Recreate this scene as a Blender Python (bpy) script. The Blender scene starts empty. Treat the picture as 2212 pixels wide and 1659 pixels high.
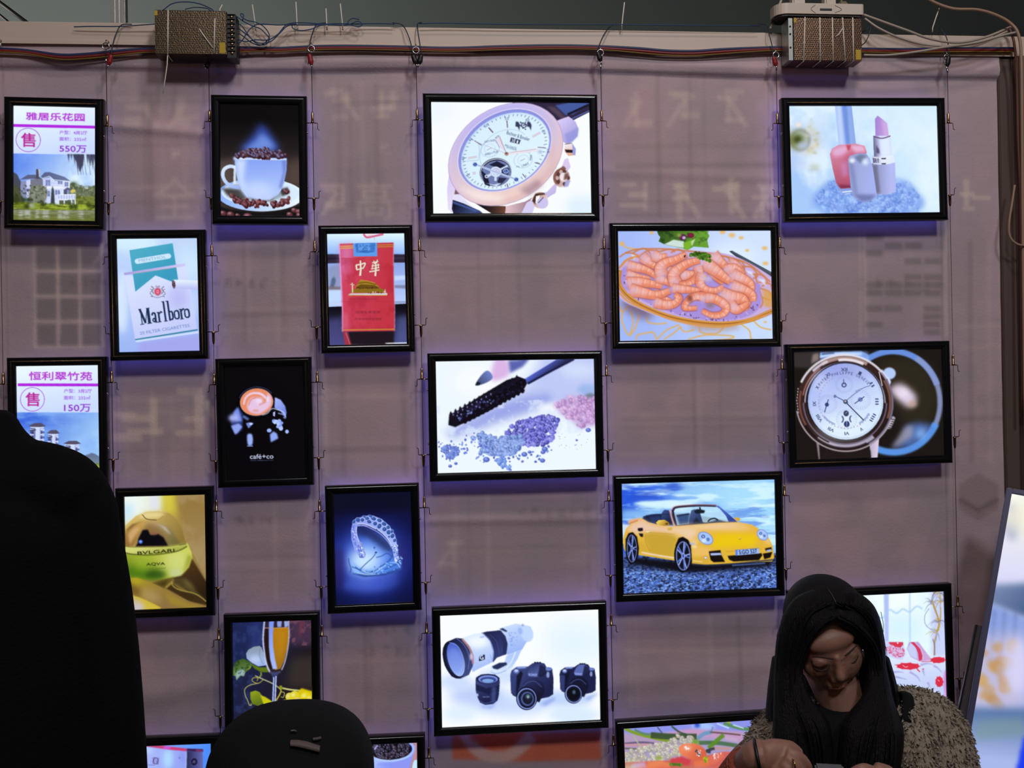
import bpy, bmesh, math, random
import numpy as np
from mathutils import Vector, Matrix, noise as mnoise

S = bpy.context.scene
COL = S.collection
# ------------------------------------------------------------------ camera, world, lamps, exposure
W_PX, H_PX, F_PX = 2212, 1659, 2170.0
YAW, PITCH, ROLL, DIST, EYE = math.radians(-5.4408), math.radians(.1456), math.radians(1.0693), 2.5916, 1.6
cy_, sy_, cp_, sp_, cr_, sr_ = math.cos(YAW), math.sin(YAW), math.cos(PITCH), math.sin(PITCH), math.cos(ROLL), math.sin(ROLL)
RW = Matrix(((cy_, -sy_, 0), (sy_, cy_, 0), (0, 0, 1)))@Matrix(((1, 0, 0), (0, cp_, -sp_), (0, sp_, cp_)))@Matrix(((cr_, 0, sr_), (0, 1, 0), (-sr_, 0, cr_)))
EYE_P = Vector((0, -DIST, EYE))
cam_d = bpy.data.cameras.new('camera'); cam = bpy.data.objects.new('camera', cam_d); COL.objects.link(cam); S.camera = cam
rx_, ry_, rz_ = RW.col[0], RW.col[1], RW.col[2]
cam.matrix_world = Matrix(((rx_[0], rz_[0], -ry_[0], 0), (rx_[1], rz_[1], -ry_[1], -DIST), (rx_[2], rz_[2], -ry_[2], EYE), (0, 0, 0, 1)))
cam_d.sensor_width = 36; cam_d.lens = 36*F_PX/W_PX; cam_d.clip_start = .05; cam_d.clip_end = 60
def at(px, py, y):
    """the point on the vertical plane at depth y that the photograph shows at pixel px, py"""
    d = RW@Vector(((px-W_PX/2)/F_PX, 1, (H_PX/2-py)/F_PX)); return EYE_P+d*((y+DIST)/d.y)
def to_px(P):
    q = RW.transposed()@(Vector(P)-EYE_P); return (W_PX/2+F_PX*q.x/q.y, H_PX/2-F_PX*q.z/q.y)

wd = bpy.data.worlds.new('world'); S.world = wd; wd.use_nodes = True
wd.node_tree.nodes['Background'].inputs[0].default_value = (.62, .58, .66, 1); wd.node_tree.nodes['Background'].inputs[1].default_value = .045
def lamp(name, loc, target, size, power, col, spread=180, shape='DISK'):
    l = bpy.data.lights.new(name, 'AREA'); l.shape = shape; l.size = size; l.energy = power; l.color = col; l.spread = math.radians(spread)
    o = bpy.data.objects.new(name, l); COL.objects.link(o); o.location = loc; o.rotation_euler = (Vector(target)-Vector(loc)).to_track_quat('-Z', 'Y').to_euler(); return o
# hall spots hung high in front of the stand, warm white
lamp('hall_spot', (1.5, -4.3, 4.7), (.95, 0, 1.6), .7, 58, (.90, .94, 1))
lamp('hall_spot', (-.4, -4.4, 4.7), (.1, 0, 1.6), .7, 36, (1, .93, .92))
lamp('hall_spot', (.7, -1.9, 4.4), (.6, 0, 2.35), .35, 18, (1, .82, .72))
lamp('hall_flood', (-4.5, 3.0, 3.2), (-3.6, 8, 4.0), 1.0, 330, (1, 1, .93))
# small unseen warm spots, added for orange glints on frames and clips
lamp('glint_spot', (-2.5, -5.0, 2.2), (0, 0, 1.7), .13, 4.5, (1, .55, .25))
lamp('glint_spot', (3.0, -5.0, 2.4), (.5, 0, 1.7), .13, 4.5, (1, .6, .28))
S.view_settings.view_transform = 'Standard'; S.view_settings.look = 'None'; S.view_settings.exposure = 0; S.view_settings.gamma = 1; S.view_settings.use_curve_mapping = False
S.cycles.max_bounces = 6; S.cycles.use_denoising = True

# ------------------------------------------------------------------ helpers
def lin(c):
    c = c.lstrip('#'); v = [int(c[i:i+2], 16)/255 for i in (0, 2, 4)]
    return tuple(x/12.92 if x <= .04045 else ((x+.055)/1.055)**2.4 for x in v)+(1,)
MATS = {}
def mat(name, col, rough=.6, metal=0, spec=.5, var=0, vscale=40, bump=0, bscale=80, stretch=(1, 1, 1), coat=0):
    """principled material with a little procedural colour variation and bump"""
    if name in MATS: return MATS[name]
    m = bpy.data.materials.new(name); m.use_nodes = True; nt = m.node_tree; b = nt.nodes['Principled BSDF']
    c = lin(col) if isinstance(col, str) else tuple(col)+(1,)
    b.inputs['Base Color'].default_value = c; b.inputs['Roughness'].default_value = rough; b.inputs['Metallic'].default_value = metal; b.inputs['Specular IOR Level'].default_value = spec; b.inputs['Coat Weight'].default_value = coat
    tc = nt.nodes.new('ShaderNodeTexCoord'); mp = nt.nodes.new('ShaderNodeMapping'); mp.inputs['Scale'].default_value = stretch; nt.links.new(tc.outputs['Object'], mp.inputs[0])
    n = nt.nodes.new('ShaderNodeTexNoise'); n.inputs['Scale'].default_value = vscale; n.inputs['Detail'].default_value = 5; nt.links.new(mp.outputs[0], n.inputs['Vector'])
    mx = nt.nodes.new('ShaderNodeMix'); mx.data_type = 'RGBA'; v = max(var, .04)
    mx.inputs['A'].default_value = tuple(x*(1-v) for x in c[:3])+(1,); mx.inputs['B'].default_value = tuple(min(1, x*(1+v)) for x in c[:3])+(1,)
    nt.links.new(n.outputs[0], mx.inputs['Factor']); nt.links.new(mx.outputs['Result'], b.inputs['Base Color'])
    if bump:
        n2 = nt.nodes.new('ShaderNodeTexNoise'); n2.inputs['Scale'].default_value = bscale; n2.inputs['Detail'].default_value = 6; nt.links.new(mp.outputs[0], n2.inputs['Vector'])
        bp = nt.nodes.new('ShaderNodeBump'); bp.inputs['Strength'].default_value = bump; bp.inputs['Distance'].default_value = .01; nt.links.new(n2.outputs[0], bp.inputs['Height']); nt.links.new(bp.outputs[0], b.inputs['Normal'])
    MATS[name] = m; return m
def tag(o, label=None, cat=None, group=None, kind=None):
    for k, v in (('label', label), ('category', cat), ('group', group), ('kind', kind)):
        if v: o[k] = v
    return o
def empty(name, loc, rot=(0, 0, 0)):
    o = bpy.data.objects.new(name, None); COL.objects.link(o); o.location = loc; o.rotation_euler = rot; o.empty_display_size = .05; return o
def link(name, me, m, parent=None, smooth=False):
    o = bpy.data.objects.new(name, me); COL.objects.link(o)
    if m: me.materials.append(m)
    if parent: o.parent = parent
    if smooth: me.shade_smooth()
    return o
class MB:
    """collects shapes into one mesh"""
    def __init__(s): s.v = []; s.f = []; s.sm = []
    def add(s, vs, fs, smooth=False):
        b = len(s.v); s.v += [tuple(v) for v in vs]; s.f += [tuple(i+b for i in f) for f in fs]; s.sm += [smooth]*len(fs); return s
    def box(s, lo, hi, bev=0, M=None):
        bm = bmesh.new(); bmesh.ops.create_cube(bm, size=1)
        for v in bm.verts: v.co = Vector([lo[i]+(v.co[i]+.5)*(hi[i]-lo[i]) for i in range(3)])
        if bev: bmesh.ops.bevel(bm, geom=list(bm.edges), offset=bev, segments=2, affect='EDGES')
        if M: bm.transform(M)
        bm.verts.index_update(); s.add([v.co[:] for v in bm.verts], [[v.index for v in f.verts] for f in bm.faces]); bm.free(); return s
    def tube(s, pts, r, n=8, caps=True, flat=None, k=6, sm=True):
        """round tube along points; r number or list; flat=(a, b) makes an elliptic section of half-axes a, b with b along the side vector"""
        P = [Vector(p) for p in pts]
        if sm and len(P) > 2:
            A = np.array([p[:] for p in P]); q = np.vstack([2*A[0]-A[1], A, 2*A[-1]-A[-2]]); out = []; rr = []
            R = r if isinstance(r, (list, tuple)) else None
            for i in range(len(P)-1):
                a, b, c, d = q[i:i+4]
                for j in range(k):
                    t = j/k; out.append(.5*(2*b+(c-a)*t+(2*a-5*b+4*c-d)*t*t+(3*b-3*c+d-a)*t**3))
                    if R: rr.append((np.array(R[i])*(1-t)+np.array(R[i+1])*t))
            out.append(A[-1]); P = [Vector(p) for p in out]
            if R: r = [x for x in rr]+[np.array(R[-1])]
        up = None; rings = []
        for i, p in enumerate(P):
            t = (P[min(i+1, len(P)-1)]-P[max(i-1, 0)]).normalized()
            if up is None:
                up = Vector((0, -1, 0)) if abs(t.y) < .9 else Vector((0, 0, 1))
            side = t.cross(up).normalized(); up = side.cross(t).normalized()
            ri = r[i] if isinstance(r, (list, tuple)) else r
            ra, rb = (ri if np.ndim(ri) else (ri, ri)) if flat is None else flat
            rings.append([p+side*(math.cos(2*math.pi*j/n)*ra)+up*(math.sin(2*math.pi*j/n)*rb) for j in range(n)])
        vs = [v for g in rings for v in g]; fs = [(i*n+j, i*n+(j+1) % n, (i+1)*n+(j+1) % n, (i+1)*n+j) for i in range(len(rings)-1) for j in range(n)]
        if caps: fs += [tuple(range(n))[::-1], tuple((len(rings)-1)*n+j for j in range(n))]
        return s.add(vs, fs, True)
    def lathe(s, prof, c, axis='Z', n=16):
        """prof: (radius, height) pairs"""
        vs = []
        for r, h in prof:
            for j in range(n):
                a = 2*math.pi*j/n; x, y = r*math.cos(a), r*math.sin(a)
                vs.append({'Z': (c[0]+x, c[1]+y, c[2]+h), 'Y': (c[0]+x, c[1]+h, c[2]+y), 'X': (c[0]+h, c[1]+x, c[2]+y)}[axis])
        m = len(prof); fs = [(i*n+j, i*n+(j+1) % n, (i+1)*n+(j+1) % n, (i+1)*n+j) for i in range(m-1) for j in range(n)]
        fs += [tuple(range(n))[::-1], tuple((m-1)*n+j for j in range(n))]
        return s.add(vs, fs, True)
    def torus(s, c, R, r, nrm='Y', n=20, m=8):
        vs = []
        for i in range(n):
            a = 2*math.pi*i/n
            for j in range(m):
                b = 2*math.pi*j/m; q = R+r*math.cos(b); u, v, w = q*math.cos(a), q*math.sin(a), r*math.sin(b)
                vs.append({'Y': (c[0]+u, c[1]+w, c[2]+v), 'X': (c[0]+w, c[1]+u, c[2]+v), 'Z': (c[0]+u, c[1]+v, c[2]+w)}[nrm])
        return s.add(vs, [(i*m+j, ((i+1) % n)*m+j, ((i+1) % n)*m+(j+1) % m, i*m+(j+1) % m) for i in range(n) for j in range(m)], True)
    def ball(s, c, r, nu=20, nv=12, M=None):
        r = r if isinstance(r, (tuple, list)) else (r, r, r); vs = []
        for i in range(1, nv):
            t = math.pi*i/nv
            for j in range(nu):
                a = 2*math.pi*j/nu; vs.append(Vector((r[0]*math.sin(t)*math.cos(a), r[1]*math.sin(t)*math.sin(a), r[2]*math.cos(t))))
        vs += [Vector((0, 0, r[2])), Vector((0, 0, -r[2]))]; T, B = len(vs)-2, len(vs)-1
        fs = [(i*nu+j, (i+1)*nu+j, (i+1)*nu+(j+1) % nu, i*nu+(j+1) % nu) for i in range(nv-2) for j in range(nu)]
        fs += [(T, j, (j+1) % nu) for j in range(nu)]+[(B, (nv-2)*nu+(j+1) % nu, (nv-2)*nu+j) for j in range(nu)]
        return s.add([(M@v if M else v)+Vector(c) for v in vs], fs, True)
    def mesh(s, name):
        me = bpy.data.meshes.new(name); me.from_pydata(s.v, [], s.f); me.polygons.foreach_set('use_smooth', s.sm); me.update(); return me
    def obj(s, name, m, parent=None): return link(name, s.mesh(name), m, parent)
def shift(P, dx=0, dy=0, dz=0): return Vector(P)+Vector((dx, dy, dz))
# ------------------------------------------------------------------ picture painter
def hexc(c):
    if isinstance(c, str):
        c = c.lstrip('#'); return np.array([int(c[i:i+2], 16)/255 for i in (0, 2, 4)])
    return np.array(c, float)/255
def homog(src, dst):
    A = []; b = []
    for (x, y), (u, v) in zip(src, dst):
        A.append([x, y, 1, 0, 0, 0, -u*x, -u*y]); b.append(u)
        A.append([0, 0, 0, x, y, 1, -v*x, -v*y]); b.append(v)
    return np.append(np.linalg.solve(np.array(A, float), np.array(b, float)), 1).reshape(3, 3)
def happly(H, p):
    p = np.asarray(p, float); q = np.column_stack([p, np.ones(len(p))])@H.T
    return q[:, :2]/q[:, 2:]
def spline(pts, closed=True, k=6):
    p = np.asarray(pts, float); n = len(p)
    if n < 3: return p
    if closed: q = np.vstack([p[-1], p, p[0], p[1]]); m = n
    else: q = np.vstack([2*p[0]-p[1], p, 2*p[-1]-p[-2]]); m = n-1
    t = np.linspace(0, 1, k, endpoint=False)[:, None]; out = []
    for i in range(m):
        a, b, c, d = q[i:i+4]
        out.append(.5*(2*b+(c-a)*t+(2*a-5*b+4*c-d)*t*t+(3*b-3*c+d-a)*t**3))
    out = np.vstack(out)
    return out if closed else np.vstack([out, p[-1]])
def gblur(a, s):
    if s <= .3: return a
    r = max(1, int(np.sqrt(4*s*s+1)/2)); ws = 2*r+1; a0 = a; mixw = 1 if s >= .8 else s/.8
    for ax in (0, 1):
        for _ in range(3):
            pad = [(0, 0)]*a.ndim; pad[ax] = (r+1, r)
            c = np.cumsum(np.pad(a, pad, mode='edge'), axis=ax)
            n = a.shape[ax]
            a = (np.take(c, range(ws, ws+n), axis=ax)-np.take(c, range(0, n), axis=ax))/ws
    return a if mixw == 1 else a0*(1-mixw)+a*mixw
def vnoise(h, w, cell, seed, octaves=4):
    r = np.random.RandomState(seed); out = np.zeros((h, w)); amp = 1; tot = 0
    for o in range(octaves):
        cy, cx = (cell if isinstance(cell, tuple) else (cell, cell)); cy = max(1.5, cy/2**o); cx = max(1.5, cx/2**o)
        gh, gw = int(h/cy)+3, int(w/cx)+3; g = r.rand(gh, gw)
        y = np.arange(h)/cy; x = np.arange(w)/cx; y0 = y.astype(int); x0 = x.astype(int)
        fy = (y-y0)[:, None]; fx = (x-x0)[None]; fy = fy*fy*(3-2*fy); fx = fx*fx*(3-2*fx)
        out += amp*((g[y0][:, x0]*(1-fx)+g[y0][:, x0+1]*fx)*(1-fy)+(g[y0+1][:, x0]*(1-fx)+g[y0+1][:, x0+1]*fx)*fy)
        tot += amp; amp *= .55
    return out/tot
_tx = {}
def text_tris(s):
    """Triangles of a string in the built-in font, height about 1, with its bounds."""
    if s not in _tx:
        cu = bpy.data.curves.new('t', 'FONT'); cu.body = s; cu.resolution_u = 3
        o = bpy.data.objects.new('t', cu); bpy.context.scene.collection.objects.link(o)
        dg = bpy.context.evaluated_depsgraph_get(); ev = o.evaluated_get(dg); me = ev.to_mesh()
        me.calc_loop_triangles()
        co = np.empty(len(me.vertices)*3); me.vertices.foreach_get('co', co)
        tr = np.empty(len(me.loop_triangles)*3, int); me.loop_triangles.foreach_get('vertices', tr)
        co = co.reshape(-1, 3)[:, :2].copy(); _tx[s] = (co, tr.reshape(-1, 3).copy())
        ev.to_mesh_clear(); bpy.data.objects.remove(o); bpy.data.curves.remove(cu)
    return _tx[s]

class Art:
    SS = 2
    def __init__(s, corners, w, h, crop):
        """corners: TL TR BR BL of the picture in crop pixels; w, h: mesh grid cells; crop only scales line widths."""
        s.w, s.h = w, h; s.W, s.H = w*s.SS, h*s.SS
        s.M = homog(corners, [(0, 0), (s.W, 0), (s.W, s.H), (0, s.H)])
        c = np.array(corners, float); s.k = s.W/((np.linalg.norm(c[1]-c[0])+np.linalg.norm(c[2]-c[3]))/2)
        s.im = np.zeros((s.H, s.W, 3)); s.seed = 7
    def tr(s, pts): return happly(s.M, pts)
    def _col(s, c, y0, y1, x0, x1):
        if isinstance(c, tuple) and len(c) == 4:
            a, b = s.tr([c[2], c[3]]); d = b-a; L = max(d@d, 1e-9)
            yy, xx = np.mgrid[y0:y1, x0:x1]
            t = np.clip(((xx+.5-a[0])*d[0]+(yy+.5-a[1])*d[1])/L, 0, 1)[..., None]
            return hexc(c[0])*(1-t)+hexc(c[1])*t
        return hexc(c)
    def comp(s, m, c, a, y0, x0):
        y1, x1 = y0+m.shape[0], x0+m.shape[1]; m = (m*a)[..., None]
        s.im[y0:y1, x0:x1] = s.im[y0:y1, x0:x1]*(1-m)+s._col(c, y0, y1, x0, x1)*m
    def mask(s, q, pad=0):
        x0 = max(int(q[:, 0].min()-pad)-1, 0); x1 = min(int(q[:, 0].max()+pad)+2, s.W)
        y0 = max(int(q[:, 1].min()-pad)-1, 0); y1 = min(int(q[:, 1].max()+pad)+2, s.H)
        if x1 <= x0 or y1 <= y0: return None
        m = np.zeros((y1-y0, x1-x0)); xs = np.arange(x0, x1)+.5
        a = q; b = np.roll(q, -1, 0)
        for j, sub in enumerate((.25, .75)):
            ys = np.arange(y0, y1)+sub
            par = np.zeros(m.shape, np.int16)
            for (ax, ay), (bx, by) in zip(a, b):
                if ay == by: continue
                lo, hi = (ay, by) if ay < by else (by, ay)
                i0 = int(np.searchsorted(ys, lo)); i1 = int(np.searchsorted(ys, hi))
                if i1 <= i0: continue
                xi = ax+(ys[i0:i1]-ay)*(bx-ax)/(by-ay)
                ci = np.clip(np.ceil(xi-x0-.5), 0, x1-x0).astype(int)
                for r_, c_ in zip(range(i0, i1), ci):
                    if c_ < x1-x0: par[r_, c_] ^= 1
            m += (np.cumsum(par, 1) & 1)*.5
        return m, y0, x0
    def bg(s, c): s.im[:] = s._col(c, 0, s.H, 0, s.W)
    def P(s, pts, c, a=1, b=0, sm=0):
        if sm: pts = spline(pts, True)
        pad = b*s.k*3; r = s.mask(s.tr(pts), pad)
        if r is None: return
        m, y0, x0 = r
        if b: m = gblur(m, b*s.k)
        s.comp(m, c, a, y0, x0)
    def ell(s, cx, cy, rx, ry, rot=0, n=40, t0=0, t1=360):
        t = np.radians(np.linspace(t0, t1, n, endpoint=t1-t0 < 360)); r = math.radians(rot)
        x = rx*np.cos(t); y = ry*np.sin(t)
        return np.column_stack([cx+x*math.cos(r)-y*math.sin(r), cy+x*math.sin(r)+y*math.cos(r)])
    def E(s, cx, cy, rx, ry, c, rot=0, a=1, b=0): s.P(s.ell(cx, cy, rx, ry, rot), c, a, b)
    def ring(s, cx, cy, rx, ry, w, c, rot=0, a=1, b=0, t0=0, t1=360):
        s.L(s.ell(cx, cy, rx, ry, rot, 48, t0, t1+(0 if t1-t0 < 360 else 8)), w, c, a, b, 0)
    def L(s, pts, w, c, a=1, b=0, sm=1):
        p = np.asarray(pts, float)
        if sm and len(p) > 2: p = spline(p, False)
        ws = np.linspace(w[0], w[1], len(p)) if isinstance(w, tuple) else np.full(len(p), float(w))
        d = np.gradient(p, axis=0); n = np.column_stack([-d[:, 1], d[:, 0]])/np.maximum(np.hypot(d[:, 0], d[:, 1]), 1e-9)[:, None]
        s.Q(p, n*ws[:, None]/2, c, a, b)
    def Q(s, p, n, c, a, b):
        q = s.tr(np.vstack([p+n, (p-n)[::-1]])); q1, q2 = q[:len(p)], q[len(p):][::-1]
        pad = b*s.k*3; X = q[:, 0]; Y = q[:, 1]
        x0 = max(int(X.min()-pad)-1, 0); x1 = min(int(X.max()+pad)+2, s.W); y0 = max(int(Y.min()-pad)-1, 0); y1 = min(int(Y.max()+pad)+2, s.H)
        if x1 <= x0 or y1 <= y0: return
        m = np.zeros((y1-y0, x1-x0))
        for i in range(len(p)-1):
            r = s.mask(np.array([q1[i], q1[i+1], q2[i+1], q2[i]]))
            if r is None: continue
            mm, a0, b0 = r; a0 -= y0; b0 -= x0
            t0, l0 = max(-a0, 0), max(-b0, 0); t1 = min(mm.shape[0], m.shape[0]-a0); l1 = min(mm.shape[1], m.shape[1]-b0)
            if t1 <= t0 or l1 <= l0: continue
            sub = m[a0+t0:a0+t1, b0+l0:b0+l1]; np.minimum(sub+mm[t0:t1, l0:l1], 1, out=sub)
        if b: m = gblur(m, b*s.k)
        s.comp(m, c, a, y0, x0)
    def G(s, cx, cy, rx, ry, c, a=1, rot=0):
        """soft round blob"""
        s.P(s.ell(cx, cy, rx, ry, rot), c, a, min(rx, ry)*.45)
    def T(s, txt, x, y, w, h, c, rot=0, a=1, b=0, bold=0, shear=0):
        """txt fitted to the box whose lower left corner is x, y (crop px), w wide, h high, turned by rot degrees (up = positive)."""
        co, tri = text_tris(txt)
        lo = co.min(0); hi = co.max(0); p = (co-lo)/(hi-lo)
        px = p[:, 0]*w+shear*p[:, 1]*h; py = -p[:, 1]*h; r = math.radians(-rot)
        q = s.tr(np.column_stack([x+px*math.cos(r)-py*math.sin(r), y+px*math.sin(r)+py*math.cos(r)]))
        pad = b*s.k*3+bold*s.k+2
        x0 = max(int(q[:, 0].min()-pad), 0); x1 = min(int(q[:, 0].max()+pad)+2, s.W); y0 = max(int(q[:, 1].min()-pad), 0); y1 = min(int(q[:, 1].max()+pad)+2, s.H)
        if x1 <= x0 or y1 <= y0: return
        K = 3; m = np.zeros(((y1-y0)*K, (x1-x0)*K)); q = (q-[x0, y0])*K
        for t in tri:
            A, B, C = q[t]; ax, ay = np.floor(np.minimum(np.minimum(A, B), C)).astype(int); bx, by = np.ceil(np.maximum(np.maximum(A, B), C)).astype(int)+1
            ax, ay = max(ax, 0), max(ay, 0); bx, by = min(bx, m.shape[1]), min(by, m.shape[0])
            if bx <= ax or by <= ay: continue
            yy, xx = np.mgrid[ay:by, ax:bx]; xx = xx+.5; yy = yy+.5
            e = lambda U, V: (V[0]-U[0])*(yy-U[1])-(V[1]-U[1])*(xx-U[0])
            d1, d2, d3 = e(A, B), e(B, C), e(C, A)
            m[ay:by, ax:bx] = np.maximum(m[ay:by, ax:bx], ((d1 >= 0) & (d2 >= 0) & (d3 >= 0)) | ((d1 <= 0) & (d2 <= 0) & (d3 <= 0)))
        if bold: m = np.clip(gblur(m, bold*s.k*K*.6)*(2.2 if bold < 3 else 3), 0, 1)
        m = m.reshape(y1-y0, K, x1-x0, K).mean((1, 3))
        if b: m = gblur(m, b*s.k)
        s.comp(np.clip(m, 0, 1), c, a, y0, x0)
    def dots(s, poly, n, r0, r1, cols, asp=1, a=1, b=0, lit=None, rot=None, fall=0):
        """n little blobs scattered in a polygon"""
        R = random.Random(s.seed); s.seed += 1
        P = np.array(poly, float); lo, hi = P.min(0), P.max(0); k = 0; out = []
        while len(out) < n and k < n*30:
            k += 1; x, y = R.uniform(lo[0], hi[0]), R.uniform(lo[1], hi[1]); ins = False
            for (ax, ay), (bx, by) in zip(P, np.roll(P, -1, 0)):
                if (ay > y) != (by > y) and x < ax+(y-ay)*(bx-ax)/(by-ay): ins = not ins
            if ins: out.append((x, y))
        out.sort(key=lambda p: p[1])
        for x, y in out:
            r = R.uniform(r0, r1); g = R.uniform(0, 180) if rot is None else R.gauss(rot, 12)
            c = R.choice(cols); s.E(x, y, r, r*asp, c, g, a, b)
            if lit: s.E(x-r*.25, y-r*.35, r*.45, r*.3, lit, g, a*.8, r*.15)
    def N(s, poly, cell, c, lo=.45, hi=.65, a=1, b=0, sm=0, octv=4):
        """noise of colour c inside a polygon; cell is in crop px"""
        q = spline(poly) if sm else poly; r = s.mask(s.tr(q), b*s.k*3)
        if r is None: return
        m, y0, x0 = r
        if b: m = gblur(m, b*s.k)
        s.seed += 1; ce = tuple(v*s.k for v in cell) if isinstance(cell, tuple) else cell*s.k
        n = np.clip((vnoise(m.shape[0], m.shape[1], ce, s.seed, octv)-lo)/(hi-lo), 0, 1)
        s.comp(m*n, c, a, y0, x0)
    def grid(s):
        im = gblur(s.im, .4).reshape(s.h, s.SS, s.w, s.SS, 3).mean((1, 3)); im = np.clip(im, 0, 1)
        return np.where(im <= .04045, im/12.92, ((im+.055)/1.055)**2.4)
# ------------------------------------------------------------------ the pictures on the light boxes
def estate_head(A, title, tx, band, circ, lines, price, x0, x1, ybot):
    A.P([(0, 0), (1400, 0), (1400, ybot), (0, ybot)], ('#eaf8ff', '#cbdcff', (500, 210), (620, ybot)))
    A.T(title, *tx, '#b43cd2', bold=3)
    A.P([(x0, band), (x1, band-2), (x1, band+30), (x0, band+32)], '#b028e0')
    cx, cy, r = circ; A.ring(cx, cy, r, r, 6, '#9a3cd8')
    A.T('售', cx-74, cy+76, 152, 152, '#b82898', bold=3)
    for t, x, y, w, h in lines: A.T(t, x, y, w, h, '#9c56dc', bold=1, a=.85)
    A.T(price[0], *price[1:], '#8a30c8', bold=2)
def art_villa(A):
    A.bg('#dce8ff')
    estate_head(A, '雅居乐花园', (285, 368, 625, 84), 417, (308, 589, 129),
                [('户型：4房2厅', 640, 518, 296, 42), ('面积：232㎡', 640, 590, 285, 42)], ('550万', 640, 716, 285, 78), 130, 1050, 740)
    A.P([(100, 740), (1060, 740), (1060, 1300), (100, 1300)], ('#5a86ee', '#dcf2ff', (250, 740), (780, 1120)))
    A.G(900, 980, 150, 110, '#e8faff', .8); A.N([(100, 740), (1060, 740), (1060, 1100), (100, 1100)], 160, '#8fb4ff', .45, .8, .5)
    for x, y, h, w in ((735, 740, 90, 14), (765, 740, 70, 12), (800, 740, 130, 16), (830, 740, 200, 22), (860, 740, 200, 30), (885, 740, 150, 16), (935, 740, 150, 12), (965, 740, 130, 30), (990, 740, 170, 22), (1010, 740, 110, 14)):
        A.P([(x-w, y-5), (x+w, y-5), (x+w*.3, y+h*.6), (x+4, y+h)], '#3a3a58', .85, 3)
    for x in (815, 845, 868, 900, 945, 995): A.L([(x, 760), (x+12, 880), (x+22, 960)], 4, '#3c4464', .8)
    A.P([(780, 740), (900, 740), (890, 850), (850, 930), (830, 840)], '#40405a', .9, 4)
    # far trees
    A.P([(100, 960), (180, 960), (210, 1010), (240, 1080), (250, 1290), (100, 1290)], '#474a58', 1, 5, 1)
    A.P([(740, 1150), (750, 1060), (790, 1045), (830, 1090), (890, 1100), (930, 1120), (980, 1080), (1030, 1090), (1030, 1300), (740, 1300)], '#6f7a62', 1, 5, 1)
    A.G(790, 1080, 45, 40, '#3f5038', .9)
    A.N([(740, 1060), (1030, 1080), (1030, 1300), (740, 1300)], 30, '#4a5534', .4, .7, .8); A.N([(740, 1060), (1030, 1080), (1030, 1300), (740, 1300)], 22, '#a8ae8a', .5, .7, .6)
    A.P([(800, 1200), (1030, 1190), (1030, 1310), (800, 1310)], '#7c8430', .8, 6); A.N([(800, 1180), (1030, 1180), (1030, 1300), (800, 1300)], 25, '#4c5a20', .45, .65, .8)
    # house
    A.P([(230, 1040), (330, 1030), (330, 1225), (215, 1210)], '#8a90b8'); A.P([(285, 1035), (330, 1020), (335, 1215), (290, 1220)], '#ccd6fb')
    A.P([(220, 1025), (300, 970), (390, 968), (470, 1020), (340, 1012)], '#5c6282'); A.P([(290, 1120), (330, 1120), (330, 1150), (290, 1150)], '#6a6e96')
    A.P([(330, 1020), (470, 1010), (470, 1260), (330, 1260)], '#77788a')
    A.P([(390, 908), (415, 905), (420, 1010), (390, 1010)], '#4a4a60'); A.P([(412, 905), (436, 908), (436, 990), (420, 990)], '#b4bcd8')
    A.P([(460, 1000), (745, 1030), (745, 1190), (700, 1270), (465, 1270)], ('#c2cefa', '#dfe9ff', (470, 1000), (740, 1100)))
    A.P([(440, 985), (480, 940), (530, 935), (690, 985), (752, 1028), (590, 1030), (545, 985), (470, 1010)], ('#5a628a', '#6c78a2', (480, 940), (700, 1030)), sm=0)
    A.L([(455, 1008), (530, 980), (570, 1018), (750, 1034)], 7, '#e8efff', sm=0)
    for p in ([(490, 1020), (540, 1020), (540, 1085), (490, 1085)], [(620, 1030), (668, 1030), (668, 1065), (620, 1065)], [(690, 1040), (730, 1040), (730, 1090), (690, 1090)], [(590, 1130), (640, 1130), (640, 1180), (590, 1180)], [(700, 1120), (745, 1120), (745, 1175), (700, 1175)], [(480, 1140), (535, 1140), (535, 1200), (480, 1200)]):
        A.P(p, '#7c88b8'); A.L([((p[0][0]+p[1][0])/2, p[0][1]), ((p[0][0]+p[1][0])/2, p[2][1])], 4, '#d8e2ff')
    for y in (1052, 1100, 1160, 1215): A.L([(470, y), (600, y+4)], 4, '#b2bde8', .8)
    A.P([(480, 1095), (650, 1090), (700, 1110), (490, 1118)], '#eef3ff')
    A.P([(675, 1130), (720, 1098), (765, 1118), (740, 1128)], '#5a5f86'); A.P([(680, 1125), (715, 1125), (715, 1178), (680, 1178)], '#565a72')
    A.P([(620, 1180), (805, 1172), (805, 1228), (620, 1232)], '#d2ddff'); A.L([(615, 1182), (806, 1174)], 9, '#f2f6ff'); A.L([(615, 1230), (806, 1226)], 10, '#f2f6ff')
    for i in range(7): A.L([(628+i*28, 1182), (628+i*28, 1228)], 5, '#8f9cd0')
    for x in (622, 684, 762, 800): A.L([(x, 1230), (x+2, 1300)], 11, '#dbe4ff')
    A.P([(632, 1240), (680, 1240), (680, 1290), (632, 1290)], '#59634a'); A.P([(692, 1240), (755, 1240), (755, 1285), (692, 1285)], '#4f5a44')
    A.E(778, 1138, 30, 18, '#d8c870', -18, b=2)
    # planting
    A.P([(100, 1110), (160, 1090), (215, 1130), (235, 1270), (100, 1300)], '#4c5138', 1, 4, 1)
    A.P([(330, 1120), (390, 1080), (470, 1090), (510, 1150), (470, 1262), (330, 1262)], '#7c8472', .95, 5, 1)
    A.N([(100, 1080), (500, 1080), (500, 1290), (100, 1290)], 22, '#2e3420', .5, .72, .8); A.N([(320, 1080), (500, 1080), (500, 1240), (320, 1240)], 26, '#a6aa9a', .5, .75, .7)
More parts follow.
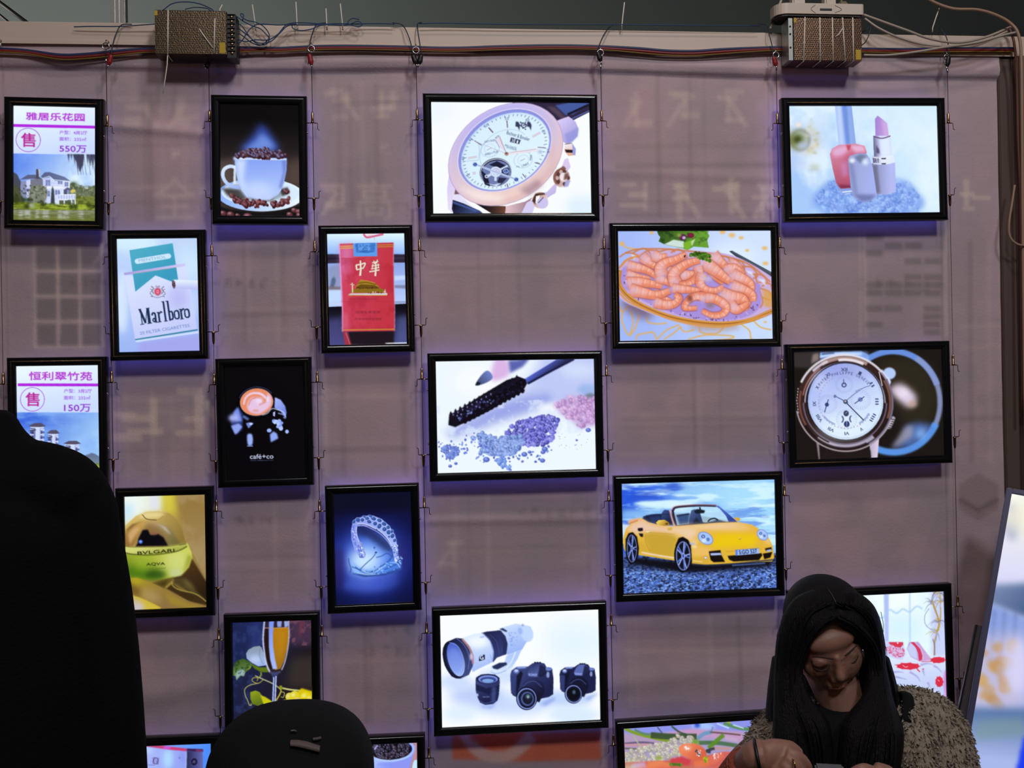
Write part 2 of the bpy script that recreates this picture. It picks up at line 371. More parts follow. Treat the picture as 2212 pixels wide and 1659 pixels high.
    A.P([(540, 1290), (552, 1130), (562, 1085), (578, 1130), (586, 1285)], '#323a44', .95, 3)
    A.P([(100, 1290), (250, 1262), (540, 1285), (760, 1285), (1030, 1275), (1030, 1355), (100, 1365)], ('#6f8024', '#9cb038', (200, 1350), (640, 1290)))
    A.N([(100, 1262), (1030, 1265), (1030, 1350), (100, 1350)], (14, 60), '#4c5a14', .45, .68, .9); A.N([(100, 1270), (1030, 1275), (1030, 1350), (100, 1350)], (10, 45), '#c0d050', .55, .75, .7)
    for x, y, r in ((265, 1240, 22), (312, 1245, 24), (292, 1312, 26), (462, 1285, 28), (760, 1308, 26), (805, 1308, 20), (950, 1292, 26), (1000, 1300, 20), (180, 1240, 34)): A.G(x, y, r*1.2, r, '#2f3c18', .95)
    A.G(345, 1300, 28, 30, '#b0b8b8', .8); A.P([(100, 1335), (500, 1352), (1040, 1335), (1040, 1362), (100, 1366)], '#5c5a50', .8, 3)
    A.P([(100, 1352), (1040, 1346), (1040, 1500), (100, 1500)], ('#8a9078', '#6c7428', (500, 1350), (500, 1460)))
    for x, w in ((300, 60), (400, 30), (490, 60), (640, 40), (700, 60), (860, 50), (230, 40)): A.P([(x-w/2, 1352), (x+w/2, 1352), (x+w/2+4, 1440), (x-w/2-4, 1440)], '#d2d8e4', .55, 9)
    A.N([(100, 1352), (1040, 1350), (1040, 1470), (100, 1470)], (10, 70), '#5c6434', .45, .7, .7)
def tower(A, x, y, w, h, roofs=1):
    A.P([(x-w*.36, y+h*.1), (x+w*.36, y+h*.12), (x+w*.42, y+h), (x-w*.42, y+h)], ('#56609a', '#a4b2ea', (x-w*.4, y), (x+w*.3, y)))
    A.P([(x-w*.1, y+h*.16), (x+w*.16, y+h*.16), (x+w*.16, y+h), (x-w*.1, y+h)], '#cfdcff')
    for sx in (-1, 1):
        for i in range(int(h/28)):
            yy = y+h*.2+i*28; A.P([(x+sx*w*.2, yy), (x+sx*w*.43, yy+3), (x+sx*w*.43, yy+15), (x+sx*w*.2, yy+14)], '#333a6c' if i % 2 else '#e2eaff', .9)
            A.P([(x+sx*w*.22, yy+14), (x+sx*w*.3, yy+14), (x+sx*w*.3, yy+24), (x+sx*w*.22, yy+24)], '#20264e', .9)
    A.P([(x-w*.52, y+h*.1), (x-w*.2, y), (x+w*.25, y-2), (x+w*.52, y+h*.1), (x+w*.2, y+h*.13), (x-w*.2, y+h*.12)], '#544e68')
    A.P([(x-w*.4, y+h*.13), (x+w*.4, y+h*.14), (x+w*.4, y+h*.17), (x-w*.4, y+h*.16)], '#e4ecff'); A.P([(x-w*.5, y+h*.24), (x-w*.1, y+h*.2), (x-w*.05, y+h*.24), (x-w*.4, y+h*.28)], '#4c4860')
    A.P([(x-w*.05, y+h*.62), (x+w*.22, y+h*.62), (x+w*.22, y+h), (x-w*.05, y+h)], '#8a6cb0', .9)
def art_towers(A):
    A.bg('#dce8ff')
    estate_head(A, '恒利翠竹苑', (328, 378, 692, 94), 414, (366, 592, 132),
                [('户型：3房2厅', 712, 518, 305, 44), ('面积：232㎡', 712, 594, 290, 44)], ('150万', 715, 728, 290, 84), 205, 1150, 738)
    A.P([(100, 738), (1200, 736), (1200, 1600), (100, 1600)], ('#2c58d8', '#a8d2fb', (260, 740), (950, 1230)))
    A.N([(100, 738), (1200, 736), (1200, 1300), (100, 1300)], (120, 260), '#8cb8fa', .42, .75, .8); A.P([(700, 1100), (980, 1000), (960, 1030), (800, 1180), (880, 1250)], '#a8d0ff', .6, 25)
    tower(A, 420, 858, 185, 330); tower(A, 597, 935, 135, 330); tower(A, 805, 1055, 190, 300)
    A.P([(890, 1262), (950, 1215), (985, 1205), (1020, 1188), (1060, 1200), (1120, 1240), (1150, 1500), (900, 1400)], ('#5d6c8c', '#7a8ea4', (1000, 1190), (1020, 1330)), 1, 3)
    A.P([(960, 1340), (1010, 1310), (1130, 1320), (1150, 1420), (1000, 1420)], '#5c7a2c', 1, 6, 1); A.N([(960, 1310), (1130, 1310), (1130, 1420), (960, 1420)], 24, '#b0c850', .5, .7, .9)
    A.P([(1040, 1420), (1130, 1380), (1160, 1560), (1080, 1500)], '#b8cdf4', 1, 4)
def beans(A, poly, n, r0, r1, cols=('#4a2024', '#5c2c2c', '#3a181c', '#6e3838'), lit='#b88a9a'): A.dots(poly, n, r0, r1, cols, .68, lit=lit)
def art_cup(A):
    A.bg(('#050304', '#3a302e', (600, 330), (600, 1000)))
    A.P([(100, 100), (1200, 100), (1200, 380), (900, 350), (600, 330), (100, 390)], '#060404', 1, 14)
    A.P([(900, 800), (1100, 760), (1100, 1080), (900, 1080)], '#5b4a44', .7, 40); A.P([(150, 820), (330, 780), (330, 1100), (150, 1120)], '#6a5a54', .6, 30)
    A.P([(620, 390), (700, 440), (780, 560), (850, 680), (620, 740), (380, 690), (470, 600), (560, 500)], '#3a58c8', .75, 34)
    A.P([(640, 500), (720, 560), (800, 660), (640, 710), (430, 690), (560, 600)], '#7fa2f4', .75, 28)
    # saucer
    A.E(620, 1190, 480, 175, '#1c1412', 0, .8, 12)
    A.P(A.ell(620, 1180, 475, 182), ('#8fb4fb', '#e6f6ff', (200, 1100), (1000, 1250))); A.E(620, 1160, 430, 140, '#d8ecff'); A.E(560, 1150, 330, 110, '#586878', 0, .55, 18)
    A.P([(190, 1110), (400, 1130), (470, 1230), (380, 1240), (260, 1190)], '#3a3430', .9, 12); A.P([(830, 1120), (920, 1090), (940, 1160), (860, 1190)], '#30282a', .9, 8)
    # cup
    A.P([(340, 770), (915, 770), (910, 900), (880, 1040), (840, 1140), (770, 1215), (690, 1245), (560, 1240), (470, 1210), (410, 1130), (370, 1030), (345, 900)], ('#86a4f6', '#bcd0ff', (600, 790), (640, 1240)), sm=0)
    A.P([(345, 785), (470, 785), (430, 1000), (470, 1180), (380, 1050)], '#dceaff', .8, 25); A.P([(860, 790), (912, 790), (900, 940), (850, 1110), (820, 1100), (870, 930)], '#6f7ecc', .8, 12)
    A.G(590, 1130, 170, 90, '#c8dcff', .8); A.P([(350, 780), (912, 778), (912, 792), (350, 794)], '#e8f4ff', .95, 3); A.P([(460, 1200), (600, 1235), (720, 1235), (800, 1180), (740, 1250), (560, 1248)], '#6a5a5a', .7, 6)
    # handle
    A.L([(345, 880), (285, 872), (225, 905), (208, 970), (240, 1045), (310, 1090), (390, 1100)], 38, ('#d8eaff', '#9cb4f4', (210, 900), (380, 1100)))
    A.P([(330, 870), (350, 870), (352, 1060), (320, 1060)], '#e4f2ff', .9, 4)
    beans(A, [(360, 745), (480, 690), (640, 672), (760, 690), (880, 705), (925, 745), (905, 770), (360, 772)], 95, 20, 34, ('#45222a', '#58302f', '#341618', '#3c2030'), '#8c9ce0')
    A.G(340, 785, 16, 20, '#b8c4f0', .9)
    beans(A, [(300, 1240), (380, 1225), (480, 1240), (600, 1250), (700, 1280), (690, 1310), (520, 1310), (380, 1290)], 40, 22, 36, lit='#b07888')
    beans(A, [(270, 1165), (340, 1190), (330, 1215), (290, 1205)], 8, 16, 24); beans(A, [(710, 1260), (780, 1250), (900, 1225), (930, 1180), (940, 1200), (900, 1275), (740, 1305)], 16, 24, 36); beans(A, [(880, 1110), (930, 1120), (930, 1165), (880, 1150)], 6, 18, 26)
    A.P([(100, 1290), (300, 1345), (620, 1375), (900, 1340), (1100, 1275), (1100, 1450), (100, 1450)], '#131011', 1, 6)
    for x, y, r in ((200, 1385, 38), (282, 1395, 40), (362, 1408, 28), (470, 1418, 52), (935, 1392, 36), (985, 1345, 34), (1035, 1360, 38), (1040, 1400, 34)): A.E(x, y, r, r*.75, '#5a2c30'); A.G(x-8, y-10, r*.5, r*.3, '#c8a0b0', .7)
def art_watch(A):
    A.bg('#fafdff'); A.G(1900, 1300, 200, 120, '#dff0ff', .9); A.G(300, 250, 200, 150, '#eaf6ff', .6)
    A.P([(1080, 185), (1150, 130), (2050, 130), (2050, 220), (1830, 330), (1700, 400), (1560, 310), (1350, 230)], '#2c2440')
    A.P([(1600, 180), (1750, 150), (2000, 150), (1800, 280), (1720, 290)], '#4660a8', .9, 6); A.P([(1500, 190), (1600, 200), (1720, 310), (1690, 350)], '#5b4658', .8, 8); A.L([(1740, 280), (1980, 170)], 26, '#161428', 1); A.L([(1780, 330), (2000, 230)], 10, '#6a88e0', .8)
    # lugs
    A.P([(1560, 370), (1640, 340), (1750, 300), (1830, 360), (1862, 440), (1850, 520), (1790, 580), (1740, 610), (1640, 560)], ('#d8c8f4', '#a8a2e2', (1640, 360), (1830, 540)), sm=0)
    A.P([(1700, 500), (1860, 420), (1850, 520), (1790, 580), (1730, 600)], '#8f94dc', .7, 12)
    A.P([(420, 900), (480, 1080), (440, 1220), (430, 1380), (385, 1330), (376, 1120), (400, 950)], ('#d9caf4', '#e8def8', (380, 1000), (470, 1300)))
    A.P([(475, 1085), (560, 1180), (540, 1190), (455, 1180)], '#7a5a5e'); A.P([(455, 1170), (545, 1165), (640, 1260), (900, 1390), (440, 1230)], '#e4e0fa')
    A.P([(440, 1230), (560, 1270), (740, 1350), (800, 1400), (450, 1400), (428, 1330)], ('#0e1124', '#3a4878', (460, 1260), (620, 1390))); A.P([(440, 1240), (720, 1350), (700, 1362), (440, 1270)], '#5068b0', .7, 4)
    A.P([(640, 1230), (780, 1290), (1035, 1300), (1025, 1400), (860, 1400), (760, 1340)], ('#140e14', '#6a4436', (800, 1300), (1000, 1380))); A.P([(520, 1175), (660, 1250), (880, 1385), (820, 1390), (640, 1290)], '#fdfdff')
    A.P([(1040, 1300), (1250, 1250), (1340, 1200), (1200, 1400), (1020, 1400)], ('#e0c0c8', '#a88a9a', (1060, 1330), (1260, 1330))); A.P([(1270, 1260), (1400, 1200), (1330, 1390), (1200, 1400)], '#d8d0f4')
    # pushers and crown
    A.P([(1500, 1140), (1600, 1040), (1700, 780), (1740, 760), (1770, 860), (1700, 960), (1610, 1080), (1600, 1150), (1500, 1210), (1430, 1170)], ('#dccbf0', '#bcb4e8', (1500, 1000), (1620, 1180)))
    A.P([(1705, 610), (1790, 600), (1825, 660), (1825, 730), (1745, 740), (1700, 690)], ('#f6eef8', '#e0a890', (1720, 610), (1760, 740))); A.P([(1705, 668), (1800, 672), (1790, 705), (1720, 702)], '#2a1c20'); A.P([(1790, 600), (1830, 660), (1825, 735), (1795, 720)], '#9aa0e0'); A.L([(1705, 610), (1790, 596)], 6, '#5a4044')
    A.P(A.ell(1668, 985, 98, 105), ('#8a5c54', '#f0d8d0', (1590, 940), (1720, 1050))); A.P([(1580, 990), (1610, 900), (1690, 850), (1720, 880), (1640, 960), (1650, 1060), (1600, 1050)], '#7a4c3c', .9, 5)
    for i in range(10):
        t = math.radians(i*36); A.E(1680+62*math.cos(t), 985+70*math.sin(t), 20, 24, '#c8a8ac' if i % 2 else '#5a3c38')
    A.E(1690, 975, 46, 50, '#f2e6ea', 0, 1, 5); A.P([(1700, 940), (1740, 930), (1750, 990), (1690, 1010)], '#6b4a40', .9, 6); A.P([(1710, 1020), (1770, 1010), (1740, 1080), (1690, 1090)], '#a4a6e4', .9, 4)
    A.P(A.ell(1425, 1235, 88, 92), ('#b88878', '#f0dcdc', (1350, 1190), (1480, 1280))); A.P([(1330, 1240), (1370, 1160), (1470, 1150), (1480, 1170), (1400, 1180), (1370, 1280)], '#3a2420', .9, 3); A.P([(1375, 1190), (1420, 1180), (1400, 1270), (1370, 1270)], '#ffffff'); A.E(1448, 1265, 66, 62, '#ccc4ee'); A.L([(1400, 1265), (1460, 1200)], 8, '#3c2c30')
    # case, bezel, dial
    A.E(1040, 725, 690, 520, ('#d4c6f6', '#e8c4c0', (700, 300), (1250, 1200)), -32, 1, 3); A.E(1030, 700, 650, 485, ('#c0b8f0', '#f0d2c8', (800, 300), (1100, 1200)), -32, 1, 10)
    A.P([(1500, 500), (1600, 640), (1580, 900), (1400, 1090), (1340, 1050), (1530, 850)], '#d8b4b8', .6, 30); A.P([(480, 1080), (700, 1230), (1000, 1260), (1000, 1190), (700, 1130)], '#fdf2ee', .7, 30); A.P([(1180, 1120), (1400, 1000), (1450, 1060), (1300, 1180)], '#94758c', .6, 24)
    A.ring(1040, 725, 688, 518, 7, '#b09cc8', -32, .8); A.E(1030, 680, 562, 408, '#8a92e0', -32, 1, 4); A.ring(1028, 680, 568, 412, 8, '#e8dcf6', -32)
    A.E(1034, 690, 535, 382, ('#c2dcfb', '#e2f6ff', (700, 400), (1100, 900)), -32, 1, 4); A.E(1030, 690, 505, 360, '#dcf4ff', -32, .8, 12)
    cr, sr = math.cos(math.radians(-32)), math.sin(math.radians(-32))
    def dp(t, k): x = 535*k*math.cos(math.radians(t)); y = 382*k*math.sin(math.radians(t)); return (1032+x*cr-y*sr, 690+x*sr+y*cr)
    for i in range(60):
        A.L([dp(i*6, .955), dp(i*6, .90 if i % 5 else .875)], 6, '#3c4a70', .8)
    for a, b, w in (((1055, 350), (1062, 430), 16), ((850, 430), (900, 485), 20), ((690, 575), (770, 625), 14), ((615, 770), (715, 752), 22), ((1400, 645), (1485, 650), 12), ((1340, 530), (1430, 480), 22), ((1365, 815), (1425, 832), 14), ((1225, 940), (1262, 985), 14), ((1050, 1050), (1060, 1090), 16), ((665, 940), (700, 930), 26)):
        A.L([a, b], w, '#c8b4cc', .9); A.L([a, b], w*.4, '#3a3c60' if w < 22 else '#e6dcec')
    for t, x, y, r in (('55', 1032, 345, 0), ('60', 1262, 352, -14), ('50', 812, 432, 30), ('45', 640, 590, 45), ('40', 572, 800, 80), ('35', 612, 985, 60), ('05', 1440, 470, -40), ('10', 1500, 665, -85)): A.T(t, x, y, 44, 30, '#5a6a98', r)
    # crest, name, windows
    for x in (1180, 1310): A.P([(x-25, 360), (x+5, 365), (x+22, 400), (x+15, 460), (x-4, 420), (x-30, 415)], '#2a3050', .95, 3)
    A.E(1245, 402, 34, 30, '#4a5276'); A.E(1245, 402, 22, 20, '#cfe2f6'); A.T('1815', 1228, 412, 34, 18, '#2a3050'); A.dots([(1200, 360), (1300, 370), (1290, 450), (1200, 440)], 14, 4, 8, ['#39405f'])
    A.T('Buchner & Bovalier', 1048, 500, 268, 42, '#4a5478', -17)
    A.P([(1098, 530), (1215, 560), (1195, 615), (1080, 590)], '#c0cce0'); A.P([(1100, 538), (1140, 548), (1128, 595), (1088, 585)], '#39415e'); A.P([(1152, 552), (1208, 566), (1190, 610), (1140, 598)], '#39415e'); A.T('3', 1100, 584, 24, 34, '#eef6ff', -14); A.T('1', 1160, 600, 16, 34, '#eef6ff', -14)
    A.T('BIG DATE', 1030, 632, 132, 22, '#5a6488', -16); A.T('AUTOMATIC', 1045, 655, 120, 20, '#5a6488', -16)
    A.ring(1030, 700, 300, 230, 5, '#9cb0d4', -32, .7, 0, 170, 350)
    A.L([(735, 600), (745, 690), (730, 790), (560, 805), (560, 745)], 5, '#94a8d0', .8, sm=0)
    for cx, cy in ((862, 665), (1235, 785)): A.ring(cx, cy, 105, 88, 5, '#aabede', -20, .9); A.ring(cx, cy, 62, 52, 4, '#b8cae6', -20); A.L([(cx-35, cy+14), (cx+20, cy-14)], 6, '#a898c0')
    A.T('SAT I SUN', 805, 600, 120, 22, '#4a5680', 12); A.T('WED I TUE', 805, 742, 155, 24, '#4a5680', 14); A.T('MON', 935, 560, 50, 26, '#4a5680', 40); A.T('I MAY', 1225, 870, 85, 26, '#4a5680', 24); A.T('JUL', 1155, 868, 40, 20, '#4a5680', -10); A.T('MAR', 1330, 790, 60, 24, '#4a5680', 85); A.T('JAN', 1255, 700, 60, 20, '#4a5680', -8)
    # hands
    A.P([(1040, 700), (980, 520), (925, 560), (975, 650)], '#e8dcec', .9); A.L([(970, 530), (1040, 700)], 10, '#b8a0b8'); A.L([(925, 565), (970, 650)], 6, '#8890b8')
    A.P([(1045, 712), (1400, 655), (1405, 690), (1060, 730)], '#efe2ee', .9); A.L([(1080, 705), (1380, 665)], 6, '#c4a8b8'); A.E(1428, 695, 28, 18, '#a8b4d8', 0, .8, 8); A.L([(690, 580), (1050, 718)], 4, '#b4a4c0'); A.E(1048, 718, 24, 22, '#b08a80'); A.E(1046, 714, 9, 8, '#4a3434')
    # open heart
    A.E(925, 925, 182, 158, '#20223c', -14); A.E(930, 935, 168, 140, '#6f7cae', -14); A.ring(928, 930, 176, 152, 9, '#e4f0ff', -14, .9)
    A.P([(760, 900), (800, 1060), (860, 1080), (830, 960)], '#181a30'); A.P([(850, 840), (940, 800), (1060, 860), (960, 880)], '#1c1e36'); A.P([(960, 980), (1050, 990), (980, 1060), (940, 1030)], '#2a2c48'); A.P([(1010, 870), (1080, 880), (1060, 960), (990, 930)], '#2c304e')
    A.E(925, 918, 62, 58, '#d8e6fb'); A.ring(925, 918, 40, 36, 6, '#8c98c4'); A.G(930, 915, 18, 18, '#c8a0d0', .9)
    A.L([(700, 835), (880, 905), (980, 940), (1150, 1000)], 22, '#c6d6f4'); A.L([(700, 835), (880, 905), (980, 940), (1150, 1000)], 5, '#8898c4')
    A.L([(925, 940), (920, 1020)], 26, '#d0def6'); A.L([(900, 930), (820, 975)], 28, '#cfdcf6'); A.E(822, 970, 22, 20, '#d8e4fa'); A.E(822, 970, 9, 9, '#2a3052'); A.L([(960, 900), (1060, 850)], 18, '#d4e2fa'); A.P([(800, 1040), (930, 1080), (990, 1040), (900, 1060)], '#cfdcf4')
    for x, y in ((694, 838), (1155, 1003), (1040, 910)): A.E(x, y, 30, 27, '#b8caf0'); A.E(x, y, 21, 19, '#2c4a98'); A.L([(x-8, y-14), (x+4, y+14)], 6, '#8fb0f0')
def art_cosm(A):
    A.bg(('#a8ccfb', '#d6efff', (350, 900), (1500, 400))); A.N([(0, 0), (2100, 0), (2100, 1500), (0, 1500)], 320, '#e8f8ff', .42, .7, .8); A.N([(0, 900), (1000, 900), (1000, 1500), (0, 1500)], 260, '#9cc0f8', .45, .7, .6)
    A.G(430, 600, 220, 160, '#e2ddf0', .6); A.ring(420, 580, 160, 150, 50, '#c8b86c', 0, .35, 22, -70, 80); A.ring(400, 580, 100, 110, 30, '#6a6a4c', 0, .55, 14)
    A.G(370, 580, 95, 90, '#6c7834', .95); A.G(370, 575, 40, 40, '#38421c', .9); A.G(430, 640, 60, 40, '#b4c4e4', .8); A.dots([(480, 300), (640, 400), (620, 700), (480, 760)], 16, 14, 34, ['#c8b468', '#b8ac7c', '#e2dcc0'], .6, .45, 8); A.G(380, 850, 90, 80, '#c2d4fa', .7); A.G(560, 890, 60, 40, '#b8b49c', .5); A.G(380, 410, 30, 24, '#fae8d8', .9)
    # bath salt
    A.P([(540, 1250), (600, 1150), (720, 1050), (1000, 1000), (1500, 1030), (1640, 1090), (1720, 1200), (1780, 1280), (1700, 1390), (1200, 1480), (800, 1440), (600, 1330)], '#7fa4ee', .85, 26, 1)
    A.dots([(570, 1230), (680, 1090), (820, 1030), (1480, 1040), (1630, 1100), (1740, 1250), (1700, 1400), (700, 1400)], 420, 16, 38, ['#6c92e4', '#8cb0f6', '#a8c8ff', '#7a9cec', '#5c80d8'], .8, .55, 4, lit='#c8e0ff')
    # nail polish
    A.P([(775, 190), (960, 190), (1015, 640), (825, 650)], ('#b2cafa', '#8aa8ea', (800, 400), (990, 380))); A.P([(850, 195), (910, 195), (950, 640), (905, 640)], '#5f80d8', .7, 10); A.P([(800, 200), (840, 200), (880, 640), (840, 640)], '#d2e4ff', .6, 10)
    A.P([(820, 640), (1010, 625), (1110, 650), (1135, 720), (1080, 900), (960, 1120), (850, 1130), (800, 1060), (760, 900), (728, 740), (750, 680)], ('#d88aa6', '#b0506c', (820, 680), (880, 1110)), sm=0)
    A.P([(745, 690), (900, 640), (930, 690), (880, 750), (770, 770)], '#e4b8e2', .85, 18); A.P([(950, 650), (1090, 650), (1120, 710), (1000, 720)], '#eec0e4', .85, 14); A.P([(905, 640), (960, 640), (945, 700), (925, 700)], '#c04858', .9, 5); A.P([(880, 760), (1000, 700), (960, 1000), (900, 1060)], '#c45478', .6, 20); A.P([(850, 850), (920, 820), (930, 980), (870, 1000)], '#c890c8', .6, 16)
    A.P([(820, 1080), (980, 1090), (980, 1125), (860, 1130)], '#7c2c48', .8, 8); A.P([(830, 1130), (985, 1120), (985, 1180), (880, 1195)], '#8aa0e0', .9, 4); A.L([(870, 1168), (975, 1155)], 12, '#e6f6ff'); A.L([(900, 1190), (960, 1180)], 6, '#e6f6ff')
    # lipstick
    A.P([(1190, 850), (1450, 840), (1465, 1170), (1370, 1200), (1240, 1190)], ('#8c94c0', '#b4bcf4', (1220, 1000), (1400, 1000))); A.P([(1195, 870), (1250, 860), (1290, 1180), (1240, 1190)], '#6e6c88', .85, 10)
    A.P([(1220, 350), (1250, 312), (1300, 350), (1355, 400), (1375, 540), (1300, 565), (1230, 550)], ('#a686d6', '#cfa4e0', (1230, 400), (1370, 420)), sm=0); A.P([(1290, 350), (1355, 405), (1372, 540), (1330, 550)], '#d4b0ea', .7, 10)
    A.P([(1205, 540), (1395, 540), (1418, 760), (1215, 775)], ('#6a6490', '#d8e4ff', (1210, 650), (1290, 645))); A.P([(1300, 570), (1370, 565), (1395, 750), (1310, 760)], '#e2eeff', .9, 10); A.L([(1205, 545), (1300, 568), (1395, 542)], 12, '#6a4478'); A.P([(1240, 640), (1275, 700), (1275, 740), (1240, 730)], '#453c60', .8, 5)
    A.P([(1198, 770), (1430, 755), (1448, 835), (1330, 862), (1205, 850)], ('#7a7aa0', '#e4ecff', (1200, 800), (1300, 800))); A.L([(1200, 778), (1320, 795), (1428, 762)], 10, '#eef4ff'); A.L([(1210, 850), (1330, 858), (1446, 836)], 12, '#dfe6ff'); A.P([(1295, 790), (1350, 788), (1345, 802), (1300, 802)], '#2c2a40'); A.P([(1300, 848), (1350, 846), (1345, 860), (1300, 860)], '#2c2a40')
    for x in (1215, 1235, 1260): A.L([(x, 790), (x+4, 840)], 8, '#4c4468')
    # cap
    A.P([(928, 800), (950, 760), (1040, 735), (1130, 740), (1170, 790), (1205, 900), (1255, 1220), (1180, 1270), (1080, 1275), (990, 1210), (960, 1100)], ('#9aa4d4', '#a8b4f0', (940, 900), (1200, 950)), sm=0)
    A.P([(935, 830), (980, 800), (1040, 1180), (1000, 1200)], '#7884b4', .7, 16); A.P([(1000, 780), (1060, 745), (1140, 760), (1070, 850)], '#6c7898', .9, 12); A.G(975, 815, 30, 26, '#f2fcff', .95); A.G(1120, 830, 35, 35, '#e6f4ff', .9); A.P([(990, 1190), (1250, 1200), (1180, 1270), (1080, 1275)], '#6a70a8', .8, 14)
def art_menthol(A):
    A.bg(('#c2d8fc', '#9db8f6', (650, 300), (650, 1400))); A.G(420, 250, 260, 90, '#d8f4ff', .8); A.G(980, 500, 130, 220, '#d2eeff', .7); A.G(280, 900, 60, 350, '#dcecff', .8)
    A.P([(480, 1320), (1120, 1230), (1120, 1440), (420, 1460)], '#a6a4ee', .8, 30)
    A.P([(300, 600), (390, 600), (960, 480), (1020, 750), (1085, 1190), (415, 1320)], ('#d6e0ff', '#c4ccfb', (500, 700), (700, 1300)), 1, 5)
    A.G(880, 840, 110, 130, '#b6b6f4', .8); A.G(1050, 900, 40, 140, '#c4d8fc', .8)
    A.P([(355, 322), (822, 232), (880, 640), (810, 660), (635, 595), (418, 780)], ('#4cacc8', '#3a9cc0', (500, 300), (700, 640)))
    A.P([(295, 575), (960, 452), (955, 485), (300, 600)], ('#a89ede', '#cfc8fa', (300, 590), (940, 470))); A.L([(390, 582), (860, 500)], 5, '#b4a890', .8)
    A.L([(440, 443), (775, 377)], 58, '#cfe8fb', sm=0); A.E(441, 443, 29, 29, '#cfe8fb'); A.E(775, 377, 29, 29, '#cfe8fb'); A.T('MENTHOL', 458, 452, 300, 32, '#7cb2d8', 10)
    A.P([(820, 650), (840, 637), (1120, 645), (1120, 745), (850, 735), (825, 735)], ('#e6f4ff', '#b8bcf6', (950, 640), (950, 745)), 1, 2); A.E(832, 692, 18, 46, '#5a3c48', -6); A.dots([(820, 660), (845, 660), (845, 730), (820, 730)], 12, 4, 8, ['#b09098', '#2c1c28', '#7c5c60'])
    # crest
    A.E(658, 775, 34, 40, '#d04464'); A.E(658, 775, 18, 22, '#ee90a8'); A.T('PM', 645, 783, 26, 16, '#c03050')
    for sx in (-1, 1):
        A.L([(658+sx*70, 715), (658+sx*45, 740), (658+sx*60, 770), (658+sx*42, 800)], (12, 10), '#8a7c88', .95); A.L([(658+sx*80, 745), (658+sx*60, 760), (658+sx*82, 795), (658+sx*60, 815)], 6, '#70687c'); A.L([(658+sx*75, 830), (658+sx*50, 822)], 10, '#7a6e86')
    A.ring(658, 775, 40, 46, 4, '#8c7c98'); A.L([(600, 830), (658, 840), (720, 822)], 9, '#9c90b8'); A.P([(630, 720), (640, 705), (658, 715), (676, 703), (690, 718), (658, 732)], '#a8a0c0')
    # tall condensed lettering
    c = '#1a2c50'; u = np.array([.985, -.155]); v = np.array([-.13, -.99])
    def pt(x, y): return tuple(np.array([492, 1142])+u*x+v*y)
    def st(x, y0, y1, w=19): A.L([pt(x, y0), pt(x, y1)], w, c, sm=0)
    def sf(x, y, w=44): A.L([pt(x-w/2, y), pt(x+w/2, y)], 8, c, sm=0)
    def bowl(x, w, y0, y1, wd=18):
        A.L([pt(x, y0+8), pt(x-w/2, y0+26), pt(x-w/2, y1-26), pt(x, y1-8)], wd*.8, c); A.L([pt(x, y0+8), pt(x+w/2, y0+26), pt(x+w/2, y1-26), pt(x, y1-8)], wd, c)
    st(0, 0, 172, 10); A.L([pt(-8, 172), pt(38, 12)], 24, c, sm=0); A.L([pt(38, 8), pt(72, 172)], 8, c, sm=0); st(80, 0, 172, 30); sf(0, 2); sf(80, 2, 50); sf(-6, 170, 30); sf(82, 170, 40)
    A.L([pt(118, 84), pt(124, 106), pt(142, 108), pt(152, 90), pt(152, 0)], 18, c); bowl(133, 26, 0, 62, 15); sf(160, 3, 28)
    st(190, 0, 112); sf(190, 2, 42); A.L([pt(200, 92), pt(216, 112), pt(230, 100)], 14, c); sf(182, 110, 24)
    st(258, 0, 222); sf(258, 2, 40); sf(250, 220, 26); st(304, 0, 222); sf(296, 220, 26); bowl(322, 34, 0, 112)
    bowl(384, 42, 0, 112); st(434, 0, 112); sf(434, 2, 42); A.L([pt(444, 92), pt(460, 112), pt(472, 100)], 14, c); sf(426, 110, 24); bowl(496, 42, 0, 112)
    A.T('20 FILTER CIGARETTES', 468, 1258, 545, 34, '#6c84c4', 10.5)
    A.L([(415, 1312), (1088, 1190)], 15, '#2f7e9c', sm=0); A.L([(420, 1330), (1100, 1215)], 22, '#dcecff', .8, 4, sm=0)
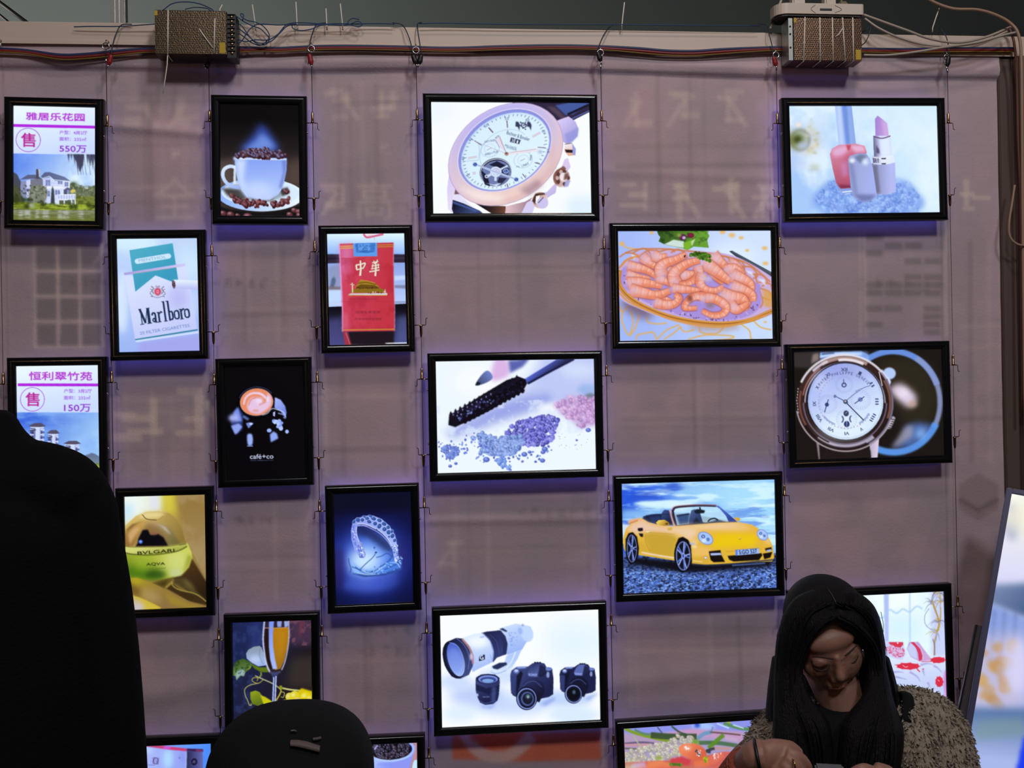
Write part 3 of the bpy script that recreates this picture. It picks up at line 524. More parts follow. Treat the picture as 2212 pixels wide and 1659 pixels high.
def art_redpack(A):
    A.bg('#b8d2ff'); A.P([(150, 130), (1150, 130), (1150, 400), (150, 420)], ('#dcf4ff', '#8cb4fa', (640, 180), (640, 420)))
    A.L([(612, 165), (650, 205), (740, 190), (850, 165)], 22, '#d84470', .9, 3); A.P([(640, 160), (750, 155), (740, 182), (660, 190)], '#f0d4dc', .9, 4); A.L([(690, 200), (740, 205), (742, 240)], 6, '#e06a90', .7, 2)
    A.P([(150, 410), (1150, 400), (1150, 500), (150, 520)], '#2c2438', 1, 4); A.L([(180, 465), (330, 455)], 20, '#1a1428', .9, 5); A.L([(980, 450), (1110, 445)], 22, '#383048', .9, 5)
    A.P([(150, 520), (1150, 500), (1150, 1000), (150, 1030)], ('#8fa8e8', '#b8d0ff', (640, 520), (640, 960))); A.P([(980, 660), (1120, 650), (1120, 700), (980, 715)], '#c8deff', .9, 6); A.P([(980, 770), (1130, 765), (1130, 810), (980, 800)], '#6c6c8c', .7, 8)
    A.P([(195, 560), (345, 520), (345, 820), (195, 830)], '#8a96bc', .8, 12); A.P([(215, 800), (235, 700), (265, 670), (285, 720), (260, 800)], '#4a5878', .8, 8); A.P([(200, 790), (340, 790), (340, 832), (200, 836)], '#7a6468', .8, 6); A.P([(195, 830), (345, 826), (345, 960), (195, 980)], '#c4dcff', .9, 6)
    A.L([(180, 1000), (360, 992)], 34, '#c6d4f4', 1, 4); A.L([(970, 972), (1130, 968)], 26, '#8c98c0', .9, 4)
    A.P([(150, 1030), (1160, 985), (1160, 1560), (150, 1560)], ('#0b0910', '#454a86', (640, 1030), (640, 1480))); A.P([(190, 1180), (350, 1150), (380, 1480), (200, 1500)], '#4c4c88', .7, 30); A.P([(1000, 1150), (1140, 1120), (1140, 1460), (1000, 1460)], '#565c98', .7, 30)
    A.P([(430, 1315), (975, 1310), (970, 1470), (440, 1470)], '#1c1118', .95, 10); A.P([(365, 1318), (420, 1318), (470, 1480), (390, 1480)], '#b0303c', .85, 8); A.L([(400, 1330), (450, 1470)], 6, '#e0b8c0', .7, 2)
    A.P([(860, 1452), (1125, 1446), (1132, 1464), (880, 1464)], '#f2f8ff', 1, 2)  # backlight leaking at the lower edge gap, drawn into the picture as a bright strip
    # soft pack
    A.P([(330, 286), (970, 262), (980, 1310), (362, 1318), (345, 700)], ('#d04462', '#c23444', (360, 600), (900, 700))); A.P([(335, 300), (480, 290), (480, 480), (400, 660), (345, 720)], '#d880bc', .75, 36); A.P([(480, 440), (760, 430), (900, 520), (560, 560)], '#d84a58', .5, 40); A.L([(326, 290), (345, 700), (360, 1000), (362, 1318)], 14, '#e0a0dc', .9, 3); A.L([(972, 262), (968, 640), (982, 1000), (980, 1310)], 9, '#d094c0', .9, 2)
    A.N([(345, 450), (970, 440), (975, 1290), (365, 1300)], 120, '#b02438', .45, .7, .5)
    for y in (318, 340): A.L([(340, y), (490, y-8)], 11, '#ddb048', sm=0); A.L([(775, y-22), (968, y-30)], 10, '#c09030', sm=0)
    A.L([(335, 292), (490, 284)], 10, '#c84a44'); A.P([(488, 280), (772, 268), (776, 428), (496, 434)], '#5c9cec'); A.P([(515, 278), (750, 270), (745, 380), (525, 388)], '#2f62b8', .6, 2); A.P([(550, 285), (690, 280), (690, 360), (550, 366)], '#66a4f0', .9, 3); A.dots([(520, 285), (745, 275), (745, 385), (525, 388)], 50, 5, 9, ['#2450a0', '#3a70c8'], .7, .6); A.T('20 CIGARETTES', 566, 318, 130, 18, '#2c559c'); A.ring(635, 348, 22, 18, 6, '#2450a0'); A.L([(570, 370), (635, 384), (720, 372)], 8, '#2450a0', .8)
    # brush lettering
    for d, c in ((5, '#7c2030'), (0, '#e8e2cc')):
        for p, w in (([(575+d, 480), (580+d, 570), (572+d, 660)], (18, 26)), ([(525+d, 535), (532+d, 590)], 20), ([(522+d, 535), (580+d, 525), (632+d, 512), (612+d, 565)], 17), ([(530+d, 592), (575+d, 578), (615+d, 568)], 15),
                     ([(715+d, 505), (790+d, 488)], 13), ([(735+d, 480), (742+d, 520)], 12), ([(778+d, 466), (768+d, 512)], 12), ([(708+d, 545), (802+d, 528)], 13), ([(725+d, 520), (715+d, 575)], 12), ([(785+d, 515), (790+d, 565)], 12), ([(700+d, 580), (800+d, 560)], 13), ([(680+d, 612), (740+d, 602), (802+d, 588)], 16), ([(755+d, 495), (758+d, 580), (752+d, 662)], (16, 24))):
            A.L(p, w, c)
    # gate tower
    A.P([(425, 885), (460, 868), (895, 862), (892, 888)], '#d8d2dc'); A.P([(450, 860), (470, 825), (560, 805), (800, 800), (860, 825), (870, 860)], '#8a6c1c'); A.P([(510, 800), (545, 745), (575, 705), (640, 715), (750, 745), (800, 790), (780, 812)], '#a07c20'); A.P([(520, 795), (580, 762), (740, 770), (800, 800), (780, 812), (530, 808)], '#6a4c14'); A.L([(545, 748), (650, 738), (760, 760)], 7, '#5c4010'); A.L([(570, 712), (660, 722), (750, 745)], 6, '#c8a030'); A.dots([(530, 800), (790, 795), (790, 812), (530, 812)], 16, 4, 6, ['#3c1c14']); A.dots([(640, 852), (860, 846), (860, 866), (640, 866)], 12, 5, 8, ['#5c1820', '#e8dfe0']); A.L([(430, 892), (892, 888)], 8, '#c89a38')
    A.L([(478, 742), (482, 860)], 15, '#d8c89c'); A.L([(452, 762), (505, 768)], 9, '#d8c89c'); A.L([(868, 815), (872, 862)], 9, '#d8c8b0')
    A.T('中华人民共和国制造', 440, 945, 330, 22, '#7c2434', a=.7); A.T('吸烟有害健康', 515, 1104, 295, 32, '#742430', a=.9); A.T('尽早戒烟有益健康', 505, 1184, 320, 30, '#742430', a=.9)
    A.L([(365, 1298), (978, 1290)], 12, '#c09030', sm=0); A.P([(360, 1100), (430, 1110), (440, 1300), (365, 1310)], '#dc6c90', .5, 18); A.L([(345, 965), (975, 960)], 4, '#a82838', .6)
def shrimp(A, pts, w, curl=0):
    """one cooked prawn along a spline"""
    A.L(pts, (w*1.1, w*.56), '#9c4434', .75, 7); A.L(pts, (w, w*.42), '#e68566'); sp = spline(pts, False, 8); n = len(sp)
    d = np.gradient(sp, axis=0); nn = np.column_stack([-d[:, 1], d[:, 0]])/np.hypot(d[:, 0], d[:, 1])[:, None]
    A.L(sp-nn*w*.12, (w*.5, w*.2), '#f8b49c', .8, w*.1, 0)
    for i in range(3, n-2, 4):
        ww = w*(1-.58*i/n); A.L([sp[i]-nn[i]*ww*.45, sp[i]+nn[i]*ww*.45], 6, '#cc6048', .5, 3); A.L([sp[i+1]-nn[i+1]*ww*.4, sp[i+1]+nn[i+1]*ww*.1], 10, '#fcdcdc', .6, 4)
    A.G(sp[2][0], sp[2][1], w*.4, w*.35, '#dcb4c8', .8); A.G(sp[n//3][0], sp[n//3][1], w*.35, w*.3, '#e8c0d0', .5)
def art_shrimp(A):
    A.bg(('#a4bafa', '#d0e2ff', (300, 200), (1500, 500))); A.P([(100, 900), (2100, 1100), (2100, 1600), (100, 1600)], ('#a2b8f8', '#c8dcff', (500, 1200), (1700, 1450))); A.G(1500, 500, 300, 150, '#e2f2ff', .8)
    # cloth print
    for p in ([(230, 330), (300, 380), (420, 400)], [(250, 1110), (245, 1230), (320, 1390), (370, 1240), (340, 1110)], [(440, 1150), (400, 1300), (330, 1400)], [(640, 1440), (760, 1330), (900, 1270)], [(720, 1440), (830, 1370), (920, 1290)], [(410, 1450), (420, 1390), (500, 1370), (600, 1360), (640, 1440)], [(530, 1180), (540, 1240), (640, 1260), (760, 1250)], [(1130, 1290), (1150, 1360), (1320, 1370), (1410, 1300)], [(1000, 1440), (1200, 1390), (1500, 1400), (1490, 1430), (1300, 1450)], [(1600, 1260), (1700, 1340), (1720, 1430), (1800, 1450)], [(1750, 1230), (1830, 1300), (1950, 1330)], [(230, 1060), (240, 1120), (330, 1050)], [(900, 1290), (960, 1350), (1070, 1330)]): A.L(p, 17, '#e2b060', .9, 2)
    for x, y, r in ((240, 335, 26), (1495, 240, 30), (1600, 270, 22), (1870, 390, 26), (1880, 565, 26), (1670, 415, 18), (1390, 205, 26), (580, 210, 20), (1880, 1240, 16)): A.G(x, y, r*1.3, r*.8, '#ecb45c', .9)
    A.G(1300, 1290, 300, 60, '#b08468', .5); A.G(420, 1080, 200, 90, '#6a4450', .7, 25)
    # leaf
    A.P([(640, 185), (1210, 185), (1240, 250), (1215, 300), (1235, 385), (1060, 370), (990, 410), (940, 390), (740, 350), (660, 310), (680, 260), (655, 230)], ('#3a5c20', '#68a032', (700, 250), (1150, 300))); A.N([(650, 190), (1230, 190), (1230, 370), (700, 340)], 50, '#25401a', .45, .7, .8); A.P([(720, 345), (830, 290), (950, 310), (950, 385), (850, 370)], '#cfe2dc', 1, 5); A.P([(940, 330), (1080, 280), (1010, 405), (960, 400)], '#7cb42c', 1, 4); A.P([(1030, 310), (1080, 280), (1040, 370)], '#c8dcb0', .9, 4)
    A.E(935, 262, 44, 36, '#5a2448'); A.E(950, 268, 20, 18, '#c8a8e0'); A.E(1030, 242, 36, 30, '#7c1c3c'); A.G(895, 240, 26, 20, '#94a850', .9)
    # chopstick
    A.P([(1465, 425), (1500, 418), (1960, 672), (1955, 728), (1900, 710), (1640, 560)], '#2c3644'); A.L([(1500, 430), (1940, 680)], 14, '#54687c', .8, 4)
    # basket
    A.P([(200, 700), (240, 560), (400, 440), (700, 400), (1100, 420), (1500, 470), (1850, 650), (2000, 800), (2010, 1100), (1800, 1210), (1500, 1280), (1150, 1290), (800, 1220), (450, 1090), (210, 950)], '#c8aee0', 1, 4, 1)
    for p in ([(210, 490), (300, 440), (420, 470), (450, 520)], [(205, 620), (300, 520), (460, 480)], [(350, 450), (480, 390), (560, 440), (580, 500)], [(450, 470), (560, 410), (700, 440), (740, 480)], [(600, 450), (780, 400), (850, 430)], [(800, 440), (880, 400), (960, 440)], [(280, 440), (420, 400), (700, 395), (1000, 420), (1300, 460), (1520, 510), (1700, 580), (1940, 780)], [(1330, 480), (1440, 490), (1480, 560), (1420, 600)], [(1450, 540), (1600, 540), (1640, 620), (1600, 690)], [(1600, 600), (1720, 610), (1790, 700), (1740, 740)], [(1700, 690), (1840, 700), (1900, 780), (1840, 830)], [(1800, 780), (1930, 800), (1960, 880)], [(1780, 840), (1920, 890), (1950, 960)], [(1830, 950), (1940, 990)], [(1760, 680), (1800, 840), (1850, 1000), (1820, 1080)]): A.L(p, 18, '#cc7c50', .95, 2)
    for p in ([(340, 450), (420, 480), (380, 520)], [(620, 430), (740, 440), (700, 470)], [(1500, 560), (1600, 570), (1600, 640)], [(1640, 640), (1730, 660), (1740, 720)], [(1790, 740), (1870, 750), (1890, 830)]): A.P(p, '#dce6ff', .9, 6)
    A.P([(1850, 850), (1960, 900), (1960, 1080), (1860, 1060)], '#d8a048', .8, 14)
    # doily
    A.P([(225, 700), (300, 580), (600, 560), (1700, 760), (1820, 900), (1810, 1080), (1600, 1200), (1250, 1220), (900, 1160), (500, 1000), (260, 840)], '#a890dc', 1, 6, 1); A.dots([(240, 660), (320, 620), (420, 950), (800, 1090), (1200, 1190), (1600, 1170), (1800, 1020), (1790, 1080), (1560, 1230), (1150, 1220), (800, 1150), (430, 980), (260, 830)], 70, 8, 16, ['#5c3c60', '#7c5c98', '#c8b4f0'], .5, .8)
    # prawns
    for p, w in (([(900, 690), (1000, 700), (1080, 680)], 120), ([(760, 640), (860, 700), (840, 780)], 100), ([(1280, 640), (1330, 720), (1400, 790)], 110), ([(1480, 560), (1560, 600), (1640, 700)], 100), ([(1560, 900), (1660, 1000), (1640, 1100)], 120), ([(620, 900), (700, 960), (800, 1000)], 90), ([(1020, 900), (1120, 940), (1240, 930)], 100), ([(480, 490), (560, 560), (640, 610)], 105), ([(600, 470), (680, 500), (760, 480)], 110), ([(310, 590), (420, 610), (540, 650), (640, 720)], 100), ([(300, 690), (420, 720), (560, 740)], 90), ([(310, 790), (430, 780), (580, 800), (700, 830)], 110), ([(340, 870), (480, 900), (640, 930), (790, 880)], 120), ([(640, 730), (740, 770), (830, 820)], 85),
                 ([(1280, 480), (1350, 540), (1430, 600)], 130), ([(1430, 640), (1520, 620), (1600, 680), (1610, 760)], 100), ([(1180, 560), (1300, 640), (1400, 720), (1480, 780)], 130), ([(1500, 700), (1600, 740), (1700, 800), (1720, 880)], 130), ([(700, 700), (680, 620), (740, 560), (860, 520), (980, 460)], 120), ([(860, 800), (830, 700), (900, 620), (1010, 560), (1130, 530)], 120), ([(1110, 600), (1120, 700), (1020, 780), (900, 800)], 90),
                 ([(1160, 680), (1130, 780), (1190, 860), (1310, 880), (1400, 830)], 95), ([(820, 850), (930, 860), (1050, 870), (1130, 880)], 90), ([(1500, 830), (1600, 860), (1720, 920), (1740, 1000)], 120), ([(1380, 930), (1500, 960), (1620, 980), (1650, 1080)], 150), ([(1480, 1040), (1560, 1100), (1680, 1030)], 110), ([(620, 1010), (720, 1040), (840, 1030), (900, 960), (850, 920)], 100), ([(1180, 980), (1160, 940), (1060, 950), (980, 1010), (960, 1080), (1100, 1080)], 85), ([(1200, 960), (1320, 980), (1430, 1060), (1400, 1140), (1280, 1160), (1160, 1110)], 95)): shrimp(A, p, w*1.22)
    A.E(960, 480, 10, 16, '#2c2838', 25); A.G(1210, 740, 60, 30, '#cfc0d8', .8); A.G(1020, 970, 30, 40, '#6a3430', .8); A.G(1250, 1050, 50, 30, '#8c7474', .8)
    A.dots([(1020, 470), (1080, 430), (1270, 470), (1260, 540), (1150, 520)], 70, 12, 24, ['#3c6018', '#28480f', '#5c8c28', '#4a7420'], .8)
    # rim
    rim = [(215, 640), (205, 760), (240, 860), (360, 980), (560, 1090), (800, 1180), (1100, 1240), (1400, 1260), (1700, 1220), (1960, 1110)]
    A.L(rim, 52, '#c07c34'); 
    for o, c in ((-16, '#e8b058'), (0, '#9c5c28'), (14, '#dca048')): A.L([(x-o*.3, y+o) for x, y in rim], 11, c, .9, 2)
    A.L([(210, 900), (330, 1010), (600, 1130), (850, 1220), (1200, 1290), (1500, 1280), (1900, 1160)], 22, '#d8984c', .9, 2); A.L([(230, 600), (300, 520), (440, 470)], 22, '#d8944c', .9, 2)
def art_cafe(A):
    A.bg('#060407')
    A.ring(530, 620, 205, 170, 40, '#000004'); A.E(530, 610, 192, 160, '#06060c')
    A.P([(240, 770), (320, 665), (380, 750), (370, 920), (300, 980), (250, 880)], '#2c3a78', 1, 8); A.P([(268, 730), (322, 668), (350, 760), (370, 830), (300, 830)], '#7c90e4', 1, 8); A.G(270, 790, 55, 40, '#b4c0fa', .9); A.P([(245, 880), (330, 850), (372, 890), (320, 960), (290, 975)], '#8ea2f0', 1, 6)
    A.P([(735, 560), (800, 590), (850, 660), (868, 740), (850, 800), (800, 720), (730, 680)], ('#a8b8fb', '#6c80e0', (740, 580), (860, 760)), 1, 3)
    A.E(528, 610, 188, 158, '#e0906c', -4); A.E(528, 610, 170, 140, '#e88c68', -4)
    A.P([(430, 620), (480, 560), (580, 570), (600, 620), (560, 650), (640, 600), (650, 520), (690, 560), (690, 640), (640, 700), (560, 745), (480, 735), (430, 690)], '#e8c4e4', 1, 8, 1)
    A.L([(385, 640), (410, 560), (480, 515), (570, 520), (640, 570)], (18, 30), '#ecd0ec', .95, 4); A.L([(440, 650), (470, 585), (540, 565), (600, 600), (560, 645)], 12, '#d87c64', .8, 3); A.L([(560, 650), (630, 610), (640, 530)], 8, '#c87c70', .7, 2); A.G(560, 600, 40, 30, '#f0e2fb', .9); A.G(520, 710, 36, 14, '#d89484', .7); A.G(650, 580, 16, 30, '#f4e4f8', .8)
    A.ring(530, 615, 192, 162, 12, '#0c0c18', -4); A.ring(530, 615, 202, 172, 4, '#6c88d8', -4, .9, 1, 200, 330); A.L([(590, 760), (650, 740), (700, 690), (760, 700), (830, 730), (860, 790)], 10, '#d8e4ff', .9, 2)
    A.P([(715, 730), (740, 720), (735, 780), (715, 770)], '#b0bcf4'); A.L([(770, 740), (840, 760)], 12, '#a4b4f8', .9, 2); A.L([(830, 790), (858, 800)], 12, '#9cb0f8', .9, 2); A.L([(380, 770), (440, 810)], 30, '#6f86d4', .8, 6); A.P([(410, 850), (450, 840), (500, 850), (440, 910)], '#7c92ea', .95, 5); A.E(468, 858, 18, 12, '#c8d8ff')
    A.dots([(715, 820), (800, 820), (825, 900), (790, 930), (750, 870)], 22, 14, 26, ['#9cb2fa', '#b8ccff', '#86a0f0'], .9); A.E(798, 912, 22, 18, '#b4c8ff'); A.E(672, 935, 26, 22, '#9cb0f8'); A.E(872, 950, 20, 22, '#a8bcfa'); A.P([(680, 980), (720, 945), (760, 970), (775, 1025), (690, 1070)], '#8ea6f4', 1, 6); A.P([(425, 990), (450, 968), (480, 980), (490, 1040), (480, 1095), (435, 1095)], '#98aef6', 1, 6, 1); A.L([(425, 1108), (490, 1108)], 9, '#90a4e8')
    A.T('café+co', 458, 1252, 262, 52, '#d0d8f8', bold=2); A.T('www.cafeplusco.com', 462, 1280, 258, 17, '#7c86b8')
def art_mascara(A):
    A.bg('#eef8ff'); A.P([(1400, 150), (2050, 150), (2050, 800), (1300, 700), (1100, 800), (300, 1000), (1200, 500)], '#b4bef4', .8, 60); A.P([(300, 1000), (900, 700), (1200, 600), (1500, 560), (1500, 700), (1000, 850), (400, 1080)], '#8c98e4', .75, 40); A.G(700, 430, 300, 160, '#fdfeff', .9); A.G(1800, 300, 200, 90, '#d4e2fc', .8); A.G(1500, 730, 160, 60, '#f8fcff', .9)
    A.N([(200, 700), (1900, 600), (1900, 1000), (200, 1100)], 90, '#dfeaff', .5, .7, .7)
    A.P([(830, 300), (870, 190), (1000, 190), (1035, 270), (1020, 360), (880, 420), (820, 400)], '#d8aee4', .9, 22, 1); A.P([(1020, 190), (1250, 180), (1180, 260), (1040, 330)], '#4048a0', .85, 14)
    A.P([(645, 465), (700, 370), (770, 305), (820, 330), (840, 385), (790, 430), (700, 465)], ('#3e466c', '#6c80c4', (660, 450), (800, 340)), 1, 4, 1); A.P([(645, 468), (665, 430), (705, 440), (690, 468)], '#14182c', 1, 4)
    A.P([(1200, 400), (1560, 180), (1760, 170), (1240, 460)], ('#2a2c58', '#5468d8', (1480, 340), (1400, 240)), 1, 3); A.L([(1240, 450), (1480, 320), (1760, 175)], 24, '#14163c', .9, 4)
    A.P([(350, 800), (420, 770), (500, 720), (700, 590), (850, 500), (1000, 410), (1130, 370), (1210, 400), (1230, 450), (1180, 540), (1000, 640), (800, 760), (600, 860), (420, 940), (340, 920)], '#0c0812', 1, 3)
    R = random.Random(3)
    for i in range(150):
        t = R.random(); cx = 400+t*790; cy = 870-t*425+R.uniform(-55, 55)*(1+t*.5); w = R.uniform(9, 20); A.E(cx, cy, w, w*.9, R.choice(['#120a1c', '#1c1430', '#08060c', '#241c40']))
    for i in range(15):
        t = i/15; x = 352+t*800; y = 796-t*440; A.P([(x-6, y+50), (x+2, y-14), (x+16, y-34), (x+28, y-12), (x+56, y+30)], '#140e22', 1, 2); A.G(x+44, y+8, 10, 12, '#a8b8f0' if i < 9 else '#141024', .8)
    for i in range(14):
        t = i/14; x = 1180-t*700; y = 540+t*370; A.P([(x-34, y-40), (x+26, y-20), (x+14, y+16), (x-8, y+22), (x-24, y+4)], '#0c0814', 1, 2)
    for i in range(26): t = R.random()*.6; A.G(450+t*790+R.uniform(-30, 30), 850-t*425+R.uniform(-40, 30), 9, 10, R.choice(['#6c80d8', '#98b0f8', '#5468b0']), .8)
    A.P([(345, 900), (360, 810), (440, 830), (460, 900), (420, 940)], '#100c1c', .9, 8)
    # powders
    A.P([(1780, 520), (1850, 460), (2050, 470), (2050, 620), (1900, 610)], '#9cb8ec', .9, 20); A.G(1940, 595, 60, 30, '#4c5c58', .8)
    A.P([(1520, 690), (1700, 590), (2050, 610), (2050, 920), (1820, 950), (1700, 840), (1620, 800)], '#c4a4dc', .85, 22); A.dots([(1540, 680), (1720, 590), (2000, 610), (2000, 900), (1820, 940), (1700, 850), (1630, 780)], 160, 14, 34, ['#c8a0d8', '#b488c8', '#d8b4e4', '#a078b0'], .8, .75, 3, lit='#ecd4f4')
    A.dots([(980, 1010), (1080, 900), (1240, 850), (1440, 800), (1590, 850), (1560, 930), (1540, 1060), (1400, 1160), (1180, 1150), (1040, 1060)], 380, 12, 30, ['#5c5cc8', '#7474dc', '#4848a8', '#8c8ce8', '#3c3c90'], .85, .95, 1, lit='#b8b8fa')
    A.dots([(600, 1060), (720, 1010), (900, 1060), (1160, 1030), (1200, 1120), (1080, 1240), (980, 1270), (850, 1250), (700, 1240), (720, 1140)], 330, 12, 32, ['#6c84cc', '#84a0e4', '#506cb4', '#98b4f0'], .85, .95, 1, lit='#c0d8ff')
    A.dots([(270, 1180), (340, 1140), (460, 1180), (450, 1260), (380, 1310), (300, 1260)], 110, 9, 22, ['#6478cc', '#7c94e4', '#5060b0'], .85, lit='#b4ccff'); A.dots([(220, 1110), (650, 1000), (1000, 1280), (1500, 1150), (1560, 1100), (1500, 1250), (1150, 1420), (950, 1440), (700, 1330), (500, 1240), (350, 1390), (230, 1280)], 110, 6, 17, ['#6c80d4', '#5c70c8', '#8098e8'], .8); A.dots([(880, 1320), (960, 1270), (1010, 1340), (1060, 1420), (960, 1410)], 45, 10, 22, ['#6c8cdc', '#5478cc', '#84a4ec'], .8, lit='#b8d4ff')
    for x, y, r in ((770, 1310, 38), (1405, 1320, 30), (1200, 1250, 34), (1790, 1090, 14), (360, 1385, 22), (425, 1355, 20), (1920, 975, 30), (1410, 1225, 28), (1260, 1225, 22), (1430, 1190, 34)): A.E(x, y, r, r*.8, '#5a6cc4'); A.G(x-6, y-8, r*.5, r*.4, '#98acf4', .9)
    A.dots([(1550, 1000), (1950, 1000), (1900, 1200), (1560, 1220)], 18, 3, 6, ['#8898e4'])
def art_watch2(A):
    A.bg('#1a1410'); A.P([(1100, 300), (1500, 250), (1780, 400), (1860, 750), (1780, 1050), (1450, 1050), (1300, 700)], '#2e281c', .9, 60)
    A.P([(240, 220), (530, 210), (520, 320), (440, 400), (240, 390)], '#3a3436', .8, 12); A.P([(460, 240), (530, 225), (530, 310), (440, 350)], '#9a8884', .8, 10)
    A.L(A.ell(1345, 790, 515, 580, 0, 50, -128, -20), 68, '#6a94e8', .95, 7); A.L(A.ell(1345, 790, 515, 580, 0, 50, -60, 30), 56, '#8c98c8', .9, 9); A.L(A.ell(1345, 790, 515, 575, 0, 50, 25, 118), 78, '#5a9af0', .95, 8)
    A.P([(1480, 1060), (1620, 1020), (1790, 1050), (1700, 1200), (1560, 1310), (1320, 1320), (1440, 1230)], '#5c84d8', .75, 30); A.P([(1470, 1080), (1560, 1050), (1560, 1180), (1400, 1290), (1320, 1320)], '#a09cb0', .8, 24); A.G(1650, 1150, 60, 60, '#88b8f8', .8)
    A.P([(1310, 640), (1370, 590), (1440, 580), (1520, 630), (1600, 720), (1590, 800), (1520, 850), (1440, 800), (1340, 700)], '#e4d4ea', .95, 30, 1); A.G(1560, 810, 50, 40, '#c8a49c', .8); A.G(1460, 690, 60, 50, '#efe4fb', .8)
    A.E(1308, 462, 70, 68, '#b4cdf8', 0, 1, 5); A.L([(1210, 430), (1300, 560)], 50, '#c8d4fa', 1, 6); A.P([(1260, 510), (1300, 500), (1325, 560), (1300, 630), (1280, 600)], '#d4dcfa', 1, 4); A.L([(1280, 520), (1290, 560)], 10, '#4a506c')
    A.P([(1320, 960), (1350, 950), (1372, 970), (1345, 1040), (1320, 1095), (1280, 1100)], '#a4a0b0', 1, 4)
    for i in range(5): A.L([(1318-i*8, 985+i*24), (1362-i*9, 992+i*24)], 7, '#2a2020')
    # lugs, strap
    A.P([(540, 220), (1000, 205), (1080, 250), (1080, 310), (990, 300), (540, 300)], '#8cb4f8', 1, 6); A.L([(540, 270), (760, 235), (1010, 240)], 26, '#c4dcff', 1, 5); A.L([(560, 240), (700, 225)], 16, '#3a4468', .9, 6); A.G(1040, 260, 40, 45, '#7ca0e8', .9); A.P([(530, 290), (640, 270), (560, 330)], '#5c6484', .9, 5)
    A.P([(490, 1260), (520, 1270), (530, 1450), (515, 1460)], '#8a7c84', 1, 4); A.P([(1080, 1260), (1190, 1200), (1170, 1435), (1100, 1440), (1095, 1380)], ('#b8acc8', '#e0d0e4', (1080, 1300), (1180, 1300)), 1, 3); A.P([(560, 1340), (1090, 1340), (1090, 1460), (530, 1460)], '#221818', .8, 14)
    # case
    A.E(812, 810, 540, 558, ('#3a2420', '#241614', (500, 400), (1100, 1300)), 0, 1, 3)
    for w, r0, c, t0, t1, k in ((26, 536, '#e8e4ee', 205, 330, .9), (20, 530, '#8a84a8', -40, 60, .8), (16, 545, '#cfc4d0', 20, 170, .8), (22, 470, '#a86a5c', 190, 235, .9), (40, 500, '#c8a8a0', 240, 300, .8), (34, 480, '#f0e6ee', 262, 296, .95), (30, 500, '#dcd2e6', 225, 248, .9), (22, 505, '#7c4c44', 150, 195, .9), (30, 505, '#94685c', -30, 20, .7), (26, 500, '#e6dcea', 100, 128, .8), (44, 490, '#b8b0c8', 50, 112, .9), (26, 512, '#181012', 62, 150, .8), (18, 455, '#2a1c20', 0, 360, .9), (12, 445, '#d8d4f0', 180, 360, .9), (14, 462, '#9088a8', 0, 180, .7)):
        A.L(A.ell(812, 800, r0, r0+14, 0, 60, t0, t1), w, c, k, 4, 0)
    for i in range(9): A.E(1195+i*4, 450+i*18, 9, 6, '#f4f0ff', 60, .9); A.E(275+abs(i-4)*4, 640+i*34, 6, 12, '#c8c0d0', 0, .8)
    A.E(818, 785, 432, 452, '#0c0a14', 0, 1, 3); A.E(820, 785, 420, 440, ('#a4b4f4', '#d8eaff', (600, 450), (850, 1050)), 0, 1, 2); A.G(780, 1080, 250, 130, '#e8f6ff', .7); A.G(540, 560, 90, 110, '#d4d8fa', .6); A.P([(480, 520), (700, 390), (900, 380), (1100, 480), (1000, 520), (700, 500)], '#8f92d4', .4, 40)
    A.ring(820, 785, 402, 420, 3, '#8890c8', 0, .7)
    def rt(t, x, y, w, h, r): A.T(t, x, y, w, h, '#3c4470', r, bold=1)
    for t, deg in (('XII', -92), ('I', -62), ('II', -32), ('III', 0), ('IIII', 30), ('V', 60), ('VI', 88), ('VII', 118), ('VIII', 148), ('IX', 176), ('X', 206), ('XI', 236)):
        a = math.radians(deg); x = 820+348*math.cos(a); y = 785+368*math.sin(a); w = 20*len(t)+10; rr = -(deg+90); r = math.radians(-rr); dx, dy = -w/2, 18
        rt(t, x+dx*math.cos(r)-dy*math.sin(r), y+dx*math.sin(r)+dy*math.cos(r), w, 36, rr)
    s_ = 'PATEK PHILIPPE GENEVE'
    for i, ch in enumerate(s_):
        if ch == ' ': continue
        deg = -143+i*5.15; a = math.radians(deg); x = 810+330*math.cos(a); y = 790+318*math.sin(a); rr = -(deg+90); r = math.radians(-rr); A.T(ch, x-10*math.cos(r), y-10*math.sin(r), 8 if ch == 'I' else 20, 34, '#3e4878', rr, .9)
    for i in range(31):
        a = math.radians(35+i*(290/31)-90+40); A.E(822+300*math.cos(math.radians(30+i*7)), 790+305*math.sin(math.radians(30+i*7)), 7, 9, '#c890b8' if i % 2 else '#98a0cc', 0, .7)
    for cx, cy, rr in ((808, 590, 98), (985, 765, 112), (620, 815, 105), (830, 990, 115)):
        A.ring(cx, cy, rr, rr, 3, '#9aa4d8', 0, .8); A.ring(cx, cy, rr*.72, rr*.72, 3, '#aab4e4', 0, .6)
        for i in range(24): A.L([(cx+rr*.82*math.cos(i*.2618), cy+rr*.82*math.sin(i*.2618)), (cx+rr*.92*math.cos(i*.2618), cy+rr*.92*math.sin(i*.2618))], 4, '#6670a8', .7)
    A.ring(805, 595, 22, 22, 12, '#39406c'); A.L([(800, 525), (804, 590)], 7, '#39406c'); A.E(985, 762, 26, 24, '#5c70a8'); A.E(985, 762, 14, 13, '#a4b8ec'); A.L([(920, 810), (1030, 728)], 9, '#2f3868'); A.E(612, 822, 22, 24, '#39457c'); A.L([(585, 910), (630, 760)], 9, '#2f3868'); A.L([(1080, 920), (1040, 980), (970, 1040)], 22, '#7c88c0', .6, sm=1); A.L([(575, 955), (630, 1010), (700, 1050)], 20, '#7c88c0', .6)
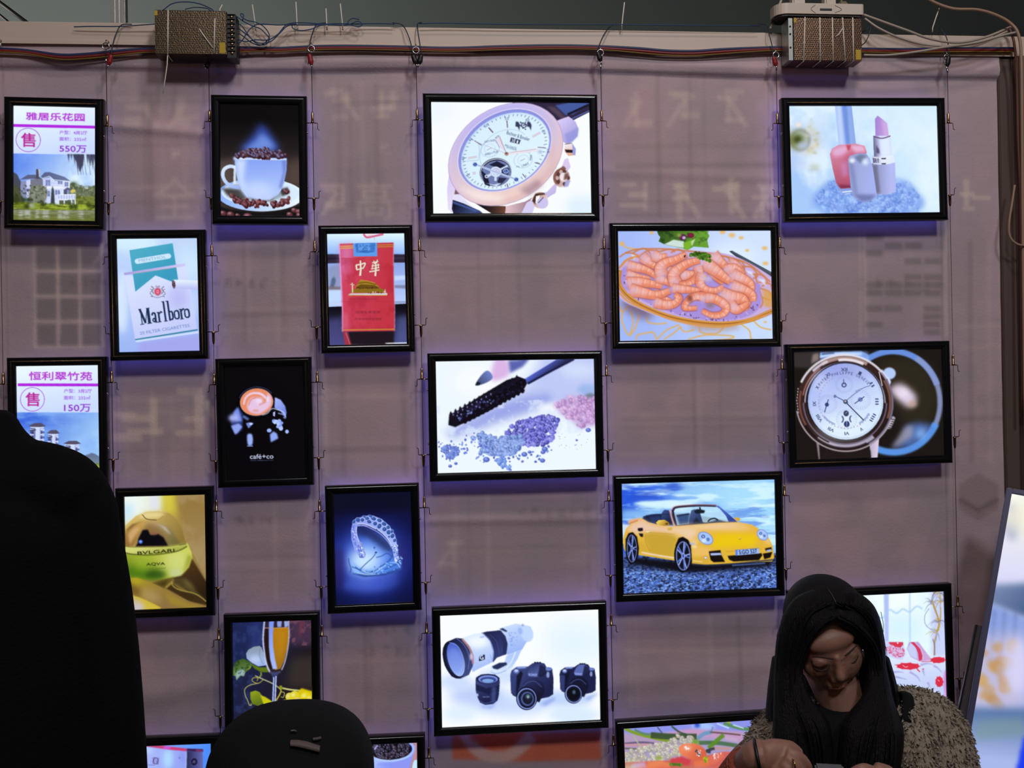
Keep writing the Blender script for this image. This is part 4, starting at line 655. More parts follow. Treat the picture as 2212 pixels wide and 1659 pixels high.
    A.L([(690, 715), (820, 785), (850, 800)], 9, '#4a568c'); A.E(703, 725, 16, 18, '#6a78a8'); A.L([(815, 785), (1020, 1000)], 11, '#232a50'); A.L([(815, 785), (990, 645), (1100, 600)], 6, '#4a568c'); A.P([(930, 660), (1000, 630), (985, 660), (945, 690)], '#8c9cd0', .8); A.E(820, 788, 26, 26, '#4a506c'); A.E(818, 782, 11, 10, '#c0b4c4')
    A.P(A.ell(826, 922, 30, 34), '#3c4264'); A.P(A.ell(832, 1045, 32, 36), '#323c6c'); A.L([(815, 925), (840, 905)], 6, '#a8b4e0'); A.L([(832, 1010), (832, 1080)], 6, '#a8b4e0'); A.ring(775, 990, 18, 34, 14, '#404a80', 0, 1, 1, -90, 90); A.ring(885, 985, 18, 34, 14, '#404a80', 0, 1, 1, 90, 270)
def art_perfume(A):
    A.bg(('#c8b04c', '#8a6c34', (650, 300), (1080, 600)))
    A.P([(740, 200), (1120, 200), (1120, 1300), (1000, 1000), (820, 620)], ('#94763c', '#a08858', (900, 250), (1000, 900)), 1, 30); A.N([(740, 200), (1120, 200), (1120, 1200), (850, 700)], 180, '#ac9468', .45, .7, .6)
    A.P([(150, 200), (640, 200), (600, 400), (380, 420), (200, 560)], '#e8f0e0', .95, 40); A.G(300, 330, 130, 150, '#eef8f4', .95); A.P([(470, 215), (570, 215), (560, 380), (480, 380)], '#dfe2f4', .8, 20); A.P([(590, 215), (730, 215), (740, 420), (640, 400)], '#d2c83c', .85, 30); A.P([(170, 300), (290, 300), (300, 420), (190, 540)], '#c0e4fb', .7, 30)
    # shell
    A.P([(180, 620), (215, 540), (320, 440), (430, 395), (560, 388), (680, 415), (760, 480), (820, 600), (862, 750), (860, 800), (200, 800)], ('#d2b464', '#8c7438', (350, 430), (780, 760)), 1, 3)
    A.P([(330, 450), (430, 398), (560, 392), (640, 420), (560, 470), (420, 470)], '#ecdc9c', .8, 14); A.P([(190, 640), (260, 560), (430, 500), (380, 600), (300, 770), (190, 790)], ('#c89c54', '#8c6430', (380, 520), (210, 740)), .95, 10); A.P([(200, 610), (280, 530), (420, 490), (330, 530), (230, 600)], '#6a4a20', .8, 8); A.P([(240, 640), (300, 570), (380, 560), (300, 680), (260, 760)], '#d8b078', .8, 12)
    A.P([(430, 520), (540, 500), (680, 560), (780, 720), (820, 770), (660, 770), (560, 600)], ('#b49a6c', '#6c6434', (560, 520), (760, 740)), 1, 14); A.P([(560, 530), (640, 570), (700, 650), (680, 640)], '#c4bcb8', .9, 8); A.P([(340, 700), (400, 580), (440, 520), (560, 560), (620, 640), (680, 775), (310, 775)], '#7c5c38', .7, 22)
    A.P([(350, 690), (395, 595), (450, 590), (480, 650), (560, 640), (620, 680), (672, 775), (320, 775), (345, 740)], '#0a080c', 1, 6); A.E(515, 636, 44, 16, '#8c5c48', 5, .9, 5); A.E(376, 724, 21, 21, '#4c78f0', 0, 1, 4); A.E(374, 722, 11, 11, '#88b4ff', 0, 1, 2); A.L([(390, 425), (440, 475), (545, 487)], 8, '#4c3c20', .9); A.L([(560, 485), (620, 445)], 5, '#8c7038', .8)
    # bowl
    A.P([(180, 770), (300, 785), (640, 785), (880, 748), (925, 850), (935, 920), (900, 1010), (850, 1070), (760, 1130), (600, 1150), (400, 1140), (180, 1100)], ('#c8cc58', '#8c9e28', (700, 820), (450, 1120)), 1, 3)
    A.P([(160, 960), (300, 1000), (480, 1010), (640, 1040), (640, 1130), (400, 1150), (160, 1110)], '#3c6c10', .85, 40); A.G(540, 1090, 110, 45, '#2c4c10', .8); A.G(760, 960, 140, 130, '#d4dc88', .8); A.G(760, 1080, 70, 50, '#c8d0a0', .8); A.P([(340, 880), (500, 880), (460, 1040), (330, 1040)], '#94b428', .5, 30); A.P([(880, 880), (935, 900), (890, 1020), (840, 1080), (860, 980)], '#8c8c20', .7, 16)
    A.P([(180, 770), (300, 785), (640, 785), (880, 748), (870, 790), (780, 835), (560, 862), (350, 868), (180, 845)], ('#d2d478', '#a8ac48', (500, 780), (520, 870)), 1, 2); A.L([(180, 835), (300, 862), (500, 872), (700, 850), (800, 825), (875, 785)], 11, '#3c4410', .9, 2); A.L([(185, 768), (300, 783), (640, 783), (870, 752)], 6, '#6c7028', .9); A.L([(790, 770), (860, 758)], 8, '#5c6024', .8)
    A.T('BVLGARI', 345, 868, 395, 36, '#272c0c', 3.5, bold=2); A.T('AQVA', 440, 996, 200, 36, '#2f3810', 1.5, bold=1); A.T('POUR HOMME', 440, 1034, 210, 15, '#5c6a20', 1.5, .9); A.T('MARINE', 450, 1098, 140, 14, '#3c5414', 1, .5)
    # cloth
    A.P([(930, 920), (1100, 1200), (1120, 1460), (1000, 1380), (720, 1130), (820, 1110), (900, 1020)], ('#4c3418', '#2a1c10', (930, 960), (1080, 1300)), 1, 5); A.P([(720, 1180), (760, 1130), (860, 1130), (960, 1260), (1080, 1380), (900, 1290)], '#4c4020', 1, 12); A.P([(830, 1140), (920, 1180), (980, 1280), (880, 1240)], '#6c6030', .7, 16)
    A.P([(480, 1190), (600, 1150), (740, 1120), (710, 1180), (640, 1250), (560, 1230)], '#6c5820', 1, 6); A.P([(540, 1190), (680, 1150), (640, 1230)], '#40340f', .8, 12); A.P([(650, 1240), (720, 1190), (800, 1260), (960, 1310), (1085, 1390), (1080, 1440), (900, 1400), (780, 1320)], '#3c2c14', 1, 6); A.L([(715, 1170), (730, 1220), (800, 1265), (950, 1305), (1030, 1350), (1090, 1400)], 12, '#b09c48', .9, 3); A.L([(650, 1240), (720, 1180)], 22, '#a08c40', .9, 6)
    A.P([(180, 1100), (240, 1130), (340, 1120), (500, 1180), (660, 1260), (900, 1390), (1110, 1460), (1110, 1500), (180, 1500)], ('#a89028', '#8c7040', (300, 1150), (600, 1460)), 1, 4); A.P([(240, 1140), (340, 1130), (420, 1160), (330, 1210), (260, 1180)], '#b4a820', .8, 18); A.P([(220, 1150), (400, 1260), (380, 1330), (230, 1290)], '#644c24', .8, 26); A.P([(380, 1230), (560, 1290), (600, 1400), (420, 1380)], '#b09468', .7, 30); A.P([(640, 1280), (900, 1420), (1090, 1460), (900, 1470), (700, 1420)], '#a48c28', .7, 20); A.P([(180, 1280), (380, 1350), (560, 1440), (640, 1500), (180, 1500)], ('#d0b840', '#c0b0a0', (420, 1380), (300, 1470)), 1, 5); A.L([(240, 1300), (400, 1360), (600, 1460)], 10, '#d4c038', .9, 4); A.G(330, 1440, 90, 50, '#ccc4d0', .8)
def art_tiara(A):
    A.bg('#0b0c2c'); A.G(660, 950, 440, 440, '#1c2c9c', .9); A.G(640, 950, 330, 290, '#3a60f0', .95); A.G(640, 960, 250, 240, '#86b6ff', .95); A.G(560, 980, 170, 130, '#d2ecff', .95); A.G(560, 1250, 250, 80, '#4c64d8', .6); A.G(800, 1220, 160, 90, '#3c50c0', .6); A.G(1000, 900, 90, 200, '#241c5c', .5); A.G(270, 1050, 70, 250, '#2a1c58', .6)
    A.P([(470, 570), (560, 570), (700, 650), (850, 770), (910, 870), (800, 860), (600, 700), (520, 680), (480, 640)], '#1c2450', .75, 26); A.P([(200, 190), (1110, 170), (1110, 380), (700, 420), (200, 420)], '#0a0a20', .8, 40)
    # inner glow, water
    A.P([(400, 960), (480, 1030), (560, 1080), (700, 1090), (820, 1000), (880, 950), (1000, 960), (990, 1080), (880, 1120), (640, 1150), (450, 1120)], ('#8cbcff', '#4c84e8', (500, 1000), (800, 1140)), .9, 8); A.P([(430, 1110), (560, 1130), (760, 1130), (985, 1070), (960, 1105), (800, 1150), (560, 1160)], '#28448c', .8, 6)
    for p in ([(460, 1040), (520, 1090), (600, 1110), (680, 1100), (750, 1050), (820, 1000), (870, 960), (900, 900)], [(520, 1070), (580, 1010), (660, 940), (700, 880)], [(700, 940), (760, 925), (830, 895), (880, 930)], [(430, 1120), (560, 1150), (720, 1148), (880, 1120), (985, 1075)], [(380, 940), (390, 1000), (410, 1060), (400, 1110)], [(420, 1040), (470, 1060), (530, 1080)], [(800, 1080), (900, 1040), (970, 1010)]): A.L(p, 10, '#2c4c9c', .85, 1)
    for p in ([(540, 1090), (640, 1120), (720, 1090), (800, 1040)], [(560, 1050), (640, 980), (690, 930)], [(860, 1000), (940, 1010), (980, 1060)], [(480, 1110), (600, 1135), (740, 1130)]): A.L(p, 8, '#c4e2ff', .9, 1)
    A.dots([(880, 950), (1000, 930), (980, 1080), (840, 1120), (700, 1140), (500, 1130)], 60, 5, 14, ['#2c54ac', '#a8d0ff', '#6c9cf0'], .6, .8); A.dots([(940, 960), (1010, 940), (1000, 980), (950, 1000)], 14, 6, 12, ['#1c2c6c', '#8cb0f8']); A.E(678, 825, 12, 12, '#3c64b4'); A.E(698, 880, 14, 9, '#28448c'); A.E(698, 776, 7, 9, '#4870c8'); A.E(845, 855, 12, 7, '#28448c')
    # band
    A.P([(405, 620), (420, 540), (480, 480), (560, 450), (660, 450), (760, 490), (850, 570), (920, 680), (945, 800), (965, 960), (920, 1000), (890, 850), (830, 730), (740, 640), (620, 580), (520, 560), (475, 575), (468, 640), (500, 760), (580, 890), (570, 940), (520, 940), (450, 850), (410, 720)], ('#8c9cf0', '#a8c0ff', (420, 560), (930, 900)), sm=0)
    A.L([(440, 560), (425, 640), (440, 740), (500, 860), (550, 930)], 20, '#6a7ce0', .8, 4); A.L([(470, 580), (468, 650), (500, 750), (570, 870)], 9, '#d4dcff', 1)
    A.L([(480, 550), (560, 552), (660, 592), (760, 652), (840, 740), (890, 830)], 13, '#2a2c6c'); 
    for i in range(44):
        sp = spline([(480, 545), (560, 547), (660, 588), (760, 648), (840, 736), (892, 830)], False, 9); x, y = sp[int(i*(len(sp)-1)/43)]; A.E(x, y, 7, 7, '#c8d4ff')
    A.L([(476, 568), (560, 570), (660, 612), (750, 668), (830, 750), (880, 830)], 8, '#a8b4f8')
    for x, y, r, rr in ((485, 500, 34, 30), (535, 500, 28, 26), (590, 482, 32, 24), (615, 522, 34, 24), (665, 485, 40, 26), (685, 545, 30, 28), (735, 508, 36, 24), (735, 575, 30, 38), (790, 550, 36, 26), (795, 612, 32, 30), (838, 590, 26, 26), (845, 648, 32, 32), (890, 692, 28, 34), (882, 640, 20, 26), (915, 745, 22, 26), (440, 520, 20, 28), (630, 458, 30, 14), (560, 462, 26, 12), (850, 700, 14, 16)): A.E(x, y, r, rr, '#b4c4ff', 25); A.E(x, y, r*.8, rr*.8, '#2c4a94', 25); A.E(x-4, y-4, r*.45, rr*.35, '#4c74c4', 25, .8, 3)
    for i in range(16): A.L([(495+i*5, 745+i*11), (540+i*2.5, 780+i*8)], 6, '#2c3c8c' if i % 2 else '#d4e0ff', .8)
    A.dots([(470, 800), (520, 800), (580, 900), (560, 945), (510, 930)], 40, 5, 9, ['#6c84e0', '#dce8ff', '#4860b8']); A.dots([(415, 580), (450, 570), (470, 760), (520, 860), (480, 850), (425, 720)], 40, 5, 9, ['#7c8ce8', '#c8d4ff', '#5c70d0']); A.dots([(900, 820), (945, 800), (965, 960), (930, 1000)], 60, 6, 12, ['#7c94e8', '#dce8ff', '#4860b8', '#a8bcff'])
def wheel(A, cx, cy, rx, ry):
    A.E(cx-6, cy, rx*1.18, ry*1.1, '#0e0c12'); A.E(cx, cy, rx, ry, '#10121c'); A.ring(cx, cy, rx*.93, ry*.94, rx*.13, '#8c9ce8', 0, .95, 1); A.ring(cx+2, cy, rx*.8, ry*.84, rx*.1, '#1c2440')
    for i in range(5):
        a = math.radians(-72+i*72); d = .14
        for s in (-d, d): A.L([(cx+rx*.12*math.cos(a), cy+ry*.12*math.sin(a)), (cx+rx*.9*math.cos(a+s), cy+ry*.9*math.sin(a+s))], (rx*.2, rx*.16), '#98aef4' if s < 0 else '#5c74d0')
    A.E(cx, cy, rx*.26, ry*.22, '#8ca0f0'); A.E(cx, cy, rx*.13, ry*.12, '#3c4c90')
def art_car(A):
    A.bg(('#2c5ce4', '#8cc4fb', (300, 250), (1500, 500))); A.P([(700, 250), (1900, 200), (2000, 1000), (1500, 800), (1300, 480), (800, 420)], '#b8ecff', .7, 60); A.N([(200, 240), (2000, 190), (2000, 950), (200, 950)], (60, 330), '#d8f8ff', .46, .66, .85); A.N([(1200, 500), (2000, 450), (2000, 900), (1300, 900)], (40, 260), '#5c8ce8', .5, .7, .7); A.N([(200, 240), (900, 230), (900, 420), (200, 450)], (70, 300), '#2448c8', .42, .7, .7, 40)
    A.P([(320, 490), (420, 460), (520, 455), (800, 450), (1000, 480), (1000, 540), (600, 540), (350, 500)], '#d8f6ff', .95, 12); A.P([(770, 380), (900, 370), (1000, 390), (850, 400)], '#d8f6ff', .9, 6); A.P([(200, 520), (360, 545), (300, 575), (200, 570)], '#3058d0', .8, 8); A.P([(200, 560), (700, 530), (700, 680), (200, 680)], '#a4dcfb', .7, 25); A.P([(200, 720), (300, 730), (230, 860), (200, 870)], '#e0f4ff', .9, 8)
    # ground
    A.P([(150, 1040), (400, 1100), (1400, 1200), (2000, 1030), (2050, 1550), (150, 1600)], '#4c6cc4'); A.N([(150, 1100), (2000, 1050), (2000, 1550), (150, 1600)], (14, 26), '#1c2440', .47, .58, .9); A.N([(150, 1150), (2000, 1100), (2000, 1550), (150, 1600)], (13, 22), '#8cb8ff', .52, .68, .9); A.P([(200, 1150), (2000, 1080), (2000, 1200), (1200, 1290), (200, 1230)], '#141428', .55, 30); A.P([(250, 1100), (800, 1150), (1900, 1100), (1900, 1190), (1200, 1250), (900, 1270), (300, 1180)], '#0c0c14', .95, 14)
    # interior
    A.P([(425, 660), (480, 620), (600, 605), (760, 600), (1000, 600), (1500, 690), (1000, 740), (620, 730), (500, 700)], '#151e40', 1, 3); A.P([(500, 640), (640, 620), (650, 690), (560, 700)], '#2c3c70', .8, 8); A.P([(650, 660), (660, 590), (690, 555), (740, 560), (760, 600), (760, 690), (680, 690)], ('#3a4c84', '#1c2850', (670, 570), (740, 680)), sm=0); A.P([(820, 640), (980, 620), (970, 720), (850, 730)], '#3c5890', .9, 10); A.L([(440, 640), (560, 612), (740, 605), (960, 605)], 12, '#243058')
    # windscreen
    A.P([(780, 540), (900, 520), (1300, 505), (1420, 600), (1500, 690), (1100, 710), (830, 735)], '#c8eefc', .75, 4); A.P([(980, 640), (1000, 560), (1040, 545), (1100, 580), (1130, 690), (1180, 720), (970, 715)], ('#4a6090', '#22305c', (1010, 560), (1100, 690))); A.P([(1020, 690), (1060, 640), (1110, 700), (1080, 715), (1020, 715)], '#1c2438', .9, 5); A.P([(830, 620), (980, 600), (970, 715), (860, 730)], '#2c4478', .9, 10); A.L([(830, 625), (980, 600)], 20, '#1c2848', .9, 3); A.L([(1190, 690), (1220, 660), (1270, 650), (1310, 670)], 16, '#1c2440'); A.P([(1180, 700), (1300, 665), (1410, 690), (1430, 705), (1200, 715)], '#26345c', .95, 4)
    A.P([(1030, 575), (1060, 545), (1100, 545), (1160, 560), (1150, 590), (1060, 598)], '#171c2e', 1, 2); A.L([(1100, 520), (1105, 550)], 16, '#171c2e')
    A.L([(790, 560), (815, 530), (900, 515), (1100, 502), (1290, 505)], 26, '#332c40'); A.L([(770, 560), (800, 520), (900, 502), (1100, 492), (1300, 497)], 8, '#c890a0', .9, 2); A.P([(1270, 500), (1320, 505), (1420, 590), (1530, 690), (1430, 690), (1400, 620), (1330, 540)], ('#5c74d0', '#2c3c8c', (1340, 520), (1460, 680))); A.L([(785, 555), (800, 640), (825, 740)], 26, '#2c2840'); A.L([(757, 560), (775, 650), (805, 745)], 20, '#e0a8a0', .95, 2); A.L([(830, 740), (1100, 708), (1530, 692)], 12, '#141c34')
    # body
    Y = '#e8b444'
    A.P([(205, 900), (240, 780), (300, 720), (380, 670), (430, 655), (500, 700), (640, 735), (770, 745), (1000, 728), (1300, 700), (1530, 690), (1700, 720), (1780, 770), (1880, 860), (1930, 960), (1945, 1090), (1920, 1140), (1500, 1165), (1150, 1185), (1000, 1175), (990, 1000), (960, 920), (900, 880), (850, 890), (815, 980), (805, 1140), (600, 1110), (385, 1080), (370, 950), (330, 850), (280, 830), (240, 880), (235, 1050), (215, 1000)], (Y, '#e2b63a', (500, 700), (500, 1100)))
    A.P([(240, 790), (300, 730), (420, 660), (500, 705), (640, 745), (780, 780), (800, 830), (480, 815), (360, 840), (290, 810)], '#ecc8b8', .9, 22); A.P([(450, 830), (560, 820), (700, 830), (800, 840), (830, 880), (810, 980), (800, 1100), (600, 1090), (520, 1070), (480, 950)], '#c4a034', .85, 18); A.P([(390, 900), (470, 960), (520, 1060), (390, 1070)], '#d2a838', .8, 14); A.P([(640, 745), (1000, 735), (1100, 790), (1060, 850), (980, 930), (900, 870), (800, 830)], '#eed0b4', .9, 28); A.P([(850, 745), (1300, 705), (1600, 720), (1720, 770), (1500, 800), (1250, 790), (1000, 770)], '#efc890', .85, 26); A.P([(1000, 740), (1500, 700), (1620, 715), (1400, 745), (1100, 770)], '#f0d8cc', .6, 20)
    A.P([(1240, 830), (1500, 820), (1740, 830), (1760, 920), (1700, 970), (1300, 990), (1210, 970), (1270, 900)], '#ecc810', .95, 26); A.P([(1000, 960), (1150, 980), (1240, 1000), (1180, 1100), (1010, 1090)], '#efc070', .8, 20); A.P([(1090, 900), (1040, 980), (1000, 960), (1000, 900)], '#f0d4b0', .7, 18); A.P([(1780, 780), (1880, 870), (1920, 950), (1850, 930)], '#f0cc94', .7, 14); A.P([(1010, 1110), (1180, 1080), (1200, 1170), (1010, 1170)], '#d8a83c', .7, 14)
    A.L([(420, 1050), (600, 1080), (800, 1110)], 16, '#f0dcd8', .95, 3); A.L([(1010, 1140), (1120, 1150)], 10, '#f4e0b0', .9, 3); A.L([(470, 815), (800, 835)], 6, '#c08c30', .8); A.L([(520, 1040), (470, 940), (470, 840)], 4, '#a07c28', .8); A.L([(1000, 1178), (1200, 1190), (1500, 1168), (1930, 1120)], 16, '#26304c', .95, 3); A.L([(1460, 1190), (1840, 1160)], 14, '#5c7cc8', .8, 5)
    A.P([(260, 700), (300, 668), (380, 652), (420, 650), (370, 690), (280, 725)], '#e4b08c', 1, 3); A.L([(275, 718), (380, 680)], 12, '#c07c40', .9, 3)
    A.P([(380, 770), (436, 765), (440, 800), (400, 808), (378, 795)], '#141018', 1, 2); A.P([(388, 830), (440, 832), (440, 872), (410, 868)], '#141018', 1, 2); A.E(495, 810, 26, 8, '#f0dca8', -10)
    A.P([(590, 705), (620, 675), (690, 670), (740, 700), (748, 735), (680, 740), (610, 730)], ('#ecc858', '#a87c24', (640, 680), (700, 740)), sm=0); A.P([(700, 710), (730, 705), (725, 725), (700, 722)], '#3c2c14', .9, 2); A.P([(715, 765), (780, 755), (775, 790), (730, 795)], '#d8ac48', .9, 3); A.P([(1490, 645), (1530, 632), (1568, 655), (1545, 685), (1510, 670)], '#d8a844')
    # arches, wheels
    A.P([(240, 1060), (235, 900), (270, 830), (320, 815), (370, 870), (390, 1000), (380, 1100), (330, 1160), (280, 1150)], '#0c0a10', 1, 3); A.P([(808, 1100), (815, 960), (850, 880), (900, 865), (960, 900), (990, 960), (1000, 1150), (950, 1250), (850, 1200)], '#0c0a10', 1, 3)
    wheel(A, 308, 1005, 58, 165); wheel(A, 900, 1085, 84, 172)
    # lamps, nose
    for cx, cy, rx, ry, r in ((1160, 880, 95, 68, 32), (1815, 835, 72, 56, 46)): A.E(cx, cy, rx, ry, '#7c8cd8', r); A.E(cx, cy, rx*.9, ry*.88, '#a8c4fb', r); A.E(cx-rx*.28, cy-ry*.3, rx*.24, rx*.22, '#3c549c'); A.E(cx-rx*.28, cy-ry*.3, rx*.13, rx*.12, '#98b8f8'); A.E(cx+rx*.3, cy+ry*.2, rx*.22, rx*.22, '#5c7cc0'); A.G(cx-rx*.2, cy+ry*.4, rx*.3, rx*.2, '#e4f4ff', .9)
    A.L([(975, 940), (1030, 948)], 20, '#a8b8ec', .95, 2); A.E(1158, 1105, 20, 20, '#b09c90'); A.E(1158, 1105, 11, 11, '#e8e4ee'); A.E(1555, 880, 14, 11, '#b08c24'); A.E(1553, 876, 8, 6, '#f4e8c0'); A.G(1030, 980, 30, 12, '#f4e4c0', .8)
    A.P([(1195, 1030), (1330, 1015), (1340, 1070), (1380, 1150), (1250, 1155), (1215, 1130)], '#140c0c', 1, 2); A.P([(1210, 1052), (1330, 1045), (1345, 1070), (1220, 1078)], '#b4c4f4', 1, 3); A.P([(1410, 1080), (1800, 1045), (1810, 1070), (1770, 1125), (1480, 1145), (1430, 1125)], '#140c0c', 1, 2); A.P([(1815, 1050), (1925, 1030), (1900, 1095), (1830, 1115)], '#140c0c', 1, 2); A.P([(1840, 990), (1915, 975), (1920, 1010), (1850, 1020)], '#241814', 1, 2); A.L([(1860, 1020), (1915, 1008)], 22, '#a8b8f0', 1, 2)
    A.L([(1400, 1030), (1800, 1000)], 8, '#c08c28', .7, 2)
    A.P([(1500, 1012), (1768, 988), (1778, 1048), (1502, 1076)], '#9cbcfb'); A.P([(1500, 1012), (1528, 1010), (1528, 1074), (1502, 1076)], '#5c84e4'); A.T('S:GO 527', 1545, 1062, 205, 46, '#28304c', 5.5, bold=2); A.L([(1500, 1012), (1768, 988)], 4, '#4c5c90', .9)
def art_wine(A):
    A.bg(('#1c2450', '#1c1418', (300, 400), (950, 700))); A.P([(770, 160), (1010, 150), (1020, 420), (780, 420)], '#4c3450', .8, 30); A.N([(780, 160), (1010, 160), (1010, 420), (780, 420)], 50, '#7c4c5c', .5, .7, .7); A.P([(880, 170), (920, 170), (900, 330), (880, 330)], '#7c3440', .6, 10); A.P([(800, 550), (1020, 520), (1030, 860), (760, 840)], '#3a322c', .8, 40); A.P([(380, 180), (500, 180), (500, 440), (380, 440)], '#2c3c84', .7, 40); A.N([(190, 170), (520, 170), (520, 1100), (220, 1100)], 60, '#32427c', .45, .7, .5)
    # leaves
    A.P([(342, 500), (365, 460), (420, 430), (480, 422), (500, 440), (545, 560), (550, 620), (470, 630), (400, 590), (350, 550)], ('#8c9cac', '#9cb4e8', (420, 440), (450, 600))); A.G(440, 560, 60, 40, '#c0d2f8', .8); A.L([(490, 430), (480, 520), (520, 610)], 6, '#6c7c88', .8, 2)
    A.P([(215, 640), (240, 580), (310, 550), (360, 570), (410, 610), (390, 650), (340, 690), (325, 730), (290, 720), (250, 770), (245, 730), (215, 720)], ('#3c5c24', '#6c8c50', (260, 570), (300, 720))); A.P([(240, 690), (330, 650), (330, 725), (290, 718), (252, 765)], '#a4bcd0', .85, 8); A.P([(390, 600), (480, 640), (570, 640), (575, 690), (500, 690), (430, 650)], '#5c7418', 1, 4); A.N([(220, 560), (400, 560), (390, 680), (220, 720)], 30, '#24401c', .5, .7, .8); A.P([(340, 680), (400, 620), (390, 650)], '#8ca024', .9, 4)
    A.P([(395, 890), (450, 875), (490, 890), (520, 930), (540, 1000), (480, 1030), (420, 1010), (400, 960)], ('#8c9c1c', '#5c7418', (430, 890), (480, 1010))); A.P([(500, 920), (550, 940), (630, 990), (630, 1040), (540, 1030)], '#c8c414', 1, 3); A.P([(530, 1020), (640, 1000), (640, 1120), (530, 1120)], '#ccc890', .95, 6)
    # stems
    A.L([(500, 690), (500, 720), (480, 750)], 14, '#8c9438'); A.L([(440, 725), (520, 760), (610, 800), (690, 850)], 12, '#a8a888'); A.L([(720, 852), (800, 868), (900, 880), (1020, 905)], 17, '#c8c47c'); A.L([(530, 760), (480, 800), (430, 790), (410, 765), (430, 745), (470, 750), (460, 780)], 8, '#a8a048'); A.L([(480, 800), (390, 820), (340, 860), (345, 920), (370, 970), (390, 1020), (410, 1020), (405, 1005)], 9, '#a8a468'); A.L([(690, 850), (710, 880), (690, 930), (660, 980)], 14, '#b4ac3c'); A.L([(715, 890), (745, 900), (735, 945), (710, 940)], 8, '#b4ac54'); A.P([(690, 830), (715, 825), (730, 860), (700, 870)], '#8c941c')
    # grapes
    A.P([(870, 900), (920, 855), (1040, 890), (1040, 1000), (900, 960)], '#d8c408', 1, 5)
    for x, y, r, c in ((800, 940, 44, '#d8cc3c'), (850, 930, 50, '#e0d020'), (760, 1010, 44, '#a8b858'), (830, 1010, 48, '#b4b82c'), (890, 990, 50, '#d8c458'), (960, 940, 50, '#e4d010'), (950, 1030, 46, '#d8c440'), (1010, 1020, 40, '#e8dca0'), (1010, 960, 40, '#e0cc14'), (780, 1070, 44, '#b8b440'), (870, 1070, 46, '#d4c03c')): A.E(x, y, r, r*.95, c); A.G(x-r*.3, y-r*.2, r*.45, r*.4, '#f0ecc0', .7)
    A.G(765, 1015, 24, 22, '#b8d0e4', .8); A.L([(970, 990), (966, 1025)], 6, '#4c3c14')
    # glass
    A.P([(512, 160), (770, 158), (778, 330), (770, 450), (740, 580), (710, 670), (670, 700), (600, 700), (560, 640), (525, 520), (508, 350)], '#2c2030', .9); A.P([(610, 240), (770, 236), (772, 350), (762, 450), (735, 570), (700, 655), (640, 670), (620, 560), (605, 400)], ('#b4780c', '#9c6c1c', (640, 260), (730, 640))); A.P([(640, 260), (740, 260), (740, 430), (680, 600), (650, 500)], '#c08818', .6, 26); A.P([(530, 250), (575, 250), (570, 400), (590, 560), (610, 660), (580, 650), (545, 540), (528, 400)], '#22120c', 1, 3); A.P([(568, 165), (620, 165), (612, 300), (618, 430), (640, 560), (665, 655), (620, 660), (590, 560), (572, 420), (568, 300)], ('#7c94f0', '#a4b8fb', (590, 200), (620, 600)), 1, 2); A.P([(650, 170), (700, 170), (695, 230), (655, 232)], '#98acf4', .9, 3); A.P([(722, 170), (765, 170), (765, 225), (730, 235)], '#a8b8f8', .9, 3); A.L([(520, 240), (640, 240), (770, 236)], 8, '#c89c70', .8)
    A.L([(520, 170), (512, 350), (530, 500), (555, 610), (590, 690)], 16, '#c8d4fb', .95, 2); A.L([(770, 165), (777, 330), (765, 470), (740, 590), (710, 670)], 11, '#d4d8f4', .9, 2); A.L([(590, 690), (640, 705), (700, 685)], 22, '#4c4858', .9, 4); A.P([(600, 690), (690, 690), (660, 740), (660, 1120), (618, 1120), (625, 760)], '#3a4478', .8, 3); A.L([(632, 740), (628, 1120)], 14, '#a8bcf8', .95); A.L([(655, 730), (650, 1120)], 13, '#c4d0f8', .9)
def barrel(A, x, y, rx, ry, c, rot=0): A.E(x, y, rx, ry, c, rot)
